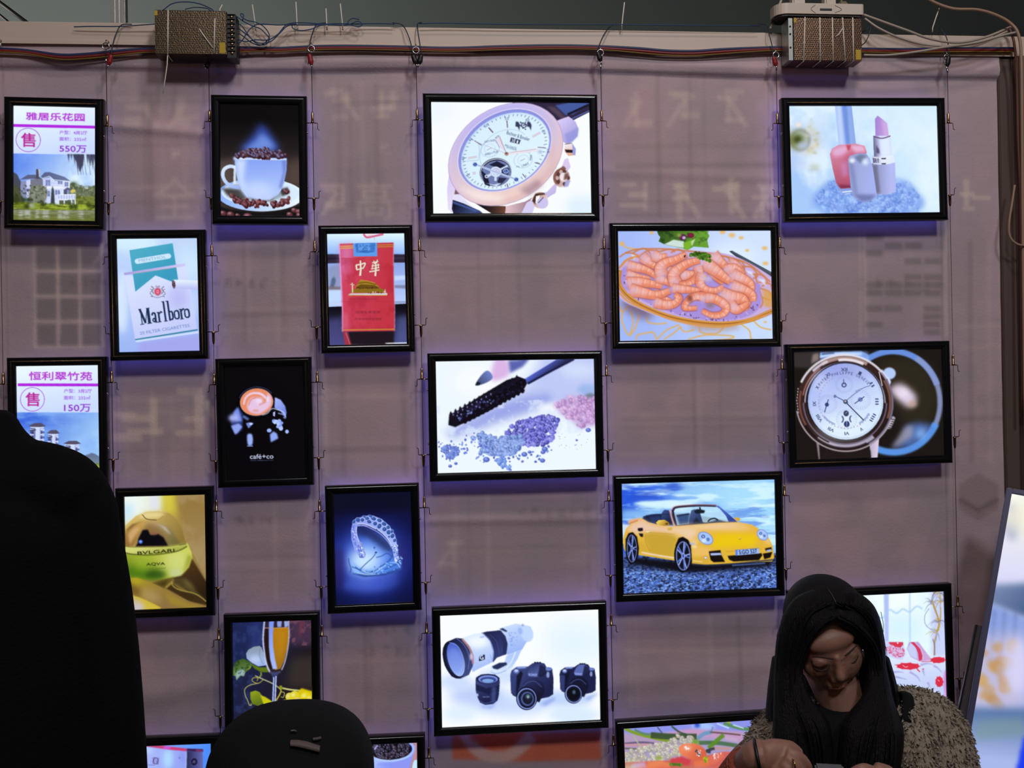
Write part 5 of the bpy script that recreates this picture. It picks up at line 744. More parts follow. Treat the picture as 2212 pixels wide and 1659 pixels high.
def art_cameras(A):
    A.bg('#fbfeff'); A.G(1700, 550, 350, 250, '#dcf2ff', .7); A.G(600, 1150, 330, 130, '#a4bcf8', .7); A.G(1000, 1250, 420, 120, '#b8d0ff', .7); A.G(1600, 1180, 330, 90, '#a8c4fb', .7); A.G(350, 1000, 180, 90, '#c4d8ff', .8); A.G(900, 930, 300, 90, '#c8dcff', .8); A.G(1700, 1350, 300, 90, '#d2e8ff', .8); A.G(400, 1350, 200, 90, '#d8ecff', .7)
    # telephoto
    A.P([(860, 400), (1040, 348), (1150, 370), (1210, 380), (1240, 450), (1230, 500), (1160, 560), (1110, 640), (940, 700)], ('#c8dcff', '#9cb8f8', (960, 380), (1050, 650)), 1, 2); A.E(1170, 460, 70, 95, '#c4daff', -20, .9, 5); A.E(1090, 430, 28, 40, '#8caaf0', -20, .6, 6); A.P([(845, 410), (890, 400), (940, 430), (930, 445), (880, 425)], '#24305c', .95, 2); A.N([(950, 450), (1050, 440), (1060, 600), (980, 610)], 22, '#7c98e0', .5, .65, .6); A.G(1120, 365, 14, 12, '#6c84c8', .8)
    A.P([(640, 455), (700, 440), (860, 425), (920, 490), (945, 580), (930, 690), (820, 730), (780, 780), (740, 720)], ('#20244c', '#343e78', (700, 450), (900, 680)), 1, 1); A.P([(820, 425), (870, 430), (940, 560), (930, 690), (890, 700), (890, 560)], '#262c58', .9, 4); A.L([(740, 470), (820, 560), (850, 700)], 5, '#4c5890', .8)
    A.P([(400, 520), (560, 465), (660, 455), (740, 540), (780, 660), (770, 780), (660, 830), (540, 890), (500, 700)], ('#dcecff', '#a8c0fa', (560, 480), (640, 850)), 1, 2); A.G(600, 560, 120, 60, '#f6fcff', .9); A.L([(650, 458), (740, 545), (782, 660), (770, 780)], 9, '#88a0e4', .9); A.L([(740, 690), (770, 770)], 5, '#8ca4e4')
    A.P([(200, 620), (260, 550), (350, 512), (420, 520), (500, 600), (550, 700), (545, 820), (500, 920), (400, 965), (300, 940), (220, 820), (195, 700)], ('#1c2448', '#3c4880', (280, 600), (520, 850)), 1, 1); A.L([(420, 525), (500, 620), (540, 720), (545, 800)], 24, '#b8848c', .9, 4); A.G(525, 720, 18, 40, '#e8d8f0', .9); A.L([(350, 515), (440, 590), (500, 720), (490, 860)], 8, '#5c6cac'); A.E(325, 755, 118, 215, '#10142c', -18); A.E(348, 750, 92, 195, ('#4c64c8', '#a8c0fb', (300, 620), (360, 920)), -17); A.E(340, 760, 75, 150, '#7c98f0', -17, .6, 24); A.L([(270, 560), (380, 620), (450, 800), (400, 930)], 6, '#8ca0e8', .9)
    A.P([(630, 705), (680, 695), (682, 750), (615, 770), (615, 725)], '#161c40'); A.T('G', 630, 755, 40, 46, '#dce8ff', 12, bold=3); A.L([(720, 750), (735, 790)], 4, '#8ca0dc'); A.E(650, 500, 28, 12, '#b8ccf8', -10)
    A.P([(930, 710), (1040, 660), (1110, 630), (1060, 740), (1000, 830), (920, 880), (820, 905), (750, 890), (750, 830), (900, 800)], ('#b4ccfc', '#d8e8ff', (960, 720), (850, 880)), 1, 2); A.L([(1040, 660), (990, 770), (930, 840)], 12, '#e8f4ff', .9, 3); A.P([(765, 825), (850, 785), (930, 780), (940, 805), (830, 860), (780, 850)], '#26305c', 1, 3); A.L([(750, 885), (820, 905), (930, 870)], 8, '#88a0e8', .8, 2)
    # short lens
    A.P([(575, 990), (580, 950), (640, 915), (720, 908), (800, 915), (850, 950), (855, 1000), (845, 1140), (830, 1200), (780, 1240), (690, 1250), (630, 1225), (605, 1180), (580, 1100)], ('#3a447c', '#1c2048', (620, 1000), (720, 1200)), 1, 1); A.E(716, 965, 135, 54, '#1c2448'); A.E(720, 968, 112, 44, '#7c90dc'); A.E(722, 975, 92, 34, '#384a94'); A.E(718, 985, 66, 22, '#7ca4e0'); A.P([(580, 1020), (700, 1070), (850, 1030), (845, 1100), (720, 1130), (585, 1090)], '#181c40', .9, 4); A.P([(770, 1050), (810, 1045), (800, 1220), (760, 1230)], '#5c70b8', .6, 14); A.T('MACRO', 660, 1170, 80, 14, '#a4b4ec', 2); A.G(600, 1140, 10, 16, '#c8d8ff', .9); A.L([(620, 1205), (700, 1230), (810, 1200)], 7, '#4c5ca0', .8); A.P([(630, 1240), (700, 1265), (820, 1240), (760, 1290), (660, 1280)], '#6c88e0', .5, 14)
    for ox, oy, k in ((0, 0, 1.0), (1, 0, .84)):
        def q(pts):
            return [(x, y) for x, y in pts] if ox == 0 else [((x-1220)*k+1750, (y-1000)*k+975) for x, y in pts]
        def e(x, y, rx, ry, c, r=0, a=1, b=0):
            (x, y), = q([(x, y)]); kk = 1 if ox == 0 else k; A.E(x, y, rx*kk, ry*kk, c, r, a, b)
        A.P(q([(975, 920), (990, 870), (1050, 830), (1180, 825), (1230, 790), (1290, 775), (1370, 790), (1400, 840), (1460, 860), (1475, 960), (1470, 1130), (1420, 1160), (1320, 1180), (1050, 1160), (985, 1120)]), ('#3c4680', '#1c2048', (1050, 850), (1350, 1150)), 1, 1)
        A.P(q([(1050, 930), (1100, 870), (1120, 900), (1080, 1050), (1040, 1160), (1000, 1140)]), '#12142c', .95, 4); A.P(q([(985, 930), (1050, 940), (1040, 1150), (990, 1120)]), '#343e78', .9, 5); A.P(q([(1050, 830), (1170, 822), (1150, 845), (1060, 850)]), '#8ca4ec', .9, 4); e(1045, 880, 34, 26, '#5c70b4'); e(1045, 872, 22, 15, '#c4d4ff', 0, 1, 2); e(1415, 860, 48, 28, '#28305c'); e(1415, 850, 44, 20, '#6c80c8'); e(1410, 915, 18, 34, '#a8bcf4', 0, .8, 5)
        A.P(q([(1170, 900), (1200, 840), (1240, 795), (1320, 790), (1380, 830), (1390, 870), (1300, 930), (1280, 940), (1190, 935)]), ('#2c3464', '#5a6ab0', (1220, 800), (1280, 930)), 1, 1); A.P(q([(1320, 800), (1380, 830), (1395, 900), (1340, 940), (1290, 930)]), '#1a1e40', .9, 5)
        for x in (1262, 1290, 1320): e(x, 782, 12, 10, '#1c2244')
        (tx, ty), = q([(1185, 925)]); A.T('SONY', tx, ty, 100*(1 if ox == 0 else k), 24*(1 if ox == 0 else k), '#a8bcf8', -3, bold=1)
        A.P(q([(1130, 1000), (1180, 960), (1280, 950), (1360, 1010), (1370, 1100), (1310, 1220), (1080, 1130)]), ('#2a3060', '#14162e', (1180, 970), (1300, 1150)), 1, 2); A.L(q([(1120, 1050), (1180, 1000), (1260, 990), (1340, 1050)]), 8, '#4c5a9c', .9, 2); e(1165, 1175, 122, 130, '#12152c', 0); e(1165, 1178, 112, 116, '#7c8ed4'); e(1167, 1180, 100, 104, '#141830'); e(1172, 1180, 74, 78, '#4c5c98' if ox == 0 else '#10121f'); e(1175, 1180, 58, 62, '#181c30'); e(1180, 1155, 26, 24, '#5a7c90', 0, .9, 6); e(1180, 1160, 10, 14, '#a8c4c4', 0, .9, 2)
        A.L(q([(1060, 1160), (1100, 1260), (1190, 1290), (1270, 1240)]), 7, '#94a8f0', .9, 2); A.P(q([(1310, 1240), (1480, 1160), (1500, 1180), (1380, 1260)]), '#5c78dc', .5, 18)
    A.E(1700, 1125, 74, 66, '#0c0c18'); A.E(1710, 1105, 18, 22, '#5c7c98', 0, .8, 6)
def flower(A, x, y, rx, ry, c, n=9, seed=1, rot=0):
    R = random.Random(seed); pts = []
    for i in range(n*2):
        t = i*math.pi/n; r = (1 if i % 2 == 0 else .74)*R.uniform(.88, 1.06); pts.append((x+rx*r*math.cos(t), y+ry*r*math.sin(t)))
    A.P(pts, c, 1, 3); A.E(x, y, rx*.8, ry*.8, c)
def art_bedroom(A):
    A.bg('#e8fbff'); A.G(600, 300, 300, 200, '#f8ffff', .9); A.G(700, 700, 300, 200, '#d2f2ff', .7); A.P([(1120, 170), (1320, 170), (1320, 1120), (1100, 1120)], '#c4ccfa', .8, 30)
    A.P([(472, 200), (540, 200), (520, 900), (470, 900)], '#b0bef8', .95, 6); A.L([(830, 190), (815, 900)], 18, '#b4d2f4', .9, 6); A.P([(-300, 230), (-240, 225), (-250, 900), (-310, 900)], '#b0bef8', .95, 6); A.L([(-40, 220), (-50, 900)], 18, '#b4d2f4', .9, 6)
    A.L([(-300, 480), (-180, 520), (-100, 440), (0, 500), (120, 470), (240, 480), (350, 500), (440, 560), (540, 440), (640, 490), (730, 430), (820, 470), (920, 390), (1000, 430)], 20, '#a8d0f4', .9, 8)
    # plant
    for p, w, c in (([(1150, 1090), (1150, 920), (1190, 760), (1220, 620), (1160, 400), (1130, 300)], (14, 26), '#b08c4c'), ([(1200, 740), (1240, 560), (1250, 400)], (30, 12), '#c0a04c'), ([(1140, 1100), (1150, 960), (1130, 860)], 14, '#8c7474')): A.L(p, w, c, .95, 3)
    R = random.Random(5)
    for bx, by in ((1130, 350), (1170, 200), (1240, 200), (1200, 620), (1260, 320), (1190, 780)):
        for i in range(12):
            t = R.uniform(0, 6.28); l = R.uniform(60, 170); A.L([(bx, by), (bx+l*.5*math.cos(t), by+l*.4*math.sin(t)-20), (bx+l*math.cos(t), by+l*.8*math.sin(t)+30)], (14, 3), R.choice(['#8c8ca8', '#a8a8d4', '#c0a054', '#6c7098', '#b09448', '#b8c4f0']), .8, 2)
    A.L([(1090, 420), (1030, 520), (1030, 640), (1090, 710), (1170, 750)], 8, '#7c84b4', .9, 2)
    # bedding
    A.P([(-700, 880), (480, 900), (720, 905), (740, 1000), (800, 960), (900, 1100), (1300, 1110), (1320, 1700), (-700, 1800)], ('#e0ecff', '#c8d4fb', (700, 1100), (700, 1500)), 1, 6); A.P([(440, 900), (720, 905), (750, 1080), (700, 1160), (450, 1100)], '#ccd0fa', 1, 8)
    A.P([(520, 905), (718, 905), (722, 940), (680, 985), (620, 985), (580, 950), (540, 940)], '#d83850', 1, 2); A.E(645, 918, 12, 12, '#f4d4e0')
    A.dots([(470, 1000), (560, 960), (720, 1000), (730, 1090), (640, 1130), (540, 1080)], 150, 10, 22, ['#d86c94', '#e8b4dc', '#c05480', '#d8c4f0'], .6, .9)
    A.P([(800, 905), (930, 900), (1010, 1020), (1110, 1160), (940, 1180), (820, 1120), (770, 1000)], ('#b4a4e4', '#cfa8dc', (800, 1000), (1050, 1100)), 1, 3); A.P([(770, 1000), (830, 910), (900, 1000), (910, 1150), (820, 1110)], '#ccd4fb', .9, 8); A.P([(820, 905), (870, 905), (950, 1000), (980, 1100), (970, 1160), (930, 1178), (920, 1060), (890, 980)], '#d43c5c'); A.L([(880, 905), (970, 1020), (990, 1150)], 6, '#f0c4e0')
    for x, y, rx, ry, sd in ((780, 1250, 190, 56, 3), (1190, 1160, 120, 52, 4), (1200, 1470, 62, 90, 6), (520, 1345, 40, 20, 7), (200, 1250, 190, 60, 8), (0, 1050, 120, 60, 9), (-300, 1240, 180, 60, 10), (-100, 1450, 120, 70, 11), (400, 1500, 120, 60, 12)): flower(A, x, y, rx, ry, '#dc3048', 9, sd)
    A.L([(705, 1235), (740, 1262), (780, 1255)], 7, '#f4e8f4'); A.L([(1180, 1440), (1200, 1465)], 7, '#f4e0ec'); A.L([(900, 1290), (940, 1330)], 16, '#d83850'); A.P([(960, 1290), (1000, 1280), (990, 1300)], '#d43850')
    for p in ([(950, 1230), (1050, 1210), (1130, 1230)], [(980, 1300), (1000, 1390)], [(1130, 1240), (1190, 1280), (1240, 1340)], [(560, 1340), (650, 1330), (720, 1340)], [(800, 1330), (900, 1400), (940, 1470)], [(600, 1400), (760, 1440)], [(1040, 1480), (1080, 1560)]): A.L(p, (34, 6), '#a098dc', .7, 5)
    A.L([(960, 1185), (1100, 1180)], 10, '#d43c5c', .9, 2); A.G(1290, 1500, 30, 200, '#d040b0', .5)
def art_flowers(A):
    A.bg('#a89cc8'); A.P([(150, 330), (2700, 150), (2700, 420), (1300, 360), (560, 440), (200, 420)], '#8c94ec', 1, 12); A.G(1400, 320, 180, 60, '#a8c8ff', .9); A.G(1310, 300, 40, 40, '#1c3cc0', .9); A.P([(150, 430), (560, 450), (1000, 560), (1000, 680), (150, 660)], '#b498bc', .9, 20); A.P([(800, 420), (1200, 350), (1500, 370), (1980, 400), (1980, 530), (1500, 480), (1000, 440)], '#c898c4', .9, 14)
    for p, w, c in (([(240, 360), (420, 430), (700, 500), (1000, 560)], 44, '#7c9c20'), ([(380, 370), (520, 430), (700, 440)], 34, '#5c8470'), ([(620, 450), (900, 470), (1300, 470)], 90, '#3c5030'), ([(720, 330), (790, 420)], 16, '#3c4c58'), ([(930, 315), (1040, 400), (1150, 440)], 26, '#38503c'), ([(230, 580), (500, 560), (820, 590)], 28, '#5c5478'), ([(230, 650), (480, 660)], 22, '#5c6450'), ([(220, 600), (640, 590)], 34, '#cc94a4'), ([(1310, 500), (1400, 430), (1520, 400)], 56, '#6c98c0'), ([(1330, 560), (1600, 560), (1900, 600)], 60, '#4c7050'), ([(1470, 640), (1580, 540), (1700, 440)], 60, '#5c8c28'), ([(1520, 640), (1800, 640)], 44, '#c09494'), ([(1500, 400), (1750, 420), (1950, 440)], 22, '#5c4c44'), ([(1720, 480), (1900, 520)], 56, '#c4a4c8'), ([(1800, 270), (1760, 240)], 36, '#a4b020'), ([(1700, 270), (1950, 340), (2200, 360)], 50, '#588c58'), ([(1600, 270), (1780, 340)], 26, '#b8d8ff'), ([(1840, 290), (2000, 340)], 20, '#c8dcff'), ([(1520, 400), (1540, 320)], 18, '#6c84a8'), ([(1560, 640), (1440, 680), (1500, 700)], 40, '#343c4c'), ([(360, 460), (450, 600), (520, 680)], 18, '#a8bc88'), ([(2000, 500), (2400, 600)], 60, '#5c8c40'), ([(1900, 650), (2500, 700)], 50, '#48702c')): A.L(p, w, c, .95, 6)
    A.dots([(220, 720), (500, 620), (900, 540), (1010, 430), (1250, 490), (1250, 560), (1080, 700), (1060, 790), (800, 830), (220, 880)], 210, 24, 36, ['#b4ac9c', '#a49c94', '#c8c4b4', '#9c98a4', '#bcb49c'], .95, .95, 2, lit='#f2f0ea'); A.G(730, 790, 50, 30, '#8ca43c', .9); A.G(1280, 550, 60, 40, '#6c9c20', .9)
    A.P([(220, 860), (560, 840), (800, 830), (1300, 780), (1700, 690), (2700, 700), (2700, 2200), (220, 2200)], '#d0645c', 1, 10); A.P([(1030, 640), (1100, 580), (1280, 575), (1400, 640), (1440, 740), (1390, 800), (1260, 820), (1120, 770), (1050, 720)], ('#f08860', '#d86444', (1100, 620), (1300, 800)), 1, 5, 1); A.G(1160, 640, 60, 40, '#f4b090', .8); A.P([(1440, 780), (1520, 740), (1680, 690), (1700, 760), (1560, 880), (1440, 870)], '#e0705c', 1, 5)
    A.P([(900, 800), (1080, 760), (1200, 820), (1180, 900), (900, 900)], '#d0404c', 1, 12); A.P([(560, 850), (760, 830), (900, 870), (900, 950), (560, 950)], '#e88858', 1, 12); A.P([(1250, 830), (1440, 800), (1500, 900), (1250, 920)], '#e4744c', 1, 12); A.P([(340, 880), (520, 850), (560, 950), (300, 950)], '#c8a8d8', 1, 14)
    A.dots([(1120, 620), (1180, 620), (1170, 670), (1130, 660)], 10, 8, 14, ['#fbeef0']); A.dots([(1270, 660), (1380, 680), (1380, 760), (1300, 750)], 14, 8, 16, ['#c8c8d8', '#e8e8f4', '#5c4850']); A.dots([(1390, 770), (1450, 780), (1440, 860), (1400, 840)], 18, 10, 18, ['#b0b820', '#7c9428', '#c8c850']); A.dots([(1540, 720), (1680, 690), (1600, 800), (1540, 820)], 22, 7, 12, ['#f4e4e8', '#e8b0a8']); A.dots([(880, 860), (1100, 870), (1060, 900), (900, 900)], 24, 12, 20, ['#6c8c34', '#4c7424'])
    for x in range(300, 2600, 260): A.G(x, 1000+(x*7 % 300), 150, 110, random.Random(x).choice(['#e87c58', '#d85048', '#c8c8a8', '#7c9c3c']), .9)
def art_redbox(A):
    A.bg(('#88b4fa', '#4c8cfb', (400, 500), (1950, 600))); A.P([(-400, 300), (240, 450), (1340, 600), (1330, 1300), (-400, 1400)], ('#a8b8fb', '#94a4f4', (400, 600), (1300, 800)), 1, 8); A.G(840, 800, 130, 260, '#b0e0ff', .9); A.G(320, 560, 120, 90, '#b4d2ff', .8); A.G(1220, 750, 70, 160, '#8c94f0', .6); A.G(1150, 785, 26, 30, '#5c74e0', .7)
    A.P([(1335, 600), (1360, 620), (1770, 630), (1790, 1400), (1325, 1400)], ('#2c2c58', '#6468b0', (1360, 800), (1760, 800)), 1, 6); A.L([(1335, 620), (1322, 1300)], 26, '#a4c0fb', .95, 5)
    A.P([(-400, 330), (230, 430), (540, 430), (1345, 545), (1340, 618), (900, 565), (240, 455), (-400, 400)], ('#c83c6c', '#cc3c74', (300, 450), (1300, 580)), 1, 5); A.G(810, 510, 110, 30, '#d85cf0', .95); A.P([(1345, 545), (1780, 575), (1785, 640), (1600, 635), (1345, 615)], '#3c1c4c', 1, 6); A.P([(1590, 580), (1770, 590), (1770, 636), (1590, 630)], '#8c3468', .9, 10)
    A.ring(515, 842, 62, 78, 14, '#4c3470', 4); A.L([(450, 755), (590, 775), (580, 930), (435, 910), (450, 755)], 12, '#4a3470', 1, 2, 0); A.L([(470, 790), (490, 890)], 10, '#5c4488'); A.L([(510, 780), (540, 890), (560, 800)], 10, '#5c4488'); A.L([(380, 770), (440, 770)], 8, '#7c6cb4', .8); A.L([(380, 850), (430, 855)], 8, '#7c6cb4', .8); A.L([(290, 940), (490, 950)], 16, '#6c5ca0', .8, 3)
    A.E(1545, 900, 80, 90, '#14102c', 0, 1, 8); A.E(1550, 900, 40, 46, '#4c4880', 0, .9, 6); A.L([(1540, 860), (1500, 930)], 10, '#7c7cb0')
def art_beans2(A):
    A.bg('#b88c90'); A.P([(1500, 440), (1830, 440), (1850, 1500), (1700, 1400)], '#bc8c98', 1, 10); A.P([(-900, 430), (260, 430), (260, 700), (-900, 700)], '#6c5660', 1, 20)
    A.P([(-820, 480), (300, 440), (1600, 440), (1740, 560), (1740, 700), (1690, 850), (1600, 1200), (1500, 2600), (-300, 2600), (-700, 1200)], ('#a8c0ff', '#8c98f4', (700, 900), (900, 1200)), 1, 3)
    A.P([(-700, 480), (1570, 430), (1660, 560), (1640, 720), (1500, 850), (1250, 930), (950, 970), (700, 950), (450, 890), (310, 830), (-300, 900), (-600, 700)], '#0e0c14', 1, 5)
    A.dots([(-500, 470), (1300, 440), (1560, 480), (1600, 700), (1400, 860), (950, 950), (450, 880), (-300, 850)], 260, 42, 70, ['#1c1620', '#2c2228', '#14101a', '#382c34'], .75, 1, 3, lit='#9c98d8', rot=50)
    A.L([(1560, 460), (1650, 530), (1690, 640), (1660, 740), (1540, 860), (1300, 950), (1000, 990), (700, 970), (450, 900), (310, 830)], 60, '#b4d0ff', .95, 5); A.L([(1600, 440), (1700, 540), (1730, 640), (1690, 760), (1580, 880)], 50, '#9cb4ff', .9, 6); A.L([(1560, 500), (1650, 640), (1600, 760)], 24, '#1c34a8', .8, 8)
    A.L([(420, 640), (470, 560), (520, 500)], 50, '#a8b4ec', .9, 6); A.P([(1690, 1080), (1740, 990), (1850, 990), (1850, 1400), (1640, 1400)], '#c4ecff', 1, 6); A.G(800, 1090, 300, 50, '#8490fb', .6)
# name: (column, row, u, v top, roll, landscape, crop x, y, scale, picture corners TL TR BR BL in crop px, painter, label)
BOX = {
 'villa': (-.8642, 2.323, -1.02, 0, [(150, 212), (1027, 212), (1010, 1460), (150, 1460)], art_villa),
 'cup': (-.3751, 2.3329, -.42, 0, [(187, 188), (1055, 178), (1048, 1412), (178, 1415)], art_cup),
 'watch': (.2518, 2.3423, .08, 1, [(210, 150), (1985, 150), (2005, 1378), (218, 1385)], art_watch),
 'cosm': (1.1828, 2.3408, .5, 1, [(270, 200), (1908, 205), (1955, 1405), (320, 1405)], art_cosm),
 'menthol': (-.6276, 2.0006, .31, 0, [(218, 198), (1087, 168), (1110, 1423), (243, 1455)], art_menthol),
 'redpack': (-.1193, 2.0105, .32, 0, [(180, 172), (1100, 150), (1128, 1462), (208, 1478)], art_redpack),
 'shrimp': (.7234, 2.014, .02, 1, [(193, 190), (1937, 187), (1967, 1435), (218, 1460)], art_shrimp),
 'towers': (-.8687, 1.6922, -.13, 0, [(185, 222), (1085, 205), (1113, 1480), (210, 1504)], art_towers),
 'cafe': (-.376, 1.6828, .34, 0, [(165, 215), (1050, 200), (1085, 1465), (200, 1480)], art_cafe),
 'mascara': (.2513, 1.6876, .05, 1, [(193, 198), (1983, 170), (2008, 1415), (218, 1468)], art_mascara),
 'watch2': (1.1828, 1.6981, .42, 1, [(245, 215), (1880, 180), (1905, 1395), (265, 1470)], art_watch2),
 'perfume': (-.62, 1.3689, -.08, 0, [(195, 222), (1058, 212), (1095, 1465), (230, 1480)], art_perfume),
 'tiara': (-.1149, 1.3618, .3, 0, [(195, 190), (1105, 165), (1140, 1465), (245, 1475)], art_tiara),
 'car': (.7208, 1.3664, .04, 1, [(195, 255), (1967, 193), (1965, 1440), (207, 1528)], art_car),
 'wine': (-.3669, 1.0501, -.4, 0, [(192, 183), (1003, 158), (1043, 1297), (238, 1322)], art_wine),
 'cameras': (.2506, 1.0472, 0, 1, [(160, 265), (2000, 182), (2013, 1407), (195, 1502)], art_cameras),
 'bedroom': (1.175, 1.0563, .6, 1, [(-755, 277), (1295, 172), (1295, 1700), (-740, 1840)], art_bedroom),
 'flowers': (.7139, .7427, .9, 1, [(220, 355), (2490, 186), (2510, 1800), (240, 1990)], art_flowers),
 'redbox': (-.6158, .7566, -.6, 0, [(-170, 445), (1990, 428), (2020, 3350), (-100, 3380)], art_redbox),
 'beans2': (-.1106, .7323, -.5, 0, [(-720, 480), (1815, 445), (1900, 3880), (-640, 3930)], art_beans2),
}
def paint(k):
    u, v, r, land, cor, fn = BOX[k]
    A = Art(cor, 336 if land else 168, 234 if land else 232, None); fn(A); return A
# ------------------------------------------------------------------ the stand and the hall behind it
M_RAIL = mat('white_rail', '#c8b6a8', .45, var=.06, vscale=6)
def wall_print(w, h, x0, x1, z0, z1):
    """faint newsprint showing through the white backing sheet, as a colour factor per cell"""
    H = homog([to_px((x0, 0, z1)), to_px((x1, 0, z1)), to_px((x1, 0, z0)), to_px((x0, 0, z0))], [(0, 0), (1, 0), (1, 1), (0, 1)])
    c = [to_px((x0, 0, z1)), to_px((x1, 0, z1)), to_px((x1, 0, z0)), to_px((x0, 0, z0))]
    A = Art(c, w, h, None); A.bg((150, 141, 146)); D = (92, 92, 90); L = (196, 186, 172); R = random.Random(11)
    A.N([(-900, -200), (3000, -200), (3000, 3000), (-900, 3000)], 170, (172, 150, 156), .4, .7, .5); A.N([(-900, -200), (3000, -200), (3000, 3000), (-900, 3000)], 90, (128, 128, 132), .45, .75, .35)
    def rect(x0, y0, x1, y1, c, a): A.P([(x0, y0), (x1, y0), (x1+(y1-y0)*.012, y1), (x0+(y1-y0)*.012, y1)], c, a, .8)
    def glyph(x, y, s, c, a):
        for i in range(R.randint(2, 4)):
            yy = y+s*R.uniform(.02, .85); x0 = x+s*R.uniform(0, .4); rect(x0, yy, x0+s*R.uniform(.35, .6), yy+s*R.uniform(.1, .16), c, a)
        for i in range(R.randint(1, 2)):
            xx = x+s*R.uniform(.05, .8); rect(xx, y+s*R.uniform(0, .3), xx+s*R.uniform(.1, .2), y+s*R.uniform(.65, 1), c, a)
        if R.random() < .7: q = R.choice([-1, 1]); A.L([(x+s*.5, y+s*.3), (x+s*(.5+.42*q), y+s*.95)], s*.13, c, a, 1, 0)
    A.T('高', 770, 476, 78, 86, L, 0, .5, 1.5); A.T('全', 332, 474, 92, 92, L, 0, .5, 1.5)
    for gx, gy, s, n, a in ((428, 385, 40, 1, .4), (690, 392, 78, 1, .5), (1330, 385, 92, 4, .5), (2070, 385, 80, 1, .5), (240, 825, 130, 2, .6), (940, 1150, 80, 1, .3), (262, 195, 90, 2, .3), (696, 180, 85, 2, .35), (1340, 190, 90, 3, .3), (820, 305, 34, 1, .3), (370, 315, 34, 1, .3), (950, 120, 30, 3, .2)):
        for i in range(n): glyph(gx+i*s*1.05, gy, s, L, a)
    for gx, gy, s, n, a in ((455, 600, 24, 6, .3), (120, 600, 22, 5, .3), (1115, 1095, 26, 6, .22), (505, 1110, 26, 3, .25), (770, 1350, 22, 5, .25), (770, 1395, 24, 5, .25), (1850, 600, 30, 6, .2)):
        for i in range(n): glyph(gx+i*s*1.1, gy, s, D, a)
    for r in range(4):
        for q in range(3): rect(80+q*48, 536+r*55, 122+q*48, 584+r*55, D, .5)
    for x in (74, 125, 172, 222): A.L([(x, 528), (x+3, 752)], 5, L, .65, 1, 0)
    for y in (530, 586, 640, 694, 750): A.L([(74, y), (228, y)], 5, L, .65, 1, 0)
    for r, row in enumerate(((1, 0, 0, 0), (0, 1, 1, 0), (1, 0, 0, 0), (0, 0, 1, 1), (0, 0, 0, 0), (0, 0, 1, 1), (1, 1, 1, 1), (1, 1, 1, 1), (0, 0, 0, 0), (1, 1, 0, 1), (0, 0, 0, 1), (1, 0, 0, 1), (0, 0, 0, 1))):
        for q, v in enumerate(row):
            if v: rect(1868+q*42, 508+r*17, 1906+q*42, 521+r*17, D, .45)
    for x in (1855, 1866, 2040): A.L([(x, 500), (x+4, 728)], 4, L, .4, 1, 0)
    for x0, x1, y0, y1 in ((930, 1300, 500, 750), (1340, 1690, 790, 1010), (690, 880, 800, 1030), (470, 680, 1080, 1300), (960, 1300, 1060, 1290), (480, 670, 520, 740), (250, 440, 840, 1040), (1350, 1690, 1330, 1530), (720, 920, 1340, 1560), (2070, 2190, 520, 1000), (720, 890, 180, 460), (250, 440, 200, 480), (1330, 1680, 160, 470), (20, 220, 1090, 1600)):
        for i in range(4):
            x = R.uniform(x0, x1); A.L([(x, y0), (x+4, y1)], R.uniform(3, 14), R.choice([D, L]), R.uniform(.1, .26), 2, 0)
        for i in range(4):
            y = R.uniform(y0, y1); A.L([(x0, y), (x1, y-4)], R.uniform(3, 12), R.choice([D, L]), R.uniform(.1, .26), 2, 0)
    # orange printed panel low on the sheet, hexagon at the side
    A.P([(978, 1588), (1296, 1580), (1300, 1642), (1120, 1645), (978, 1640)], (196, 84, 44), .75, 2); A.L([(1000, 1580), (1040, 1628), (1100, 1632), (1150, 1590)], 26, (186, 168, 158), .85, 3)
    A.P([(1010, 1575), (1140, 1575), (1110, 1608), (1060, 1618), (1020, 1600)], (196, 84, 44), .7, 3)
    A.P([(2070, 1045), (2112, 1022), (2155, 1045), (2155, 1100), (2112, 1125), (2070, 1100)], (120, 104, 106), .5, 2); A.L([(2070, 1078), (2112, 1102), (2155, 1078)], 10, (88, 84, 88), .6, 2, 0)
    return A.grid()
SX0, SX1, SZ0, SZ1 = -1.4, 1.585, .02, 2.474
NX, NZ = 700, 560
wg = wall_print(NX, NZ, SX0, SX1, SZ0, SZ1)
xs = np.linspace(SX0, SX1, NX); zs = np.linspace(SZ1, SZ0, NZ); X, Z = np.meshgrid(xs, zs)
zpx = (EYE-Z)/1.19e-3+829
fold = vnoise(NZ, NX, (38, 330), 5, 3)-.5; fold2 = vnoise(NZ, NX, (180, 100), 9, 3)-.5; fine = vnoise(NZ, NX, (20, 60), 21, 3)-.5
hem_z = 2.413+.004*np.sin(X*5.1)+.005*np.sin(X*2.3+1); hem = 1/(1+np.exp(-(Z-hem_z)/.0016))
Y = .012*fold*np.clip((2.5-Z)*.6, .25, 1)+.008*fold2+.003*fine-.012*hem-.006*np.exp(-((Z-hem_z-.02)/.012)**2)*(.5+.5*np.sin(X*7+2))
for (xa, za, xb, zb, w, d) in ((-.75, .83, -.5, .87, .03, .006), (-.98, .93, -.77, .83, .03, .006), (-.75, 1.88, -.26, 2.0, .03, .003), (.02, 2.0, .48, 2.02, .018, .003), (.5, 2.16, .95, 2.14, .014, .003), (-.98, 2.29, -.5, 2.25, .014, .008), (.0, 1.26, .5, 1.25, .012, .004), (.5, .82, .9, .85, .025, .004)):
    t = np.clip(((X-xa)*(xb-xa)+(Z-za)*(zb-za))/((xb-xa)**2+(zb-za)**2), 0, 1); dd = (X-xa-t*(xb-xa))**2+(Z-za-t*(zb-za))**2; Y -= d*np.exp(-dd/w**2)
me = bpy.data.meshes.new('wall_back'); idx = np.arange(NX*NZ).reshape(NZ, NX)
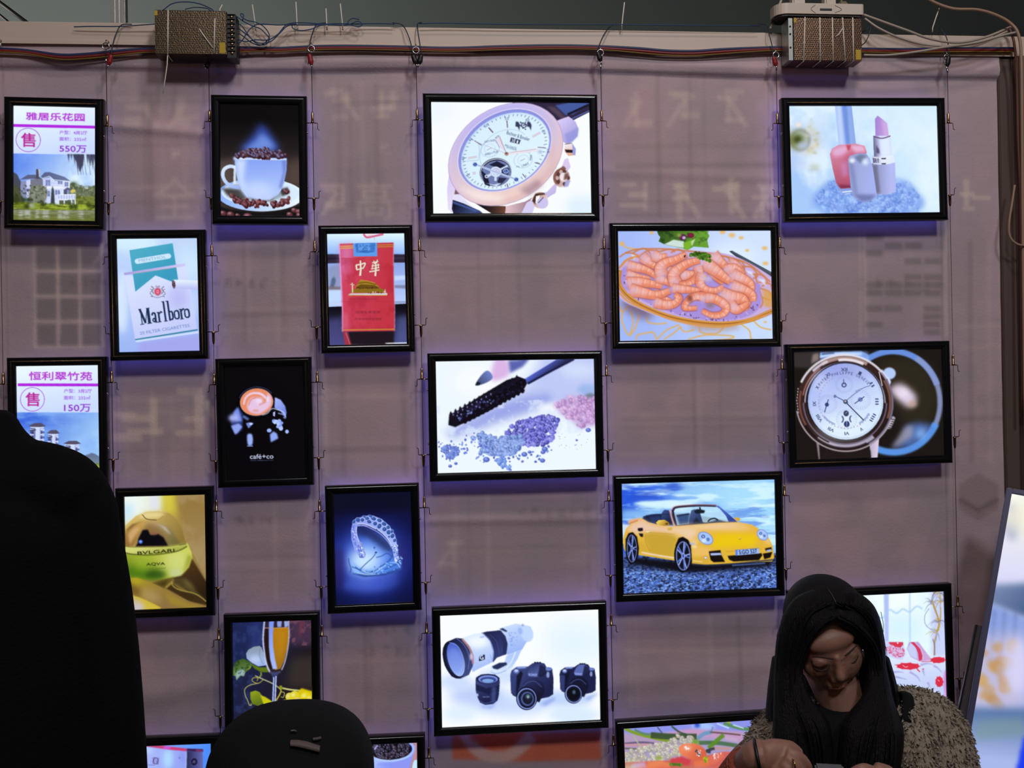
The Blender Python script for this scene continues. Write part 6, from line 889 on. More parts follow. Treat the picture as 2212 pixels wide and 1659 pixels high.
quads = np.stack([idx[:-1, :-1], idx[1:, :-1], idx[1:, 1:], idx[:-1, 1:]], -1).reshape(-1, 4)
def grid_mesh(name, co, quads, col):
    me = bpy.data.meshes.new(name); n = len(co); m = len(quads)
    me.vertices.add(n); me.vertices.foreach_set('co', np.ascontiguousarray(co, np.float32).ravel()); me.loops.add(m*4); me.loops.foreach_set('vertex_index', np.ascontiguousarray(quads, np.int32).ravel())
    me.polygons.add(m); me.polygons.foreach_set('loop_start', np.arange(0, m*4, 4, dtype=np.int32))
    if col is not None:
        a = me.color_attributes.new('print', 'FLOAT_COLOR', 'POINT'); c = np.ones((n, 4), np.float32); c[:, :3] = col; a.data.foreach_set('color', c.ravel())
    me.update(); me.validate(); return me
me = grid_mesh('wall_back', np.stack([X, Y, Z], -1).reshape(-1, 3), quads, wg.reshape(-1, 3)); me.shade_smooth()
m = mat('backing_sheet', '#b4aaac', .85, var=.03, vscale=30, bump=.12, bscale=160); nt = m.node_tree; b = nt.nodes['Principled BSDF']
at_ = nt.nodes.new('ShaderNodeAttribute'); at_.attribute_name = 'print'; mx = nt.nodes.new('ShaderNodeMix'); mx.data_type = 'RGBA'; mx.blend_type = 'MULTIPLY'; mx.inputs['Factor'].default_value = 1
src = b.inputs['Base Color'].links[0].from_socket; br = nt.nodes.new('ShaderNodeVectorMath'); br.operation = 'SCALE'; br.inputs['Scale'].default_value = 3.4; nt.links.new(at_.outputs['Color'], br.inputs[0])
nt.links.new(src, mx.inputs['A']); nt.links.new(br.outputs[0], mx.inputs['B']); nt.links.new(mx.outputs['Result'], b.inputs['Base Color'])
tag(link('wall_back', me, m), kind='structure')
# solid board behind the sheet, header rail and corner post
tag(MB().box((-1.8, .03, 0), (1.82, .06, 2.45)).obj('partition_board', mat('board', '#8a8482', .8)), kind='structure')
p0, p1, p2 = at(0, 57, -.03), at(1000, 52, -.03), at(2190, 60, -.03); q0, q2 = at(0, 101, -.03), at(2190, 105, -.03)
zt, zb = (p0.z+p2.z)/2, (q0.z+q2.z)/2
mb = MB(); mb.box((-1.8, -.018, zb), (1.82, .05, zt), .003); mb.box((-1.8, -.021, zb-.003), (1.82, -.018, zb+.006)); tag(mb.obj('trim_1', M_RAIL), kind='structure')
tag(MB().box((1.625, -.035, 0), (1.82, .03, zb-.004), .004).obj('trim_2', mat('corner_post', '#6d5a52', .6, var=.1, vscale=8)), kind='structure')
tag(MB().box((1.585, -.012, 0), (1.625, .03, zb-.004), .002).obj('trim_3', mat('post_seam', '#55463f', .7)), kind='structure')
hall = mat('hall_wall', '#5c6260', .9, var=.15, vscale=.4)
tag(MB().box((-9, 8, -.1), (9, 8.2, 7)).obj('wall_far', hall), kind='structure')
tag(MB().box((-9, -9, 6.8), (9, 8.2, 7)).obj('ceiling', mat('hall_ceiling', '#3c3e40', .9, var=.1, vscale=.6)), kind='structure')
tag(MB().box((-9, -9, -.1), (9, 8.2, 0)).obj('floor', mat('hall_floor', '#3a3636', .6, var=.2, vscale=3)), kind='structure')
M_CHROME = mat('chrome', '#c8c8cc', .2, 1)
# aluminium upright behind the rail, thin hall rods
a, b_ = at(244, 60, .25), at(274, 60, .25); cx = (a.x+b_.x)/2; w = (b_.x-a.x)/2
t = empty('support_post', (cx, .25, 0)); tag(t, 'ribbed aluminium upright rising behind the white header rail', 'post')
M_ALU = mat('aluminium', '#a8a8a2', .35, .9, var=.08, vscale=20)
mb = MB().box((-w, -w, 0), (w, w, 3.2), .006)
for i in (-1, 0, 1): mb.box((i*w*.62-.004, -w-.004, 0), (i*w*.62+.004, -w+.001, 3.2))
mb.obj('upright', M_ALU, t); MB().box((-w*1.6, -w*1.6, 0), (w*1.6, w*1.6, .012), .002).obj('base_plate', M_ALU, t)
for i, (pa, pb, y) in enumerate((((-40, -24), (92, 74), 3.2), ((-40, 0), (60, 82), 3.4))):
    tag(MB().tube([at(*pa, y), at(*pb, y)], .011-.003*i, 8).obj('truss_rod', mat('dark_rod', '#2a2220', .6)), ['upper dark slanting rod in the hall beyond the rail', 'lower thinner dark slanting rod in the hall beyond the rail'][i], 'rod', 'slanting hall rods')
# ------------------------------------------------------------------ the light boxes
YF = -.06; BOR = .0212
DIM = {1: (.445, .3232), 0: (.2331, .3190)}
WIRE_X = [-.998, -.743, -.4975, -.246, .0145, .4865, .9515, 1.42]; WIRE_Y = -.047
LABEL = {
 'villa': 'upright light box with purple sale notice priced 550 above a lakeside villa',
 'cup': 'upright light box showing a white cup heaped with coffee beans on a saucer',
 'watch': 'wide light box showing a large rose gold wristwatch on white',
 'cosm': 'wide light box showing nail polish and a lipstick standing on blue bath salt',
 'menthol': 'upright light box showing a white and teal menthol cigarette pack',
 'redpack': 'upright light box showing a red soft cigarette pack with a gold tower',
 'shrimp': 'wide light box showing cooked prawns in a wicker basket',
 'towers': 'upright light box with purple sale notice priced 150 above apartment towers',
 'cafe': 'upright black light box showing a latte swirl in a dark cup',
 'mascara': 'wide light box showing a black mascara brush and violet powder',
 'watch2': 'wide light box showing a white dial wristwatch against black',
 'perfume': 'upright light box showing a green perfume bottle on olive silk',
 'tiara': 'upright light box showing a jewelled bangle splashing in glowing blue water',
 'car': 'wide light box showing a yellow open-top sports car on pebbles',
 'wine': 'upright light box showing a glass of white wine with vine leaves and grapes',
 'cameras': 'wide light box showing a long white lens and two black cameras',
 'bedroom': 'wide light box showing a white bed with red flowers, behind the seated woman',
 'flowers': 'wide light box showing orange food and white berries, cut off by the bottom edge',
 'redbox': 'upright light box showing a white carton with a red band, beside the man in black',
 'beans2': 'upright light box showing coffee beans in a white cup, cut off by the bottom edge'}
M_FRAME = mat('gloss_black', (.0045, .0045, .006), .16, 0, .5, bump=.012, bscale=30)
M_HOUSE = mat('dark_housing', (.02, .02, .022), .5)
M_BRASS = mat('brass_clip', '#a88a68', .28, 1, var=.15, vscale=90)
M_STEEL = mat('steel_wire', '#4c4644', .4, .8)
M_BRIGHT = mat('bright_screw', '#e6e8f2', .12, 1)
def emit_mat(name, col, strength):
    m = bpy.data.materials.new(name); m.use_nodes = True; b = m.node_tree.nodes['Principled BSDF']; b.inputs['Base Color'].default_value = (.1, .1, .12, 1)
    b.inputs['Emission Color'].default_value = tuple(col)+(1,); b.inputs['Emission Strength'].default_value = strength; return m
M_GLOW = emit_mat('leaking_led', (.16, .18, 1), 2.6); M_GLOW2 = emit_mat('leaking_led_dim', (.18, .18, 1), .8)
def picture_mat():
    m = bpy.data.materials.new('lit_print'); m.use_nodes = True; nt = m.node_tree; b = nt.nodes['Principled BSDF']; a = nt.nodes.new('ShaderNodeAttribute'); a.attribute_name = 'print'
    nt.links.new(a.outputs['Color'], b.inputs['Emission Color']); b.inputs['Emission Strength'].default_value = 1.0; b.inputs['Base Color'].default_value = (.004, .004, .005, 1); b.inputs['Roughness'].default_value = .12; b.inputs['Specular IOR Level'].default_value = .35
    m.cycles.emission_sampling = 'NONE'; return m
M_PIC = picture_mat()
def frame_mesh(w, h):
    prof = [(.001, .026), (0, .024), (0, .003), (.0012, .0008), (.004, -.0012), (.008, -.0018), (.013, -.0014), (.0175, -.0002), (.0198, .0015), (BOR, .005), (BOR, .012)]
    mb = MB(); cor = [(-1, 1), (1, 1), (1, -1), (-1, -1)]
    for k in range(4):
        a, b = cor[k], cor[(k+1) % 4]; vs = []
        for d, y in prof:
            for c in (a, b): vs.append((c[0]*(w/2-d), y, c[1]*(h/2-d)-h/2))
        mb.add(vs, [(2*i, 2*i+1, 2*i+3, 2*i+2) for i in range(len(prof)-1)], True)
    return mb.mesh('frame')
def clip_mesh(up, side, reach):
    """wire gripper at the origin (on the wire): barrel away from the box middle, bar to the box edge `reach` away on `side`"""
    mb = MB(); s = 1 if up else -1
    mb.lathe([(.0012, s*.029), (.0024, s*.027), (.0034, s*.022), (.0036, s*.004), (.0043, s*.0035), (.0043, s*.0005), (.002, 0)] if up else [(.0012, -.031), (.0022, -.029), (.0034, -.021), (.0036, -.004), (.0043, -.0035), (.0043, -.0005), (.002, 0)], (0, 0, 0), 'Z', 12)
    mb.tube([(side*(reach+.002), 0, 0), (-side*.009, 0, 0)], .0013, 6); return mb.mesh('wire_clip')
def hook_mesh(up, side):
    s = -1 if up else 1; mb = MB(); mb.tube([(-side*.009, 0, 0), (-side*.012, 0, s*.001), (-side*.0125, -.001, s*.012), (-side*.013, -.001, s*.016), (-side*.017, -.001, s*.018)], .0009, 6); return mb.mesh('hook')
SHARED = {}
for land, (w, h) in DIM.items():
    mb = MB(); mb.box((-w/2+.004, .014, -h+.004), (w/2-.004, .026, -.004), .001); SHARED['house', land] = mb.mesh('housing'); SHARED['frame', land] = frame_mesh(w, h)
    mb = MB(); d0, d1, y = .006, .018, .0268
    for (x0, x1, z0, z1) in ((-w/2+d0, w/2-d0, -d1, -d0), (-w/2+d0, w/2-d0, -h+d0, -h+d1), (-w/2+d0, -w/2+d1, -h+d1, -d1), (w/2-d1, w/2-d0, -h+d1, -d1)): mb.add([(x0, y, z0), (x0, y, z1), (x1, y, z1), (x1, y, z0)], [(0, 1, 2, 3)])
    SHARED['glow', land] = mb.mesh('backlight')
mb = MB(); mb.lathe([(.0001, -.003), (.0022, -.0024), (.0032, -.0008), (.0034, 0)], (0, 0, 0), 'X', 12); SHARED['screw', -1] = mb.mesh('screw')
mb = MB(); mb.lathe([(.0034, 0), (.0032, .0008), (.0022, .0024), (.0001, .003)], (0, 0, 0), 'X', 12); SHARED['screw', 1] = mb.mesh('screw')
for m_, k in ((M_FRAME, 'frame'), (M_HOUSE, 'house'), (M_GLOW, 'glow')):
    for land in (0, 1): SHARED[k, land].materials.append(m_)
for s in (-1, 1): SHARED['screw', s].materials.append(M_BRIGHT)
STRONG = {'cameras', 'car', 'cosm', 'menthol', 'mascara', 'cup', 'watch', 'tiara'}
SHARED['glow2'] = {l: SHARED['glow', l].copy() for l in (0, 1)}
for l in (0, 1): SHARED['glow2'][l].materials.clear(); SHARED['glow2'][l].materials.append(M_GLOW2)
HK = {(u, s): hook_mesh(u, s) for u in (True, False) for s in (-1, 1)}
for v in HK.values(): v.materials.append(M_STEEL)
def part(name, me, parent, loc=(0, 0, 0)):
    o = bpy.data.objects.new(name, me); COL.objects.link(o); o.parent = parent; o.location = loc; return o
for k, (u, v, roll, land, cor, fn) in BOX.items():
    w, h = DIM[land]; r = math.radians(roll); t = empty('light_box', (u, YF, v), (0, -r, 0)); tag(t, LABEL[k], 'light box', 'light boxes hanging in rows on the wires')
    part('frame', SHARED['frame', land], t); part('housing', SHARED['house', land], t); part('backlight', SHARED['glow', land] if k in STRONG else SHARED['glow2'][land], t)
    A = paint(k); g = A.grid(); gh, gw = g.shape[:2]; iw, ih = w-2*BOR+.0004, h-2*BOR+.0004
    X, Z = np.meshgrid(np.linspace(-iw/2, iw/2, gw), np.linspace(ih/2, -ih/2, gh)-h/2); idx = np.arange(gw*gh).reshape(gh, gw)
    q = np.stack([idx[:-1, :-1], idx[1:, :-1], idx[1:, 1:], idx[:-1, 1:]], -1).reshape(-1, 4)
    me = grid_mesh('picture', np.stack([X, np.full_like(X, .0062), Z], -1).reshape(-1, 3), q, g.reshape(-1, 3)); me.materials.append(M_PIC); part('picture', me, t)
    for s in (-1, 1):
        for fz in (.285, .705): part('screw', SHARED['screw', s], t, (s*w/2, .007, -h*fz))
        xw = min((x for x in WIRE_X if (x-u)*s > 0), key=lambda x: abs(x-u))
        for up, fz in ((True, .2), (False, .79)):
            z = -h*fz; x = (xw-u-math.sin(r)*-z*-1)/math.cos(r) if 0 else (xw-u+math.sin(r)*z)/math.cos(r)
            c = clip_mesh(up, -s, abs(x)-w/2); c.materials.append(M_BRASS); o = part('wire_clip', c, t, (x, WIRE_Y-YF, z)); part('hook', HK[up, -s], o)

# ------------------------------------------------------------------ suspension wires with their screw eyes
MW = [('first', 'outside the villa light box'), ('second', 'passing between the villa and menthol light boxes'), ('third', 'passing between the menthol and coffee cup light boxes'), ('fourth', 'passing between the coffee cup and red pack light boxes'), ('fifth', 'beside the rose gold watch, under two black crocodile clips'), ('sixth', 'passing between the rose gold watch and prawn light boxes'), ('seventh', 'passing between the prawn and lipstick light boxes'), ('last', 'outside the lipstick and white dial watch light boxes')]
for i, x in enumerate(WIRE_X):
    t = empty('suspension_wire', (x, WIRE_Y, 0)); tag(t, 'thin steel wire '+MW[i][1], 'wire', 'steel wires carrying the light boxes')
    MB().tube([(0, 0, .25), (0, 0, zb-.024)], .0009, 6).obj('strand', M_STEEL, t)
    mb = MB(); mb.torus((0, 0, zb-.016), .008, .0013, 'Y'); mb.tube([(0, 0, zb-.008), (0, .006, zb+.001), (0, .032, zb+.004)], .0016, 8); mb.obj('screw_eye', M_CHROME, t)
    MB().lathe([(.0012, -.006), (.0024, -.005), (.0024, .005), (.0012, .006)], (0, 0, zb-.052), 'Z', 10).obj('ferrule', M_CHROME, t)

# ------------------------------------------------------------------ ribbon cable under the rail
t = empty('ribbon_cable', at(1000, 106, -.034)); tag(t, 'red, blue and yellow three-strand ribbon cable drooping along the underside of the header rail', 'cable')
rc = [(-120, 104), (0, 108), (60, 112), (130, 122), (190, 120), (250, 114), (330, 108), (500, 108), (560, 106), (600, 107), (680, 103), (760, 102), (880, 104), (940, 106), (1000, 106), (1080, 103), (1200, 101), (1300, 103), (1380, 108), (1440, 113), (1500, 114), (1560, 110), (1640, 106), (1700, 105), (1860, 108), (1960, 109), (2060, 107), (2190, 107)]
for nm, c, dp, dy, hh in (('blue_strand', '#162c58', -3.5, 0, .0036), ('red_strand', '#74161c', 1.5, -.001, .0036), ('yellow_strand', '#7c6218', 6.3, -.002, .0018)):
    MB().tube([at(x, y+dp*(1 if 90 < x < 260 or 1360 < x < 1620 else .75), -.028+dy)-t.location for x, y in rc], 0, 8, flat=(hh, .0022)).obj(nm, mat(nm, c, .5), t)

# ------------------------------------------------------------------ crocodile clips and their leads
M_RED = mat('red_sleeve', '#8c1420', .45); M_BLK = mat('black_sleeve', '#0c0c10', .45); M_LEAD = mat('blue_lead', '#12243c', .5); M_LEADB = mat('bright_blue_lead', '#143a66', .5)
CR = [(((240, 118), (233, 146)), M_RED, [(240, 118), (243, 100), (250, 75), (262, 57), (285, 55)], 'red crocodile clip on the wire beside the villa light box'),
      (((452, 134), (443, 150)), M_BLK, [(452, 134), (470, 127), (490, 118), (500, 108)], 'black crocodile clip hanging under the power supply with the yellow labels'),
      (((668, 116), (674, 146)), M_RED, [(668, 116), (669, 98), (674, 75), (684, 56), (705, 52)], 'red crocodile clip on the wire above the red cigarette pack'),
      (((891, 118), (902, 144)), M_BLK, [(891, 118), (889, 100), (880, 72), (868, 56), (848, 52)], 'black crocodile clip with the slanting lead, one of two above the rose gold watch'),
      (((910, 118), (904, 144)), M_BLK, [(910, 118), (907, 95), (903, 70), (902, 54), (912, 51)], 'black crocodile clip with the upright lead, one of two above the rose gold watch'),
      (((1291, 112), (1300, 138)), M_BLK, [(1291, 112), (1294, 100), (1304, 76), (1318, 60), (1332, 53)], 'black crocodile clip above the corner of the rose gold watch light box'),
      (((1671, 122), (1678, 148)), M_RED, [(1671, 122), (1668, 100), (1662, 76), (1657, 57), (1640, 54)], 'red crocodile clip beside the power supply that hangs under the socket block'),
      (((2050, 120), (2045, 150)), M_BLK, [(2050, 120), (2049, 104), (2044, 80), (2030, 62)], 'black crocodile clip on the wire above the lipstick light box')]
for (pa, pb), ms, lead, lab in CR:
    A_, B_ = at(*pa, -.053), at(*pb, -.05); t = empty('crocodile_clip', B_); tag(t, lab, 'clip', 'crocodile clips on the suspension wires'); L = lambda P: Vector(P)-B_
    d = (B_-A_).normalized(); s = d.cross(Vector((0, -1, 0))).normalized(); n = (B_-A_).length
    mb = MB(); mb.tube([L(A_), L(A_+d*n*.15), L(A_+d*n*.55), L(A_+d*n*.8)], [(.0026, .002), (.0058, .004), (.0072, .0046), (.0036, .003)], 10); mb.obj('sleeve', ms, t)
    mb = MB(); mb.tube([L(A_+d*n*.75+s*.001), L(A_+d*n*1.08)], [.0026, .0012], 8, sm=False); mb.tube([L(A_+d*n*.5+s*.003), L(A_+d*n*.72+s*.008)], .0016, 8, sm=False); mb.obj('jaw', M_CHROME, t)
    MB().tube([L(at(x, y, -.045 if j == 0 else -.04 if y > 62 else -.028)+Vector((0, 0, .003 if y <= 62 else 0))) for j, (x, y) in enumerate(lead)], .0014, 6).obj('lead', M_LEAD, t)

# ------------------------------------------------------------------ switching power supplies in perforated cages
def perforated(name, col):
    m = bpy.data.materials.new(name); m.use_nodes = True; nt = m.node_tree; b = nt.nodes['Principled BSDF']; N = nt.nodes.new; Lk = nt.links.new
    tc = N('ShaderNodeTexCoord'); v = N('ShaderNodeTexVoronoi'); v.inputs['Scale'].default_value = 1; v.inputs['Randomness'].default_value = 0; v.voronoi_dimensions = '2D'
    sx = N('ShaderNodeSeparateXYZ'); Lk(tc.outputs['Object'], sx.inputs[0])
    def math_(op, a, b_=None):
        n = N('ShaderNodeMath'); n.operation = op
        for i, q in enumerate((a, b_)):
            if q is None: continue
            if isinstance(q, (int, float)): n.inputs[i].default_value = q
            else: Lk(q, n.inputs[i])
        return n.outputs[0]
    px = math_('MULTIPLY', sx.outputs['X'], 165); pz = math_('MULTIPLY', math_('ADD', sx.outputs['Z'], math_('MULTIPLY', sx.outputs['Y'], 1.0)), 190); fl = math_('FLOOR', pz); odd = math_('MULTIPLY', math_('MODULO', math_('ABSOLUTE', fl), 2), .5)
    fx = math_('SUBTRACT', math_('FRACT', math_('ADD', px, odd)), .5); fz = math_('SUBTRACT', math_('FRACT', pz), .5); r2 = math_('ADD', math_('MULTIPLY', fx, fx), math_('MULTIPLY', fz, fz)); hole = math_('LESS_THAN', r2, .135)
    mx = N('ShaderNodeMix'); mx.data_type = 'RGBA'; mx.inputs['A'].default_value = col+(1,); mx.inputs['B'].default_value = (.012, .008, .006, 1); Lk(hole, mx.inputs['Factor']); Lk(mx.outputs['Result'], b.inputs['Base Color'])
    Lk(math_('SUBTRACT', 1, hole), b.inputs['Metallic']); b.inputs['Roughness'].default_value = .3
    nz = N('ShaderNodeTexNoise'); nz.inputs['Scale'].default_value = 260; Lk(tc.outputs['Object'], nz.inputs['Vector']); bp = N('ShaderNodeBump'); bp.inputs['Strength'].default_value = .13; bp.inputs['Distance'].default_value = .004; ad = math_('SUBTRACT', nz.outputs[0], math_('MULTIPLY', hole, .5)); Lk(ad, bp.inputs['Height']); Lk(bp.outputs[0], b.inputs['Normal']); return m
M_PERF = {True: perforated('gilt_cage', (.13, .092, .05)), False: perforated('copper_cage', (.30, .155, .09))}; M_YEL = mat('yellow_label', '#b89a18', .6); M_TIE = mat('white_nylon', '#d8d2c4', .5); M_WHITE = mat('white_plastic', '#c8bcae', .45, var=.05, vscale=10)
def psu(px0, px1, py0, py1, term, lab):
    yb, yf = -.034, -.088; a = at(px0, py0, yf); b_ = at(px1, py1, yf); W, H = b_.x-a.x, a.z-b_.z; t = empty('power_supply', (a.x, yf, b_.z)); tag(t, lab, 'power supply', 'power supplies tied to the header rail')
    MB().box((.001, .001, .001), (W-.001, yb-yf, H-.001), .001).obj('chassis', M_ALU, t)
    mb = MB(); d = yb-yf; vs = [(0, -.0005, 0), (W, -.0005, 0), (W, -.0005, H), (0, -.0005, H), (0, d, -.0005), (W, d, -.0005), (W, -.0005, -.0005), (0, -.0005, -.0005), (0, -.0005, H+.0005), (W, -.0005, H+.0005), (W, d, H+.0005), (0, d, H+.0005)]
    mb.add(vs, [(0, 1, 2, 3), (4, 5, 6, 7), (8, 9, 10, 11)]); mb.obj('perforated_cover', M_PERF[term], t)
    MB().box((W-.017, -.0016, .002), (W-.003, -.0004, .028)).obj('rating_label', M_YEL, t); MB().box((.0, -.0016, H-.013), (.007, -.0004, H-.001)).obj('corner_label', M_YEL, t)
    if term:
        tb = MB().box((W+.0005, .004, -.008), (W+.022, d, H-.004), .001).obj('terminal_block', M_BLK, t)
        for i in range(9):
            z = .004+i*(H-.016)/8; MB().lathe([(.0038, 0), (.0038, -.002), (.001, -.0024)], (W+.012, .004, z), 'Y', 10).obj('terminal_screw', M_BRASS, tb); MB().box((W+.002, .0, z+.0048), (W+.02, .004, z+.0062)).obj('divider', M_BLK, tb)
    else:
        mb = MB().box((-.0005-.012, .006, 0), (-.0005, d, H), .001); mb.box((-.0125, .004, 0), (-.0015, .0065, H)); fl = mb.obj('side_flange', M_ALU, t)
        for fz in (.3, .62, .8): MB().lathe([(.0025, 0), (.0025, -.0012)], (-.008, .004, H*fz), 'Y', 10).obj('hole', M_BLK, fl)
    return a, b_, yf, yb
psu(334, 490, 22, 117, True, 'dark gilt power supply with a black terminal block at its side')
psu(1714, 1862, 38, 131, False, 'coppery power supply crossed by white ties under the white socket block')
def tie(pts, lab, grp, w=.0018, th=.0007): tag(MB().tube(pts, 0, 6, flat=(w, th), sm=False).obj('cable_tie', M_TIE), lab, 'cable tie', grp)
for x0, y0, x1, y1 in ((363, 22, 362, 118), (464, 40, 462, 114)):
    a, b_ = at(x0, y0, -.0895), at(x1, y1, -.0895); tie([shift(a, dy=.05), a, b_, shift(b_, dy=.05)], 'white cable tie strapped upright across the power supply with the terminal block', 'ties on the dark gilt power supply')
tie([at(362, 120, -.0895), at(361, 140, -.091), at(357, 168, -.092), at(352, 202, -.093)], 'long loose tie tail dangling below the dark gilt power supply', None, .0014)
tie([at(430, 62, -.0905), at(441, 78, -.094), at(460, 104, -.0905)], 'pale tie tail lying slantwise on the dark gilt power supply', None, .0016)
for x0, y0, x1, y1 in ((1739, 37, 1736, 132), (1771, 38, 1772, 132), (1798, 38, 1800, 132), (1820, 38, 1826, 132), (1842, 38, 1844, 131)):
    a, b_ = at(x0, y0, -.0895), at(x1, y1, -.0895); tie([shift(a, dy=.05), a, b_, shift(b_, dy=.05)], 'white cable tie strapped upright across the coppery power supply', 'ties on the coppery power supply')
tie([at(1804, 80, -.0905), at(1812, 74, -.093), at(1821, 60, -.0905)], 'short tie tail lying slantwise on the coppery power supply', None, .0015)
for (a, b_, lab) in (((552, 57), (545, 10), 'white tie tail standing on the rail among the tangle of blue wires'), ((642, 55), (639, 4), 'leftmost of three white tie tails standing close together on the rail'), ((706, 55), (704, 18), 'middle, shortest of three white tie tails standing close together on the rail'), ((740, 55), (735, 8), 'third of three white tie tails standing close together on the rail, beside the wire loop'), ((1343, 55), (1349, 5), 'white tie tail standing alone on the rail right of the rose gold watch'), ((2014, 60), (2029, 18), 'white tie tail standing on the rail near the pale cables'), ((475, 20), (480, 10), 'stub of white tie poking up from the dark gilt power supply')):
    P, Q = at(*a, -.031), at(*b_, -.028); tie([shift(P, dz=-.012), shift(P, dy=-.002), (P+Q)/2, Q], lab, 'tie tails standing on the rail', .0016)

# white socket block above the second supply, with plugs
yf = -.085; a = at(1706, 6, yf); b_ = at(1868, 34, yf); W, H = b_.x-a.x, a.z-b_.z
t = empty('socket_block', (a.x, yf, b_.z)); tag(t, 'white plastic socket block lying on the rail over the coppery power supply', 'socket block')
def rounded(x0, x1, y0, y1, r, z0, z1):
    o = []
    for cx, cy, a0 in ((x1-.008, y1-.008, 0), (x0+r, y1-r, 90), (x0+r, y0+r, 180), (x1-.008, y0+.008, 270)):
        rr = r if cx == x0+r else .008
        for i in range(7): q = math.radians(a0+i*15); o.append((cx+rr*math.cos(q), cy+rr*math.sin(q)))
    n = len(o); vs = [(x, y, z) for z in (z0, z1) for x, y in o]; return vs, [(i, (i+1) % n, n+(i+1) % n, n+i) for i in range(n)]+[tuple(range(n))[::-1], tuple(range(n, 2*n))]
mb = MB(); vs, fs = rounded(-.035, W, 0, .075, .03, .003, H); mb.add(vs, fs); mb.obj('shell', M_WHITE, t)
mb = MB(); vs, fs = rounded(-.032, W-.003, .004, .072, .027, -.002, .003); mb.add(vs, fs); mb.obj('underside', mat('dark_plastic', '#2c2824', .5), t)
mb = MB(); mb.box((W*.40, -.0012, H*.38), (W*.56, .0005, H*.56), .0004); mb.obj('slot', M_BLK, t)
mb = MB(); mb.tube([(W*.34, -.0003, H*.15), (W*.28, -.0003, H*.5), (W*.34, -.0003, H*.85)], .0006, 6); mb.obj('moulded_mark', mat('moulded', '#4c4438', .6), t); MB().tube([(W*.6, -.0003, H*.2), (W*.69, -.0003, H*.5), (W*.6, -.0003, H*.85)], .0006, 6).obj('moulded_mark', MATS['moulded'], t)
for px, w_, h_, c, lab in ((1722, .034, .03, M_WHITE, 'white plug at the rounded end of the socket block'), (1790, .03, .03, M_WHITE, 'white plug in the middle of the socket block'), (1818, .024, .016, mat('olive_plug', '#6c6444', .5), 'low olive plug beside the middle plug of the socket block')):
    p = at(px, 5, -.05); p.z = b_.z+H+.0006; q = empty('power_plug', p); tag(q, lab, 'plug', 'plugs in the socket block'); MB().box((-w_/2, -.014, 0), (w_/2, .014, h_), .004).obj('body', c, q); MB().tube([(0, 0, h_-.002), (0, .004, h_+.02), (.006, .02, h_+.05)], .0032, 8).obj('cord', c, q)
# ------------------------------------------------------------------ cables and loose wires
M_PALE = mat('pale_cable', '#a89c90', .5); M_TAN = mat('tan_cable', '#9a7c68', .5); M_BROWN = mat('brown_cable', '#5c3428', .5)
def cable(name, pts, r, m, lab, grp=None): tag(MB().tube([at(x, y, z) for x, y, z in pts], r, 8).obj(name, m), lab, 'cable', grp)
cable('cable', [(1866, 32, -.05), (1910, 48, -.05), (1960, 66, -.048), (2010, 84, -.046), (2070, 92, -.044), (2130, 80, -.038), (2184, 58, -.028)], .0034, M_PALE, 'upper pale cable sagging across the rail from the socket block')
cable('cable', [(1868, 40, -.055), (1900, 62, -.066), (1950, 84, -.068), (2010, 98, -.068), (2080, 98, -.066), (2130, 87, -.062), (2176, 68, -.054)], .003, M_PALE, 'middle pale cable sagging lowest across the rail from the socket block')
cable('cable', [(1866, 119, -.07), (1920, 119, -.072), (1980, 112, -.076), (2040, 102, -.082), (2110, 92, -.082), (2160, 78, -.08), (2194, 70, -.078)], .0032, M_PALE, 'pale cable running from beside the coppery power supply up to the post')
cable('cable', [(1990, -12, -.04), (2020, 6, -.042), (2060, 19, -.045), (2110, 21, -.048), (2150, 32, -.05), (2182, 50, -.052), (2200, 75, -.06), (2206, 130, -.062), (2208, 300, -.06), (2210, 560, -.06), (2214, 900, -.06)], .0042, M_TAN, 'thick tan cable arching over the rail and down the post')
cable('cable', [(2180, 60, -.06), (2190, 90, -.07), (2196, 160, -.058), (2199, 300, -.054), (2204, 420, -.052), (2206, 640, -.05), (2209, 900, -.05)], .0034, M_BROWN, 'dark brown cable hanging straight down the post')
cable('cable', [(2192, 400, -.06), (2186, 440, -.062), (2180, 480, -.064), (2181, 508, -.064), (2192, 524, -.066), (2212, 530, -.068), (2235, 520, -.066)], .003, M_TAN, 'tan cable looped out beside the post below its middle')
cable('cable', [(1690, -6, -.02), (1682, 16, -.022), (1672, 42, -.024), (1664, 62, -.033)], .0036, M_PALE, 'short pale cable slanting behind the rounded end of the socket block')
G_BLUE = 'blue wires about the dark gilt power supply'
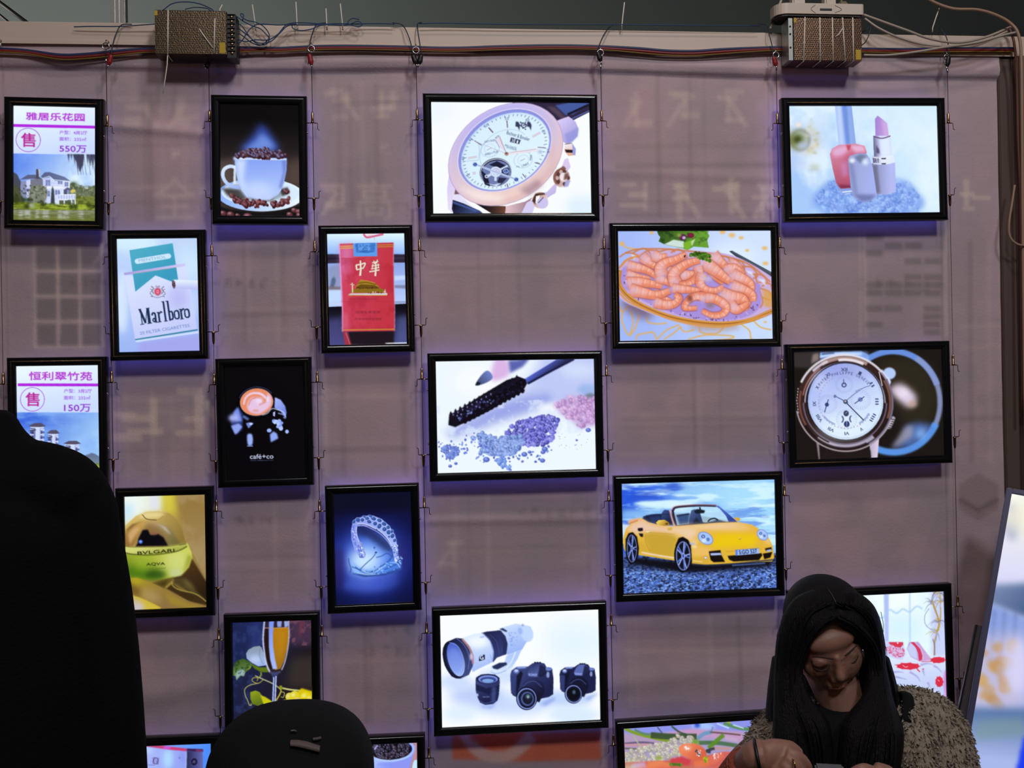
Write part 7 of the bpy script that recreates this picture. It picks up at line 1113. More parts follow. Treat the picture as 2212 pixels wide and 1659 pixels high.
BL = [([(512, 36), (526, 46), (545, 56), (562, 62), (575, 74), (582, 84), (574, 96), (556, 95), (540, 80), (522, 56), (512, 50)], 'big closed loop of blue wire beside the terminal block'),
      ([(512, 70), (525, 78), (540, 90), (560, 98), (575, 90), (582, 76), (570, 58), (552, 48), (534, 44), (522, 36), (520, 30), (526, 32), (524, 44)], 'blue wire with a little pigtail loop near the terminal block'),
      ([(512, 84), (530, 90), (552, 86), (580, 86), (600, 74), (620, 53), (650, 49), (700, 52), (730, 51), (760, 52)], 'blue wire climbing from the terminal block onto the rail'),
      ([(514, 60), (532, 74), (556, 92), (584, 90), (606, 70), (624, 55), (660, 54), (705, 53), (748, 54), (772, 46), (782, 52), (774, 58), (752, 50), (760, 40), (776, 42)], 'blue wire on the rail that ends in a small curl by the tie tails'),
      ([(630, 54), (634, 62), (650, 66), (672, 63), (686, 57), (700, 53)], 'slack bight of blue wire hanging just below the edge of the rail'),
      ([(512, 96), (524, 86), (534, 70), (548, 56), (566, 52), (600, 54), (640, 52)], 'short blue wire crossing the tangle beside the terminal block'),
      ([(760, 52), (800, 51), (830, 51), (852, 52)], 'taut blue wire lying on the rail between the curl and the crocodile clips'),
      ([(905, 51), (960, 50), (1080, 52), (1240, 53), (1330, 53), (1500, 55), (1640, 56)], 'long blue wire lying along the edge of the rail above the rose gold watch')]
for i, (pts, lab) in enumerate(BL): cable('blue_wire', [(x, y, -.036-.0032*(i % 6)-(.004 if y > 60 else 0)) for x, y in pts], .0014, M_LEADB, lab, G_BLUE)
cable('blue_wire', [(352, 22, -.06), (372, 8, -.058), (400, 4, -.056), (430, 8, -.056), (456, 19, -.058), (462, 26, -.06)], .0014, M_LEADB, 'blue wire arching high over the dark gilt power supply', G_BLUE)
cable('blue_wire', [(400, 20, -.05), (420, 16, -.05), (446, 18, -.05), (456, 24, -.05)], .0012, M_LEADB, 'small blue wire arch under the high one on the dark gilt power supply', G_BLUE)
cable('blue_wire', [(1862, 70, -.06), (1872, 64, -.066), (1880, 56, -.066), (1878, 72, -.068), (1870, 90, -.066), (1861, 98, -.06)], .0013, M_BLK, 'black wire looping out of the side of the coppery power supply')
cable('blue_wire', [(160, 58, -.03), (200, 57, -.033), (260, 57, -.034), (334, 52, -.04)], .0014, M_LEADB, 'blue wire lying on the rail before the aluminium upright', G_BLUE)
# ------------------------------------------------------------------ leaning lit display board at the side
TL = at(2175, 1052, -.20); B0 = at(2080, 1600, -.32); Ld = (B0-TL).normalized(); BLp = TL+Ld*((TL.z-.012)/-Ld.z); r = Vector((.86, -.5, -.12)); r = (r-Ld*r.dot(Ld)).normalized(); bw = .62; bh = (BLp-TL).length; nrm = r.cross(Ld).normalized()
if nrm.y > 0: nrm = -nrm
Mx = Matrix((r.to_4d(), (-nrm).to_4d(), (-Ld).to_4d(), (0, 0, 0, 1))).transposed()
for i in range(3): Mx[3][i] = 0
Mx = Matrix.Translation(TL)@Matrix(((r.x, -nrm.x, -Ld.x, 0), (r.y, -nrm.y, -Ld.y, 0), (r.z, -nrm.z, -Ld.z, 0), (0, 0, 0, 1)))
t = empty('display_board', (0, 0, 0)); t.matrix_world = Mx; tag(t, 'large lit display board with silvery frame leaning at the right edge beside the woman', 'display board')
fw = .0135; mb = MB()
for lo, hi in (((0, 0, -bh), (fw, .03, 0)), ((bw-fw, 0, -bh), (bw, .03, 0)), ((fw, 0, -fw), (bw-fw, .03, 0)), ((fw, 0, -bh), (bw-fw, .03, -bh+.03))): mb.box(lo, hi, .002)
mb.obj('frame', mat('silver_frame', '#3c3c5c', .45, .2), t); MB().box((fw, .014, -bh+.03), (bw-fw, .028, -fw)).obj('back_panel', M_HOUSE, t)
c3 = [Mx@Vector(p) for p in ((fw, .006, -fw), (bw-fw, .006, -fw), (bw-fw, .006, -bh+.03), (fw, .006, -bh+.03))]
A = Art([to_px(p) for p in c3], 150, 330, None); A.bg(('#f0f4f8', '#a8b8e8', (2180, 1080), (2150, 1600)))
A.P([(2100, 1040), (2600, 1040), (2600, 1260), (2100, 1260)], ('#f2f2ea', '#dcdcfa', (2180, 1080), (2180, 1250)), 1, 4); A.G(2188, 1130, 16, 40, '#98a4c8', .8); A.G(2230, 1120, 60, 40, '#f4eed8', .8)
A.P([(2090, 1268), (2600, 1240), (2600, 1380), (2212, 1335), (2136, 1305), (2100, 1310)], ('#7c8cb4', '#4c648c', (2140, 1270), (2212, 1330)), 1, 8); A.P([(2080, 1310), (2140, 1305), (2212, 1335), (2600, 1400), (2600, 1560), (2060, 1560)], ('#88a0e0', '#a8b4ec', (2140, 1320), (2190, 1500)), 1, 5)
for x in (2150, 2172, 2196, 2230): A.L([(x, 1320), (x-8, 1440)], 5, '#5c6c9c', .5, 3)
A.P([(2080, 1380), (2212, 1370), (2212, 1540), (2080, 1540)], '#ccc0d8', .7, 14); A.dots([(2110, 1400), (2190, 1390), (2180, 1520), (2100, 1530)], 26, 8, 18, ['#c89858', '#c08848', '#b8a088', '#d0a868'], .8, .6, 4); A.G(2200, 1440, 30, 60, '#dcd8fb', .8); A.P([(2060, 1530), (2300, 1530), (2300, 1800), (2000, 1800)], ('#5c78a8', '#a8b8e8', (2150, 1540), (2150, 1640)), 1, 8); A.P([(2110, 1560), (2212, 1550), (2212, 1590), (2110, 1600)], '#7c9898', .6, 8); A.P([(2212, 1595), (2400, 1500), (2400, 2200), (2188, 1700)], '#1c3cf0', 1, 4)
g = A.grid(); gh, gw = g.shape[:2]; X, Z = np.meshgrid(np.linspace(fw, bw-fw, gw), np.linspace(-fw, -bh+.03, gh)); idx = np.arange(gw*gh).reshape(gh, gw); q = np.stack([idx[:-1, :-1], idx[1:, :-1], idx[1:, 1:], idx[:-1, 1:]], -1).reshape(-1, 4)
me = grid_mesh('picture', np.stack([X, np.full_like(X, .006), Z], -1).reshape(-1, 3), q, g.reshape(-1, 3)); me.materials.append(M_PIC); part('picture', me, t)
# a second, unlit board stacked behind it
T2 = at(2112, 1350, -.15); B2 = at(2074, 1530, -.185); L2 = (B2-T2).normalized(); h2 = (T2.z-.012)/-L2.z; r2 = (Vector((.86, -.3, -.1))-L2*Vector((.86, -.3, -.1)).dot(L2)).normalized(); n2 = r2.cross(L2).normalized(); n2 = -n2 if n2.y > 0 else n2
t = empty('grey_board', (0, 0, 0)); t.matrix_world = Matrix.Translation(T2)@Matrix(((r2.x, -n2.x, -L2.x, 0), (r2.y, -n2.y, -L2.y, 0), (r2.z, -n2.z, -L2.z, 0), (0, 0, 0, 1))); tag(t, 'dull grey board edge showing behind the lit display board', 'board')
MB().box((0, 0, -h2), (.07, .012, 0), .002).obj('board', mat('grey_board', '#5c5862', .6), t); MB().box((-.004, -.001, -h2), (0, .013, 0)).obj('edge_strip', M_BLK, t)
# ------------------------------------------------------------------ people
def fuse(mb, name, voxel, it=4, fac=.5):
    """one continuous surface grown over overlapping closed shapes"""
    o = mb.obj('tmp', None); r = o.modifiers.new('r', 'REMESH'); r.mode = 'VOXEL'; r.voxel_size = voxel; s = o.modifiers.new('s', 'SMOOTH'); s.factor = fac; s.iterations = it
    dg = bpy.context.evaluated_depsgraph_get(); me = bpy.data.meshes.new_from_object(o.evaluated_get(dg)); me.name = name; d = o.data; bpy.data.objects.remove(o); bpy.data.meshes.remove(d); me.shade_smooth(); return me
def tufts(me, n, l0, l1, seed, keep=None, droop=.6):
    """short curled locks of pile standing on a surface, as extra faces of the same mesh"""
    R = random.Random(seed); bm = bmesh.new(); bm.from_mesh(me); bm.faces.ensure_lookup_table(); F = [(f.calc_center_median(), f.normal.copy()) for f in bm.faces if keep is None or keep(f.calc_center_median())]
    for i in range(n):
        c, nr = R.choice(F); t = nr.orthogonal().normalized(); t = Matrix.Rotation(R.uniform(0, 6.28), 3, nr)@t; d = (nr+t*R.uniform(-.5, .5)+Vector((0, 0, -droop*R.random()))).normalized(); l = R.uniform(l0, l1); w = l*.2; s = t.cross(d).normalized()*w
        b = c-nr*.003; m_ = b+d*l*.6; e = b+(d+Vector((0, 0, -.5*droop))+t*.3).normalized()*l
        v = [bm.verts.new(p) for p in (b-s, b+s, m_+s*.8, m_-s*.8, e)]; bm.faces.new((v[0], v[1], v[2], v[3])); bm.faces.new((v[3], v[2], v[4]))
    bm.to_mesh(me); bm.free(); return me
M_SKIN = mat('skin', '#966c5c', .5, var=.08, vscale=25, bump=.05, bscale=120); M_COATB = mat('black_wool', (.0035, .0035, .0042), .95, 0, .12, bump=.3, bscale=200); M_HAIR = mat('black_hair', (.004, .0034, .0032), .55, 0, .18, var=.3, vscale=60, bump=.5, bscale=70, stretch=(6, 6, .5))
M_TROU = mat('dark_trousers', (.012, .012, .015), .9); M_SHOE = mat('black_shoe', (.01, .01, .01), .4)
def legs(t, x, y, hip, seated, yk=-.4, w=.09):
    """trousers and shoes, standing or seated with knees toward yk"""
    mb = MB(); sh = []
    for s in (-1, 1):
        a = Vector((x+s*w, y, hip)); 
        if seated: k = Vector((x+s*w*1.3, y+yk, hip+.02)); f = Vector((x+s*w*1.3, y+yk*.95, .07)); mb.tube([a, (a+k)/2, k], [.085, .078, .062], 12); mb.tube([k, (k+f)/2, f], [.062, .055, .042], 12)
        else: k = Vector((x+s*w, y-.01, .5)); f = Vector((x+s*w, y+.01, .07)); mb.tube([a, (a+k)/2, k, (k+f)/2, f], [.09, .085, .062, .06, .045], 12)
        sh.append(f)
    mb.ball((x, y, hip), (.16, .12, .1)); t_ = link('trousers', fuse(mb, 'trousers', .014), M_TROU, t)
    t_.matrix_parent_inverse = t.matrix_world.inverted()
    for f in sh:
        mb = MB(); d = (1 if yk > 0 else -1) if seated else 1; mb.ball((f.x, f.y+d*.06, .042), (.043, .13, .04)); mb.ball((f.x, f.y, .05), (.04, .05, .05)); o = link('shoe', fuse(mb, 'shoe', .01), M_SHOE, t); o.matrix_parent_inverse = t.matrix_world.inverted()
def person(loc, lab):
    t = empty('person', loc); tag(t, lab, 'person'); bpy.context.view_layer.update(); return t
def kid(name, me, m, t):
    o = link(name, me, m, t); o.matrix_parent_inverse = t.matrix_world.inverted(); return o
# --- standing man in black, seen from behind at the left edge
Y1 = -.95; w1 = lambda x, y, dy=0: at(x, y, Y1+dy); N = w1(-62, 1000)
t = person((N.x, Y1, 0), 'standing person in a black coat with upright collar, seen from behind, face out of view')
mb = MB(); hd = w1(-158, 790, .03); mb.ball(hd, (.074, .094, .108)); mb.tube([hd+Vector((.01, .01, -.06)), w1(-90, 900), w1(-62, 1000), N+Vector((0, 0, -.12))], [.055, .055, .06, .09], 14); mb.tube([N+Vector((0, 0, -.1)), (N.x, Y1, 1.2), (N.x, Y1, .95), (N.x, Y1, .8)], [(.13, .1), (.16, .11), (.15, .1), (.15, .1)], 16)
for s in (-1, 1):
    P = [Vector((N.x+s*abs(w1(x, y).x-N.x), Y1+.01, w1(x, y).z)) for x, y in ((110, 1080), (165, 1110), (195, 1300), (225, 1540), (240, 1800))]; mb.tube(P, [.04, .045, .042, .036, .03], 12); h = P[-1]; mb.ball(h+Vector((0, 0, -.05)), (.02, .04, .05))
    for i in range(4): q = h+Vector((0, -.03+.02*i, -.09)); mb.tube([q, q+Vector((-s*.008, 0, -.035)), q+Vector((-s*.02, .002, -.06+.006*abs(i-1))) ], [.0095, .009, .0075], 8)
    mb.tube([h+Vector((0, .035, -.04)), h+Vector((-s*.01, .055, -.07)), h+Vector((-s*.015, .05, -.095))], [.011, .010, .008], 8)
mb.tube([hd+Vector((0, .085, .02)), hd+Vector((0, .108, -.025))], [.008, .013], 8, sm=False)
for s in (-1, 1): mb.ball(hd+Vector((s*.076, .0, -.01)), (.01, .02, .03))
kid('body', fuse(mb, 'body', .008), M_SKIN, t)
mb = MB(); mb.ball(hd+Vector((0, -.014, .02)), (.083, .096, .105)); kid('hair', fuse(mb, 'hair', .008), M_HAIR, t)
mb = MB(); mb.tube([w1(-64, 889), w1(-62, 918), w1(-62, 945), w1(-60, 975), w1(-60, 1040)], [(.058, .055), (.070, .066), (.083, .076), (.093, .085), (.12, .095)], 20, k=4)
sil = [((-62, 1060), .085), ((10, 1048), .075), ((70, 1035), .062), ((125, 1046), .0595), ((150, 1062), .0575), ((170, 1085), .0545)]
for s in (-1, 1):
    mb.tube([Vector((N.x+s*(w1(*p).x-N.x), Y1, w1(*p).z)) for p, r in sil], [(r, r*1.15) for p, r in sil], 16)
    mb.tube([Vector((N.x+s*(w1(*p).x-N.x), Y1+.005, w1(*p).z)) for p in ((158, 1072), (172, 1105), (180, 1162), (194, 1235), (206, 1313), (216, 1396), (228, 1533), (234, 1630), (246, 1830))], [.054, .0565, .0565, .057, .057, .057, .057, .057, .055], 16)
mb.tube([(N.x, Y1, 1.46), (N.x, Y1, 1.37), (N.x, Y1, 1.1), (N.x, Y1, .95), (N.x, Y1, .72)], [(.14, .09), (.19, .115), (.185, .12), (.19, .12), (.21, .13)], 22); kid('coat', fuse(mb, 'coat', .010, 5), M_COATB, t)
legs(t, N.x, Y1, .82, False)
# --- seated person in a black cap, from behind
Y2 = -1.35; w2 = lambda x, y, dy=0: at(x, y, Y2+dy); C = w2(627, 1662)
t = person((C.x, Y2, 0), 'person in a black cap with a small grey slot at the back, seen from behind')
mb = MB(); mb.ball(C+Vector((0, .01, -.05)), (.076, .094, .11)); mb.tube([C+Vector((0, 0, -.12)), C+Vector((0, -.02, -.2)), C+Vector((0, -.02, -.24))], [.052, .055, .08], 14); mb.tube([C+Vector((0, -.02, -.22)), (C.x, Y2-.02, .8), (C.x, Y2, .6), (C.x, Y2, .48)], [(.12, .08), (.16, .1), (.15, .1), (.16, .12)], 16)
for s in (-1, 1):
    P = [C+Vector((s*.15, -.02, -.26)), C+Vector((s*.2, .02, -.42)), C+Vector((s*.17, .2, -.55)), C+Vector((s*.09, .34, -.52))]; mb.tube(P, [.045, .042, .036, .028], 12); h = P[-1]; mb.ball(h+Vector((-s*.02, .04, 0)), (.04, .045, .02)); mb.ball(C+Vector((s*.078, .0, -.06)), (.01, .02, .03))
    for i in range(4): q = h+Vector((s*(.012-.018*i)-s*.02, .075, 0)); mb.tube([q, q+Vector((0, .035, -.008)), q+Vector((0, .055-.004*abs(i-1), -.025))], [.0095, .009, .0075], 8)
    mb.tube([h+Vector((-s*.04, .02, 0)), h+Vector((-s*.065, .05, -.004)), h+Vector((-s*.07, .075, -.01))], [.011, .01, .008], 8)
mb.tube([C+Vector((0, .1, -.03)), C+Vector((0, .122, -.075))], [.008, .013], 8, sm=False); kid('body', fuse(mb, 'body', .008), M_SKIN, t)
def sball(c, r, e, zmin=-1):
    mb = MB().ball((0, 0, 0), 1, 40, 24); out = []
    for v in mb.v:
        k = (abs(v[0])**e+abs(v[1])**e+abs(v[2])**e)**(-1/e); out.append((c[0]+v[0]*k*r[0], c[1]+v[1]*k*r[1], c[2]+max(v[2]*k, zmin)*r[2]))
    mb.v = out; return mb
mb = sball(C+Vector((0, .008, -.012)), (.1005, .112, .0845), 2.45, -.25); mb.tube([C+Vector((-.085, .005, -.03)), C+Vector((-.099, .01, -.04)), C+Vector((-.095, .05, -.045))], [.016, .014, .01], 10)
cap = kid('cap', fuse(mb, 'cap', .005, 3), mat('black_cap', (.0045, .0045, .005), .9, 0, .2, bump=.2, bscale=260), t)
mb = MB(); vs = []
for i in range(9):
    q = math.radians(20+140*i/8); vs += [(.085*math.cos(q), .09+.012*math.sin(q), -.016), (.075*math.cos(q), .1+.085*math.sin(q), -.03-.012*math.sin(q))]
n = len(vs); vs = vs+[(x, y, z-.004) for x, y, z in vs]; fs = [(2*i, 2*i+2, 2*i+3, 2*i+1) for i in range(8)]+[(n+2*i, n+2*i+1, n+2*i+3, n+2*i+2) for i in range(8)]+[(2*i+1, 2*i+3, n+2*i+3, n+2*i+1) for i in range(8)]
mb.add([Vector(v)+C for v in vs], fs, True); o = mb.obj('brim', MATS['black_cap'], cap); 
def on_cap(px, py, off=.0008):
    P0 = EYE_P; d = (at(px, py, Y2)-P0).normalized(); best = None; lo, hi = .8, 1.3; c = C+Vector((0, .008, -.012)); r = (.1005, .112, .0845)
    for i in range(400):
        q = P0+d*(1.0+i*.001); k = sum(abs((q[j]-c[j])/r[j])**2.45 for j in range(3))
        if k < 1.02: return q-d*off
    return at(px, py, Y2-.1)
mb = MB(); top = [(627, 1602), (642, 1602), (660, 1605), (676, 1610), (691, 1615)]; bot = [(627, 1611), (642, 1613), (660, 1617), (676, 1621), (690, 1625)]; v = [on_cap(*p, .006) for p in top+bot]; vb = [p+Vector((0, .006, 0)) for p in v]; mb.add(v+vb, [(i, i+1, 6+i, 5+i) for i in range(4)]+[(i, 10+i, 11+i, i+1) for i in range(4)]+[(5+i, 6+i, 16+i, 15+i) for i in range(4)], True)
o = mb.obj('slot', mat('cap_slot', '#5c4e4b', .7), cap); o['label'] = 'small greyish brown slot'
mb = MB(); mb.tube([on_cap(x, y, .005) for x, y in ((628, 1579), (636, 1578), (640, 1580))], .0012, 6); mb.tube([on_cap(x, y, .004) for x, y in ((676, 1597), (685, 1596), (693, 1594))], .002, 6)
o = mb.obj('glint_and_patch', mat('glint_patch_grey', '#5c5658', .4, .5), cap)  # glint on the cap and a small lighter patch, built as pale strokes
mb = MB(); mb.tube([C+Vector((0, -.02, -.2)), C+Vector((0, -.02, -.27)), (C.x, Y2-.01, .75), (C.x, Y2, .55), (C.x, Y2, .44)], [(.08, .07), (.17, .1), (.19, .125), (.18, .125), (.19, .14)], 20)
for s in (-1, 1): mb.tube([C+Vector((s*.13, -.02, -.26)), C+Vector((s*.21, .02, -.42)), C+Vector((s*.175, .2, -.555)), C+Vector((s*.1, .32, -.525))], [.062, .058, .05, .042], 14)
kid('jacket', fuse(mb, 'jacket', .01), M_COATB, t); legs(t, C.x, Y2, .46, True, .4)
# --- seated woman, head bowed over a phone
Y3 = -.6; w3 = lambda x, y, dy=0: at(x, y, Y3+dy); HC = w3(1800, 1392)
t = person((w3(1825, 1500).x, Y3, 0), 'seated woman with long black hair and taupe pile coat, head bowed over a phone')
HO = Matrix.Translation(HC)@Matrix.Rotation(math.radians(-13), 4, 'Y')@Matrix.Rotation(math.radians(32), 4, 'X'); HC = w3(1766, 1358)
HM = Matrix.Translation(HC)@Matrix.Rotation(math.radians(-13), 4, 'Y')@Matrix.Rotation(math.radians(-2), 4, 'Z')@Matrix.Rotation(math.radians(32), 4, 'X'); h3 = lambda x, y, z: HM@Vector((x, y, z)); HR = HM.to_3x3()
mb = MB()
mb.ball(HO@Vector((0, .03, .03)), (.07, .082, .085), 24, 14, HR); mb.ball(HO@Vector((-.01, -.01, .0)), (.06, .07, .07), 24, 14, HR)
for c, r in (((0, -.028, -.02), (.064, .062, .092)), ((0, -.05, -.066), (.042, .04, .044)), ((0, -.074, -.100), (.024, .022, .019)), ((0, -.060, .028), (.050, .024, .026)), ((.034, -.062, -.032), (.024, .022, .024)), ((-.034, -.062, -.032), (.024, .022, .024)), ((0, -.092, -.066), (.021, .009, .0055)), ((0, -.09, -.076), (.018, .009, .006)), ((.031, -.079, -.002), (.016, .011, .010)), ((-.031, -.079, -.002), (.016, .011, .010)), ((.009, -.098, -.042), (.008, .008, .007)), ((-.009, -.098, -.042), (.008, .008, .007)), ((.074, .01, -.02), (.008, .018, .028)), ((-.074, .01, -.02), (.008, .018, .028))): mb.ball(h3(*c), r, 24, 14, HR)
mb.tube([h3(0, -.085, .012), h3(0, -.094, -.012), h3(0, -.103, -.030), h3(0, -.096, -.040)], [.007, .008, .0115, .009], 10); mb.tube([h3(0, .02, -.05), w3(1818, 1510, .01), w3(1822, 1580, .02)], [.05, .05, .062], 16)
tx = w3(1825, 1580).x; tz = w3(1825, 1580).z
mb.tube([(tx, Y3+.03, tz-.02), (tx, Y3+.03, tz-.12), (tx, Y3+.02, .72), (tx, Y3, .5)], [(.1, .07), (.14, .09), (.125, .09), (.15, .11)], 16)
# arm and hand at the left of the picture
wr = w3(1622, 1640, -.24); el = w3(1560, 1770, -.10); shl = w3(1700, 1585, .02); mb.tube([shl, (shl+el)/2+Vector((-.02, .02, 0)), el], [.045, .042, .036], 12); mb.tube([el, (el+wr)/2, wr, w3(1650, 1632, -.25)], [.036, .032, .026, .03], 12)
H = lambda x, y, d=0: w3(x, y, -.25+d)
mb.tube([H(1640, 1636), H(1668, 1634), H(1700, 1640), H(1722, 1650)], [(.026, .024), (.032, .020), (.034, .019), (.026, .014)], 16)
for F, r in (([(1700, 1622, -.012), (1726, 1634, -.018), (1744, 1656, -.012), (1746, 1682, .004)], .0098), ([(1696, 1634, -.018), (1718, 1652, -.028), (1732, 1678, -.022), (1730, 1702, -.004)], .0100), ([(1688, 1648, -.02), (1705, 1668, -.030), (1716, 1694, -.024), (1712, 1716, -.006)], .0094), ([(1678, 1660, -.018), (1690, 1680, -.027), (1698, 1702, -.022), (1694, 1718, -.008)], .0084), ([(1650, 1652, .012), (1680, 1684, .02), (1716, 1700, .018), (1744, 1702, .012)], .0112)): mb.tube([H(*p) for p in F], [r*1.05, r, r*.95, r*.8], 10)
# arm and hand at the right of the picture
shr = w3(1985, 1575, .02); er = w3(2070, 1770, -.06); wr2 = w3(1935, 1712, -.24); mb.tube([shr, (shr+er)/2+Vector((.02, .02, 0)), er], [.045, .042, .036], 12); mb.tube([er, (er+wr2)/2, wr2], [.036, .032, .026], 12); mb.tube([wr2, H(1905, 1690), H(1880, 1678)], [(.026, .022), (.034, .02), (.030, .016)], 14)
for F, r in (([(1886, 1666, -.004), (1866, 1660, -.012), (1846, 1668, -.008), (1834, 1682, .004)], .0098), ([(1884, 1676, -.012), (1862, 1676, -.022), (1842, 1686, -.016), (1830, 1700, -.004)], .0098), ([(1882, 1690, -.014), (1862, 1694, -.024), (1844, 1704, -.016), (1834, 1714, -.004)], .0092), ([(1882, 1704, -.012), (1866, 1710, -.02), (1852, 1718, -.014), (1844, 1724, -.004)], .0084), ([(1900, 1682, .01), (1870, 1690, .024), (1840, 1694, .022)], .011)): mb.tube([H(*p) for p in F], [r]*(len(F)-1)+[r*.8], 10)
kid('body', fuse(mb, 'body', .0034, 3), M_SKIN, t)
M_BROW = mat('brow', (.02, .013, .010), .8); M_LIP = mat('lip', '#7c4a44', .45)
for s in (-1, 1):
    kid('eyebrow', MB().tube([h3(s*.012, -.097, .019), h3(s*.028, -.0935, .026), h3(s*.047, -.080, .021)], [.0015, .0018, .001], 8).mesh('eyebrow'), M_BROW, t)
    kid('eyelashes', MB().tube([h3(s*.015, -.0885, -.006), h3(s*.024, -.0925, -.011), h3(s*.036, -.0915, -.012), h3(s*.047, -.084, -.007)], [.0012, .002, .002, .001], 8).mesh('eyelashes'), M_BROW, t)
kid('lips', MB().tube([h3(-.02, -.0935, -.070), h3(-.008, -.1005, -.066), h3(0, -.1005, -.068), h3(.008, -.1005, -.066), h3(.02, -.0935, -.070)], [.001, .0032, .003, .0032, .001], 8).mesh('lips'), M_LIP, t)
# hair
mb = MB(); mb.ball(HO@Vector((.003, .042, .038)), (.084, .094, .082), 28, 18, HR); mb.ball(HO@Vector((0, .055, -.02)), (.086, .075, .1), 24, 16, HR)
LK = [([(1772, 1300, -.062), (1734, 1322, -.062), (1710, 1380, -.06), (1703, 1440, -.06), (1704, 1520, -.075), (1712, 1600, -.10), (1722, 1690, -.12), (1730, 1760, -.12)], [.028, .030, .029, .027, .030, .038, .036, .02]), ([(1830, 1300, -.062), (1864, 1326, -.060), (1886, 1385, -.056), (1893, 1440, -.056), (1896, 1505, -.075), (1900, 1580, -.10), (1894, 1670, -.12), (1890, 1750, -.12)], [.028, .028, .022, .019, .028, .046, .042, .02]), ([(1799, 1330, -.088), (1766, 1346, -.086), (1734, 1390, -.074), (1718, 1450, -.072), (1728, 1515, -.092), (1756, 1575, -.115), (1770, 1680, -.13)], [.015, .018, .016, .015, .022, .034, .03]), ([(1805, 1330, -.088), (1842, 1346, -.082), (1880, 1388, -.068), (1894, 1450, -.066), (1882, 1518, -.088), (1854, 1582, -.115), (1840, 1680, -.13)], [.015, .018, .014, .012, .022, .034, .03]),
      ([(1700, 1420, -.02), (1694, 1520, -.02), (1696, 1640, -.03), (1705, 1740, -.03)], [.03, .036, .04, .02]), ([(1888, 1420, -.02), (1898, 1500, -.02), (1905, 1620, -.03), (1900, 1740, -.03)], [.03, .04, .045, .02]), ([(1800, 1400, .12), (1800, 1500, .10), (1800, 1620, .12), (1800, 1740, .13)], [.07, .085, .08, .04])]
for P, r in LK: mb.tube([w3(*p) for p in P], r, 14)
me = fuse(mb, 'hair', .005, 3); bm = bmesh.new(); bm.from_mesh(me); R = random.Random(4); ex = MB()
for i in range(150):
    P, r = LK[R.choice([0, 1, 0, 1, 2, 3, 4, 5])]; k = R.uniform(-.9, .9); a = R.uniform(0, 3.14); off = [Vector((math.cos(a)*rr*k*1.12, -abs(math.sin(a))*rr*1.06, R.uniform(-.004, .004))) for rr in r]; Q = [w3(*p)+o for p, o in zip(P, off)]; ex.tube(Q, R.uniform(.0012, .0026), 5, k=5)
for i in range(26):
    s = R.choice([-1, 1, 1]); x0 = 1795+s*R.uniform(60, 100); y0 = R.uniform(1320, 1470); Q = [w3(x0+s*j*R.uniform(1, 6)+(10 if s > 0 else 0), y0+j*28, -.05) for j in range(6)]; ex.tube(Q, .0006, 4, k=4)
m2 = ex.mesh('x'); bm.from_mesh(m2); bm.to_mesh(me); bm.free(); kid('hair', me, M_HAIR, t)
kid('parting', MB().tube([HO@Vector((.006, .042-.0945*math.sin(q), .038+.0825*math.cos(q))) for q in (1.0, .75, .5, .25, 0)], [.001, .0018, .002, .0018, .001], 8).mesh('parting'), mat('scalp', '#30221e', .7), t)
# clothes
M_COAT = mat('taupe_pile', '#978c7e', .95, 0, .2, var=.3, vscale=70, bump=.8, bscale=90)
mb = MB(); yb = Y3+.05; mb.tube([(tx, yb+.02, tz+.03), (tx, yb, tz-.03), (tx, yb, tz-.12), (tx, yb-.01, .72), (tx, yb-.02, .42)], [(.07, .06), (.14, .085), (.175, .11), (.18, .12), (.21, .15)], 20)
mb.tube([w3(1890, 1535, .05), w3(1945, 1540, .03), w3(1995, 1556, .01), w3(2022, 1590, 0), w3(2040, 1660, -.02), w3(2058, 1780, -.05)], [.045, .055, .062, .066, .066, .06], 16); mb.tube([w3(2062, 1780, -.05), w3(2020, 1760, -.15), w3(1975, 1735, -.21)], [.06, .056, .046], 14)
mb.tube([w3(1950, 1530, -.05), w3(1978, 1600, -.09), w3(1985, 1700, -.11), w3(1980, 1800, -.11)], [.028, .036, .04, .04], 12)
mb.tube([w3(1770, 1550, .05), w3(1722, 1560, .03), w3(1684, 1590, 0), w3(1660, 1640, -.03), w3(1618, 1740, -.09)], [.045, .05, .054, .054, .052], 16); mb.tube([w3(1690, 1560, -.05), w3(1668, 1640, -.07), w3(1668, 1760, -.09)], [.02, .026, .03], 12)
me = fuse(mb, 'coat', .009, 3); R = random.Random(8)
for v in me.vertices: v.co += v.normal*(mnoise.noise(v.co*38)*.006+mnoise.noise(v.co*90)*.003)
tufts(me, 13000, .006, .015, 3, lambda c: c.z > .78); kid('coat', me, M_COAT, t)
mb = MB(); mb.tube([w3(1818, 1518, -.005), w3(1820, 1545, -.0), (tx-.005, Y3+.0, tz+.0)], [(.058, .056), (.064, .062), (.085, .075)], 18)
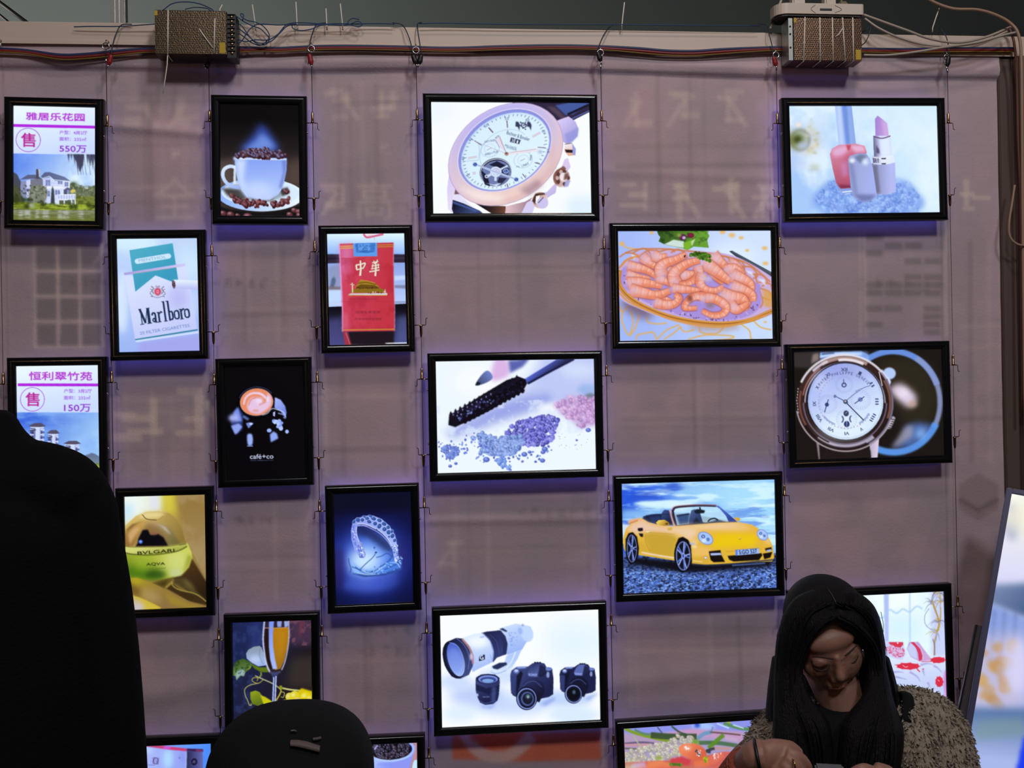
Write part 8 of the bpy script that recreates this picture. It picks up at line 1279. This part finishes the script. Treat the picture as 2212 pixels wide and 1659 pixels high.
mb.tube([(tx-.005, Y3+.0, tz+.035), (tx, Y3-.02, tz-.02), (tx, Y3-.045, tz-.1), (tx, Y3-.05, .75), (tx, Y3-.04, .5)], [(.07, .065), (.105, .085), (.13, .095), (.135, .1), (.15, .12)], 20); kid('top', fuse(mb, 'top', .008), mat('black_top', (.006, .0058, .0065), .9, 0, .2, bump=.3, bscale=120), t)
mb = MB(); mb.tube([w3(1935, 1512, -.01), w3(1952, 1498, -.035), w3(1962, 1510, -.06), w3(1958, 1560, -.095)], .010, 8, flat=(.012, .005)); kid('strap', mb.mesh('strap'), MATS['black_top'], t)
M_KNIT = mat('orange_knit', '#a04a36', .9, var=.2, vscale=60, bump=.8, bscale=60, stretch=(1, 1, 6)); mb = MB(); mb.tube([el+Vector((-.005, 0, -.02)), el+(wr-el)*.35, el+(wr-el)*.72, el+(wr-el)*.93], [.052, .050, .043, .034], 16)
for j in range(9): P = el+(wr-el)*(.15+.09*j); q = (wr-el).normalized(); r0 = .052-.016*(j/8); a = q.orthogonal().normalized(); b = q.cross(a); mb.tube([P+(a*math.cos(u*.5236)+b*math.sin(u*.5236))*r0 for u in range(13)], .0022, 6, k=2)
kid('knit_sleeve', mb.mesh('knit_sleeve'), M_KNIT, t)
q = (H(1668, 1634)-wr).normalized(); a = q.orthogonal().normalized(); b = q.cross(a); kid('hair_tie', MB().tube([H(1637, 1637)+(a*math.cos(u*.5236)+b*math.sin(u*.5236))*.0305 for u in range(13)], .003, 8, k=2).mesh('hair_tie'), M_BLK, t)
c = H(1713, 1652, -.034); kid('ring', MB().torus(c, .0095, .0015, 'X', 16, 6).mesh('ring'), mat('gold', '#c8a860', .2, 1), t)
legs(t, tx, Y3, .47, True, -.42)
# phone in her hands
P0 = H(1793, 1672, .0); ph = empty('phone', P0, (math.radians(-38), math.radians(4), math.radians(-6))); tag(ph, 'slim grey phone held between the hands of the seated woman', 'phone')
MB().box((-.026, -.0045, -.055), (.026, .0035, .0175), .0035).obj('case', mat('grey_phone', '#3c3a42', .5, .2), ph); MB().box((-.0235, .0036, -.048), (.0235, .0042, .012)).obj('screen', mat('phone_glass', '#0c0c10', .1), ph)
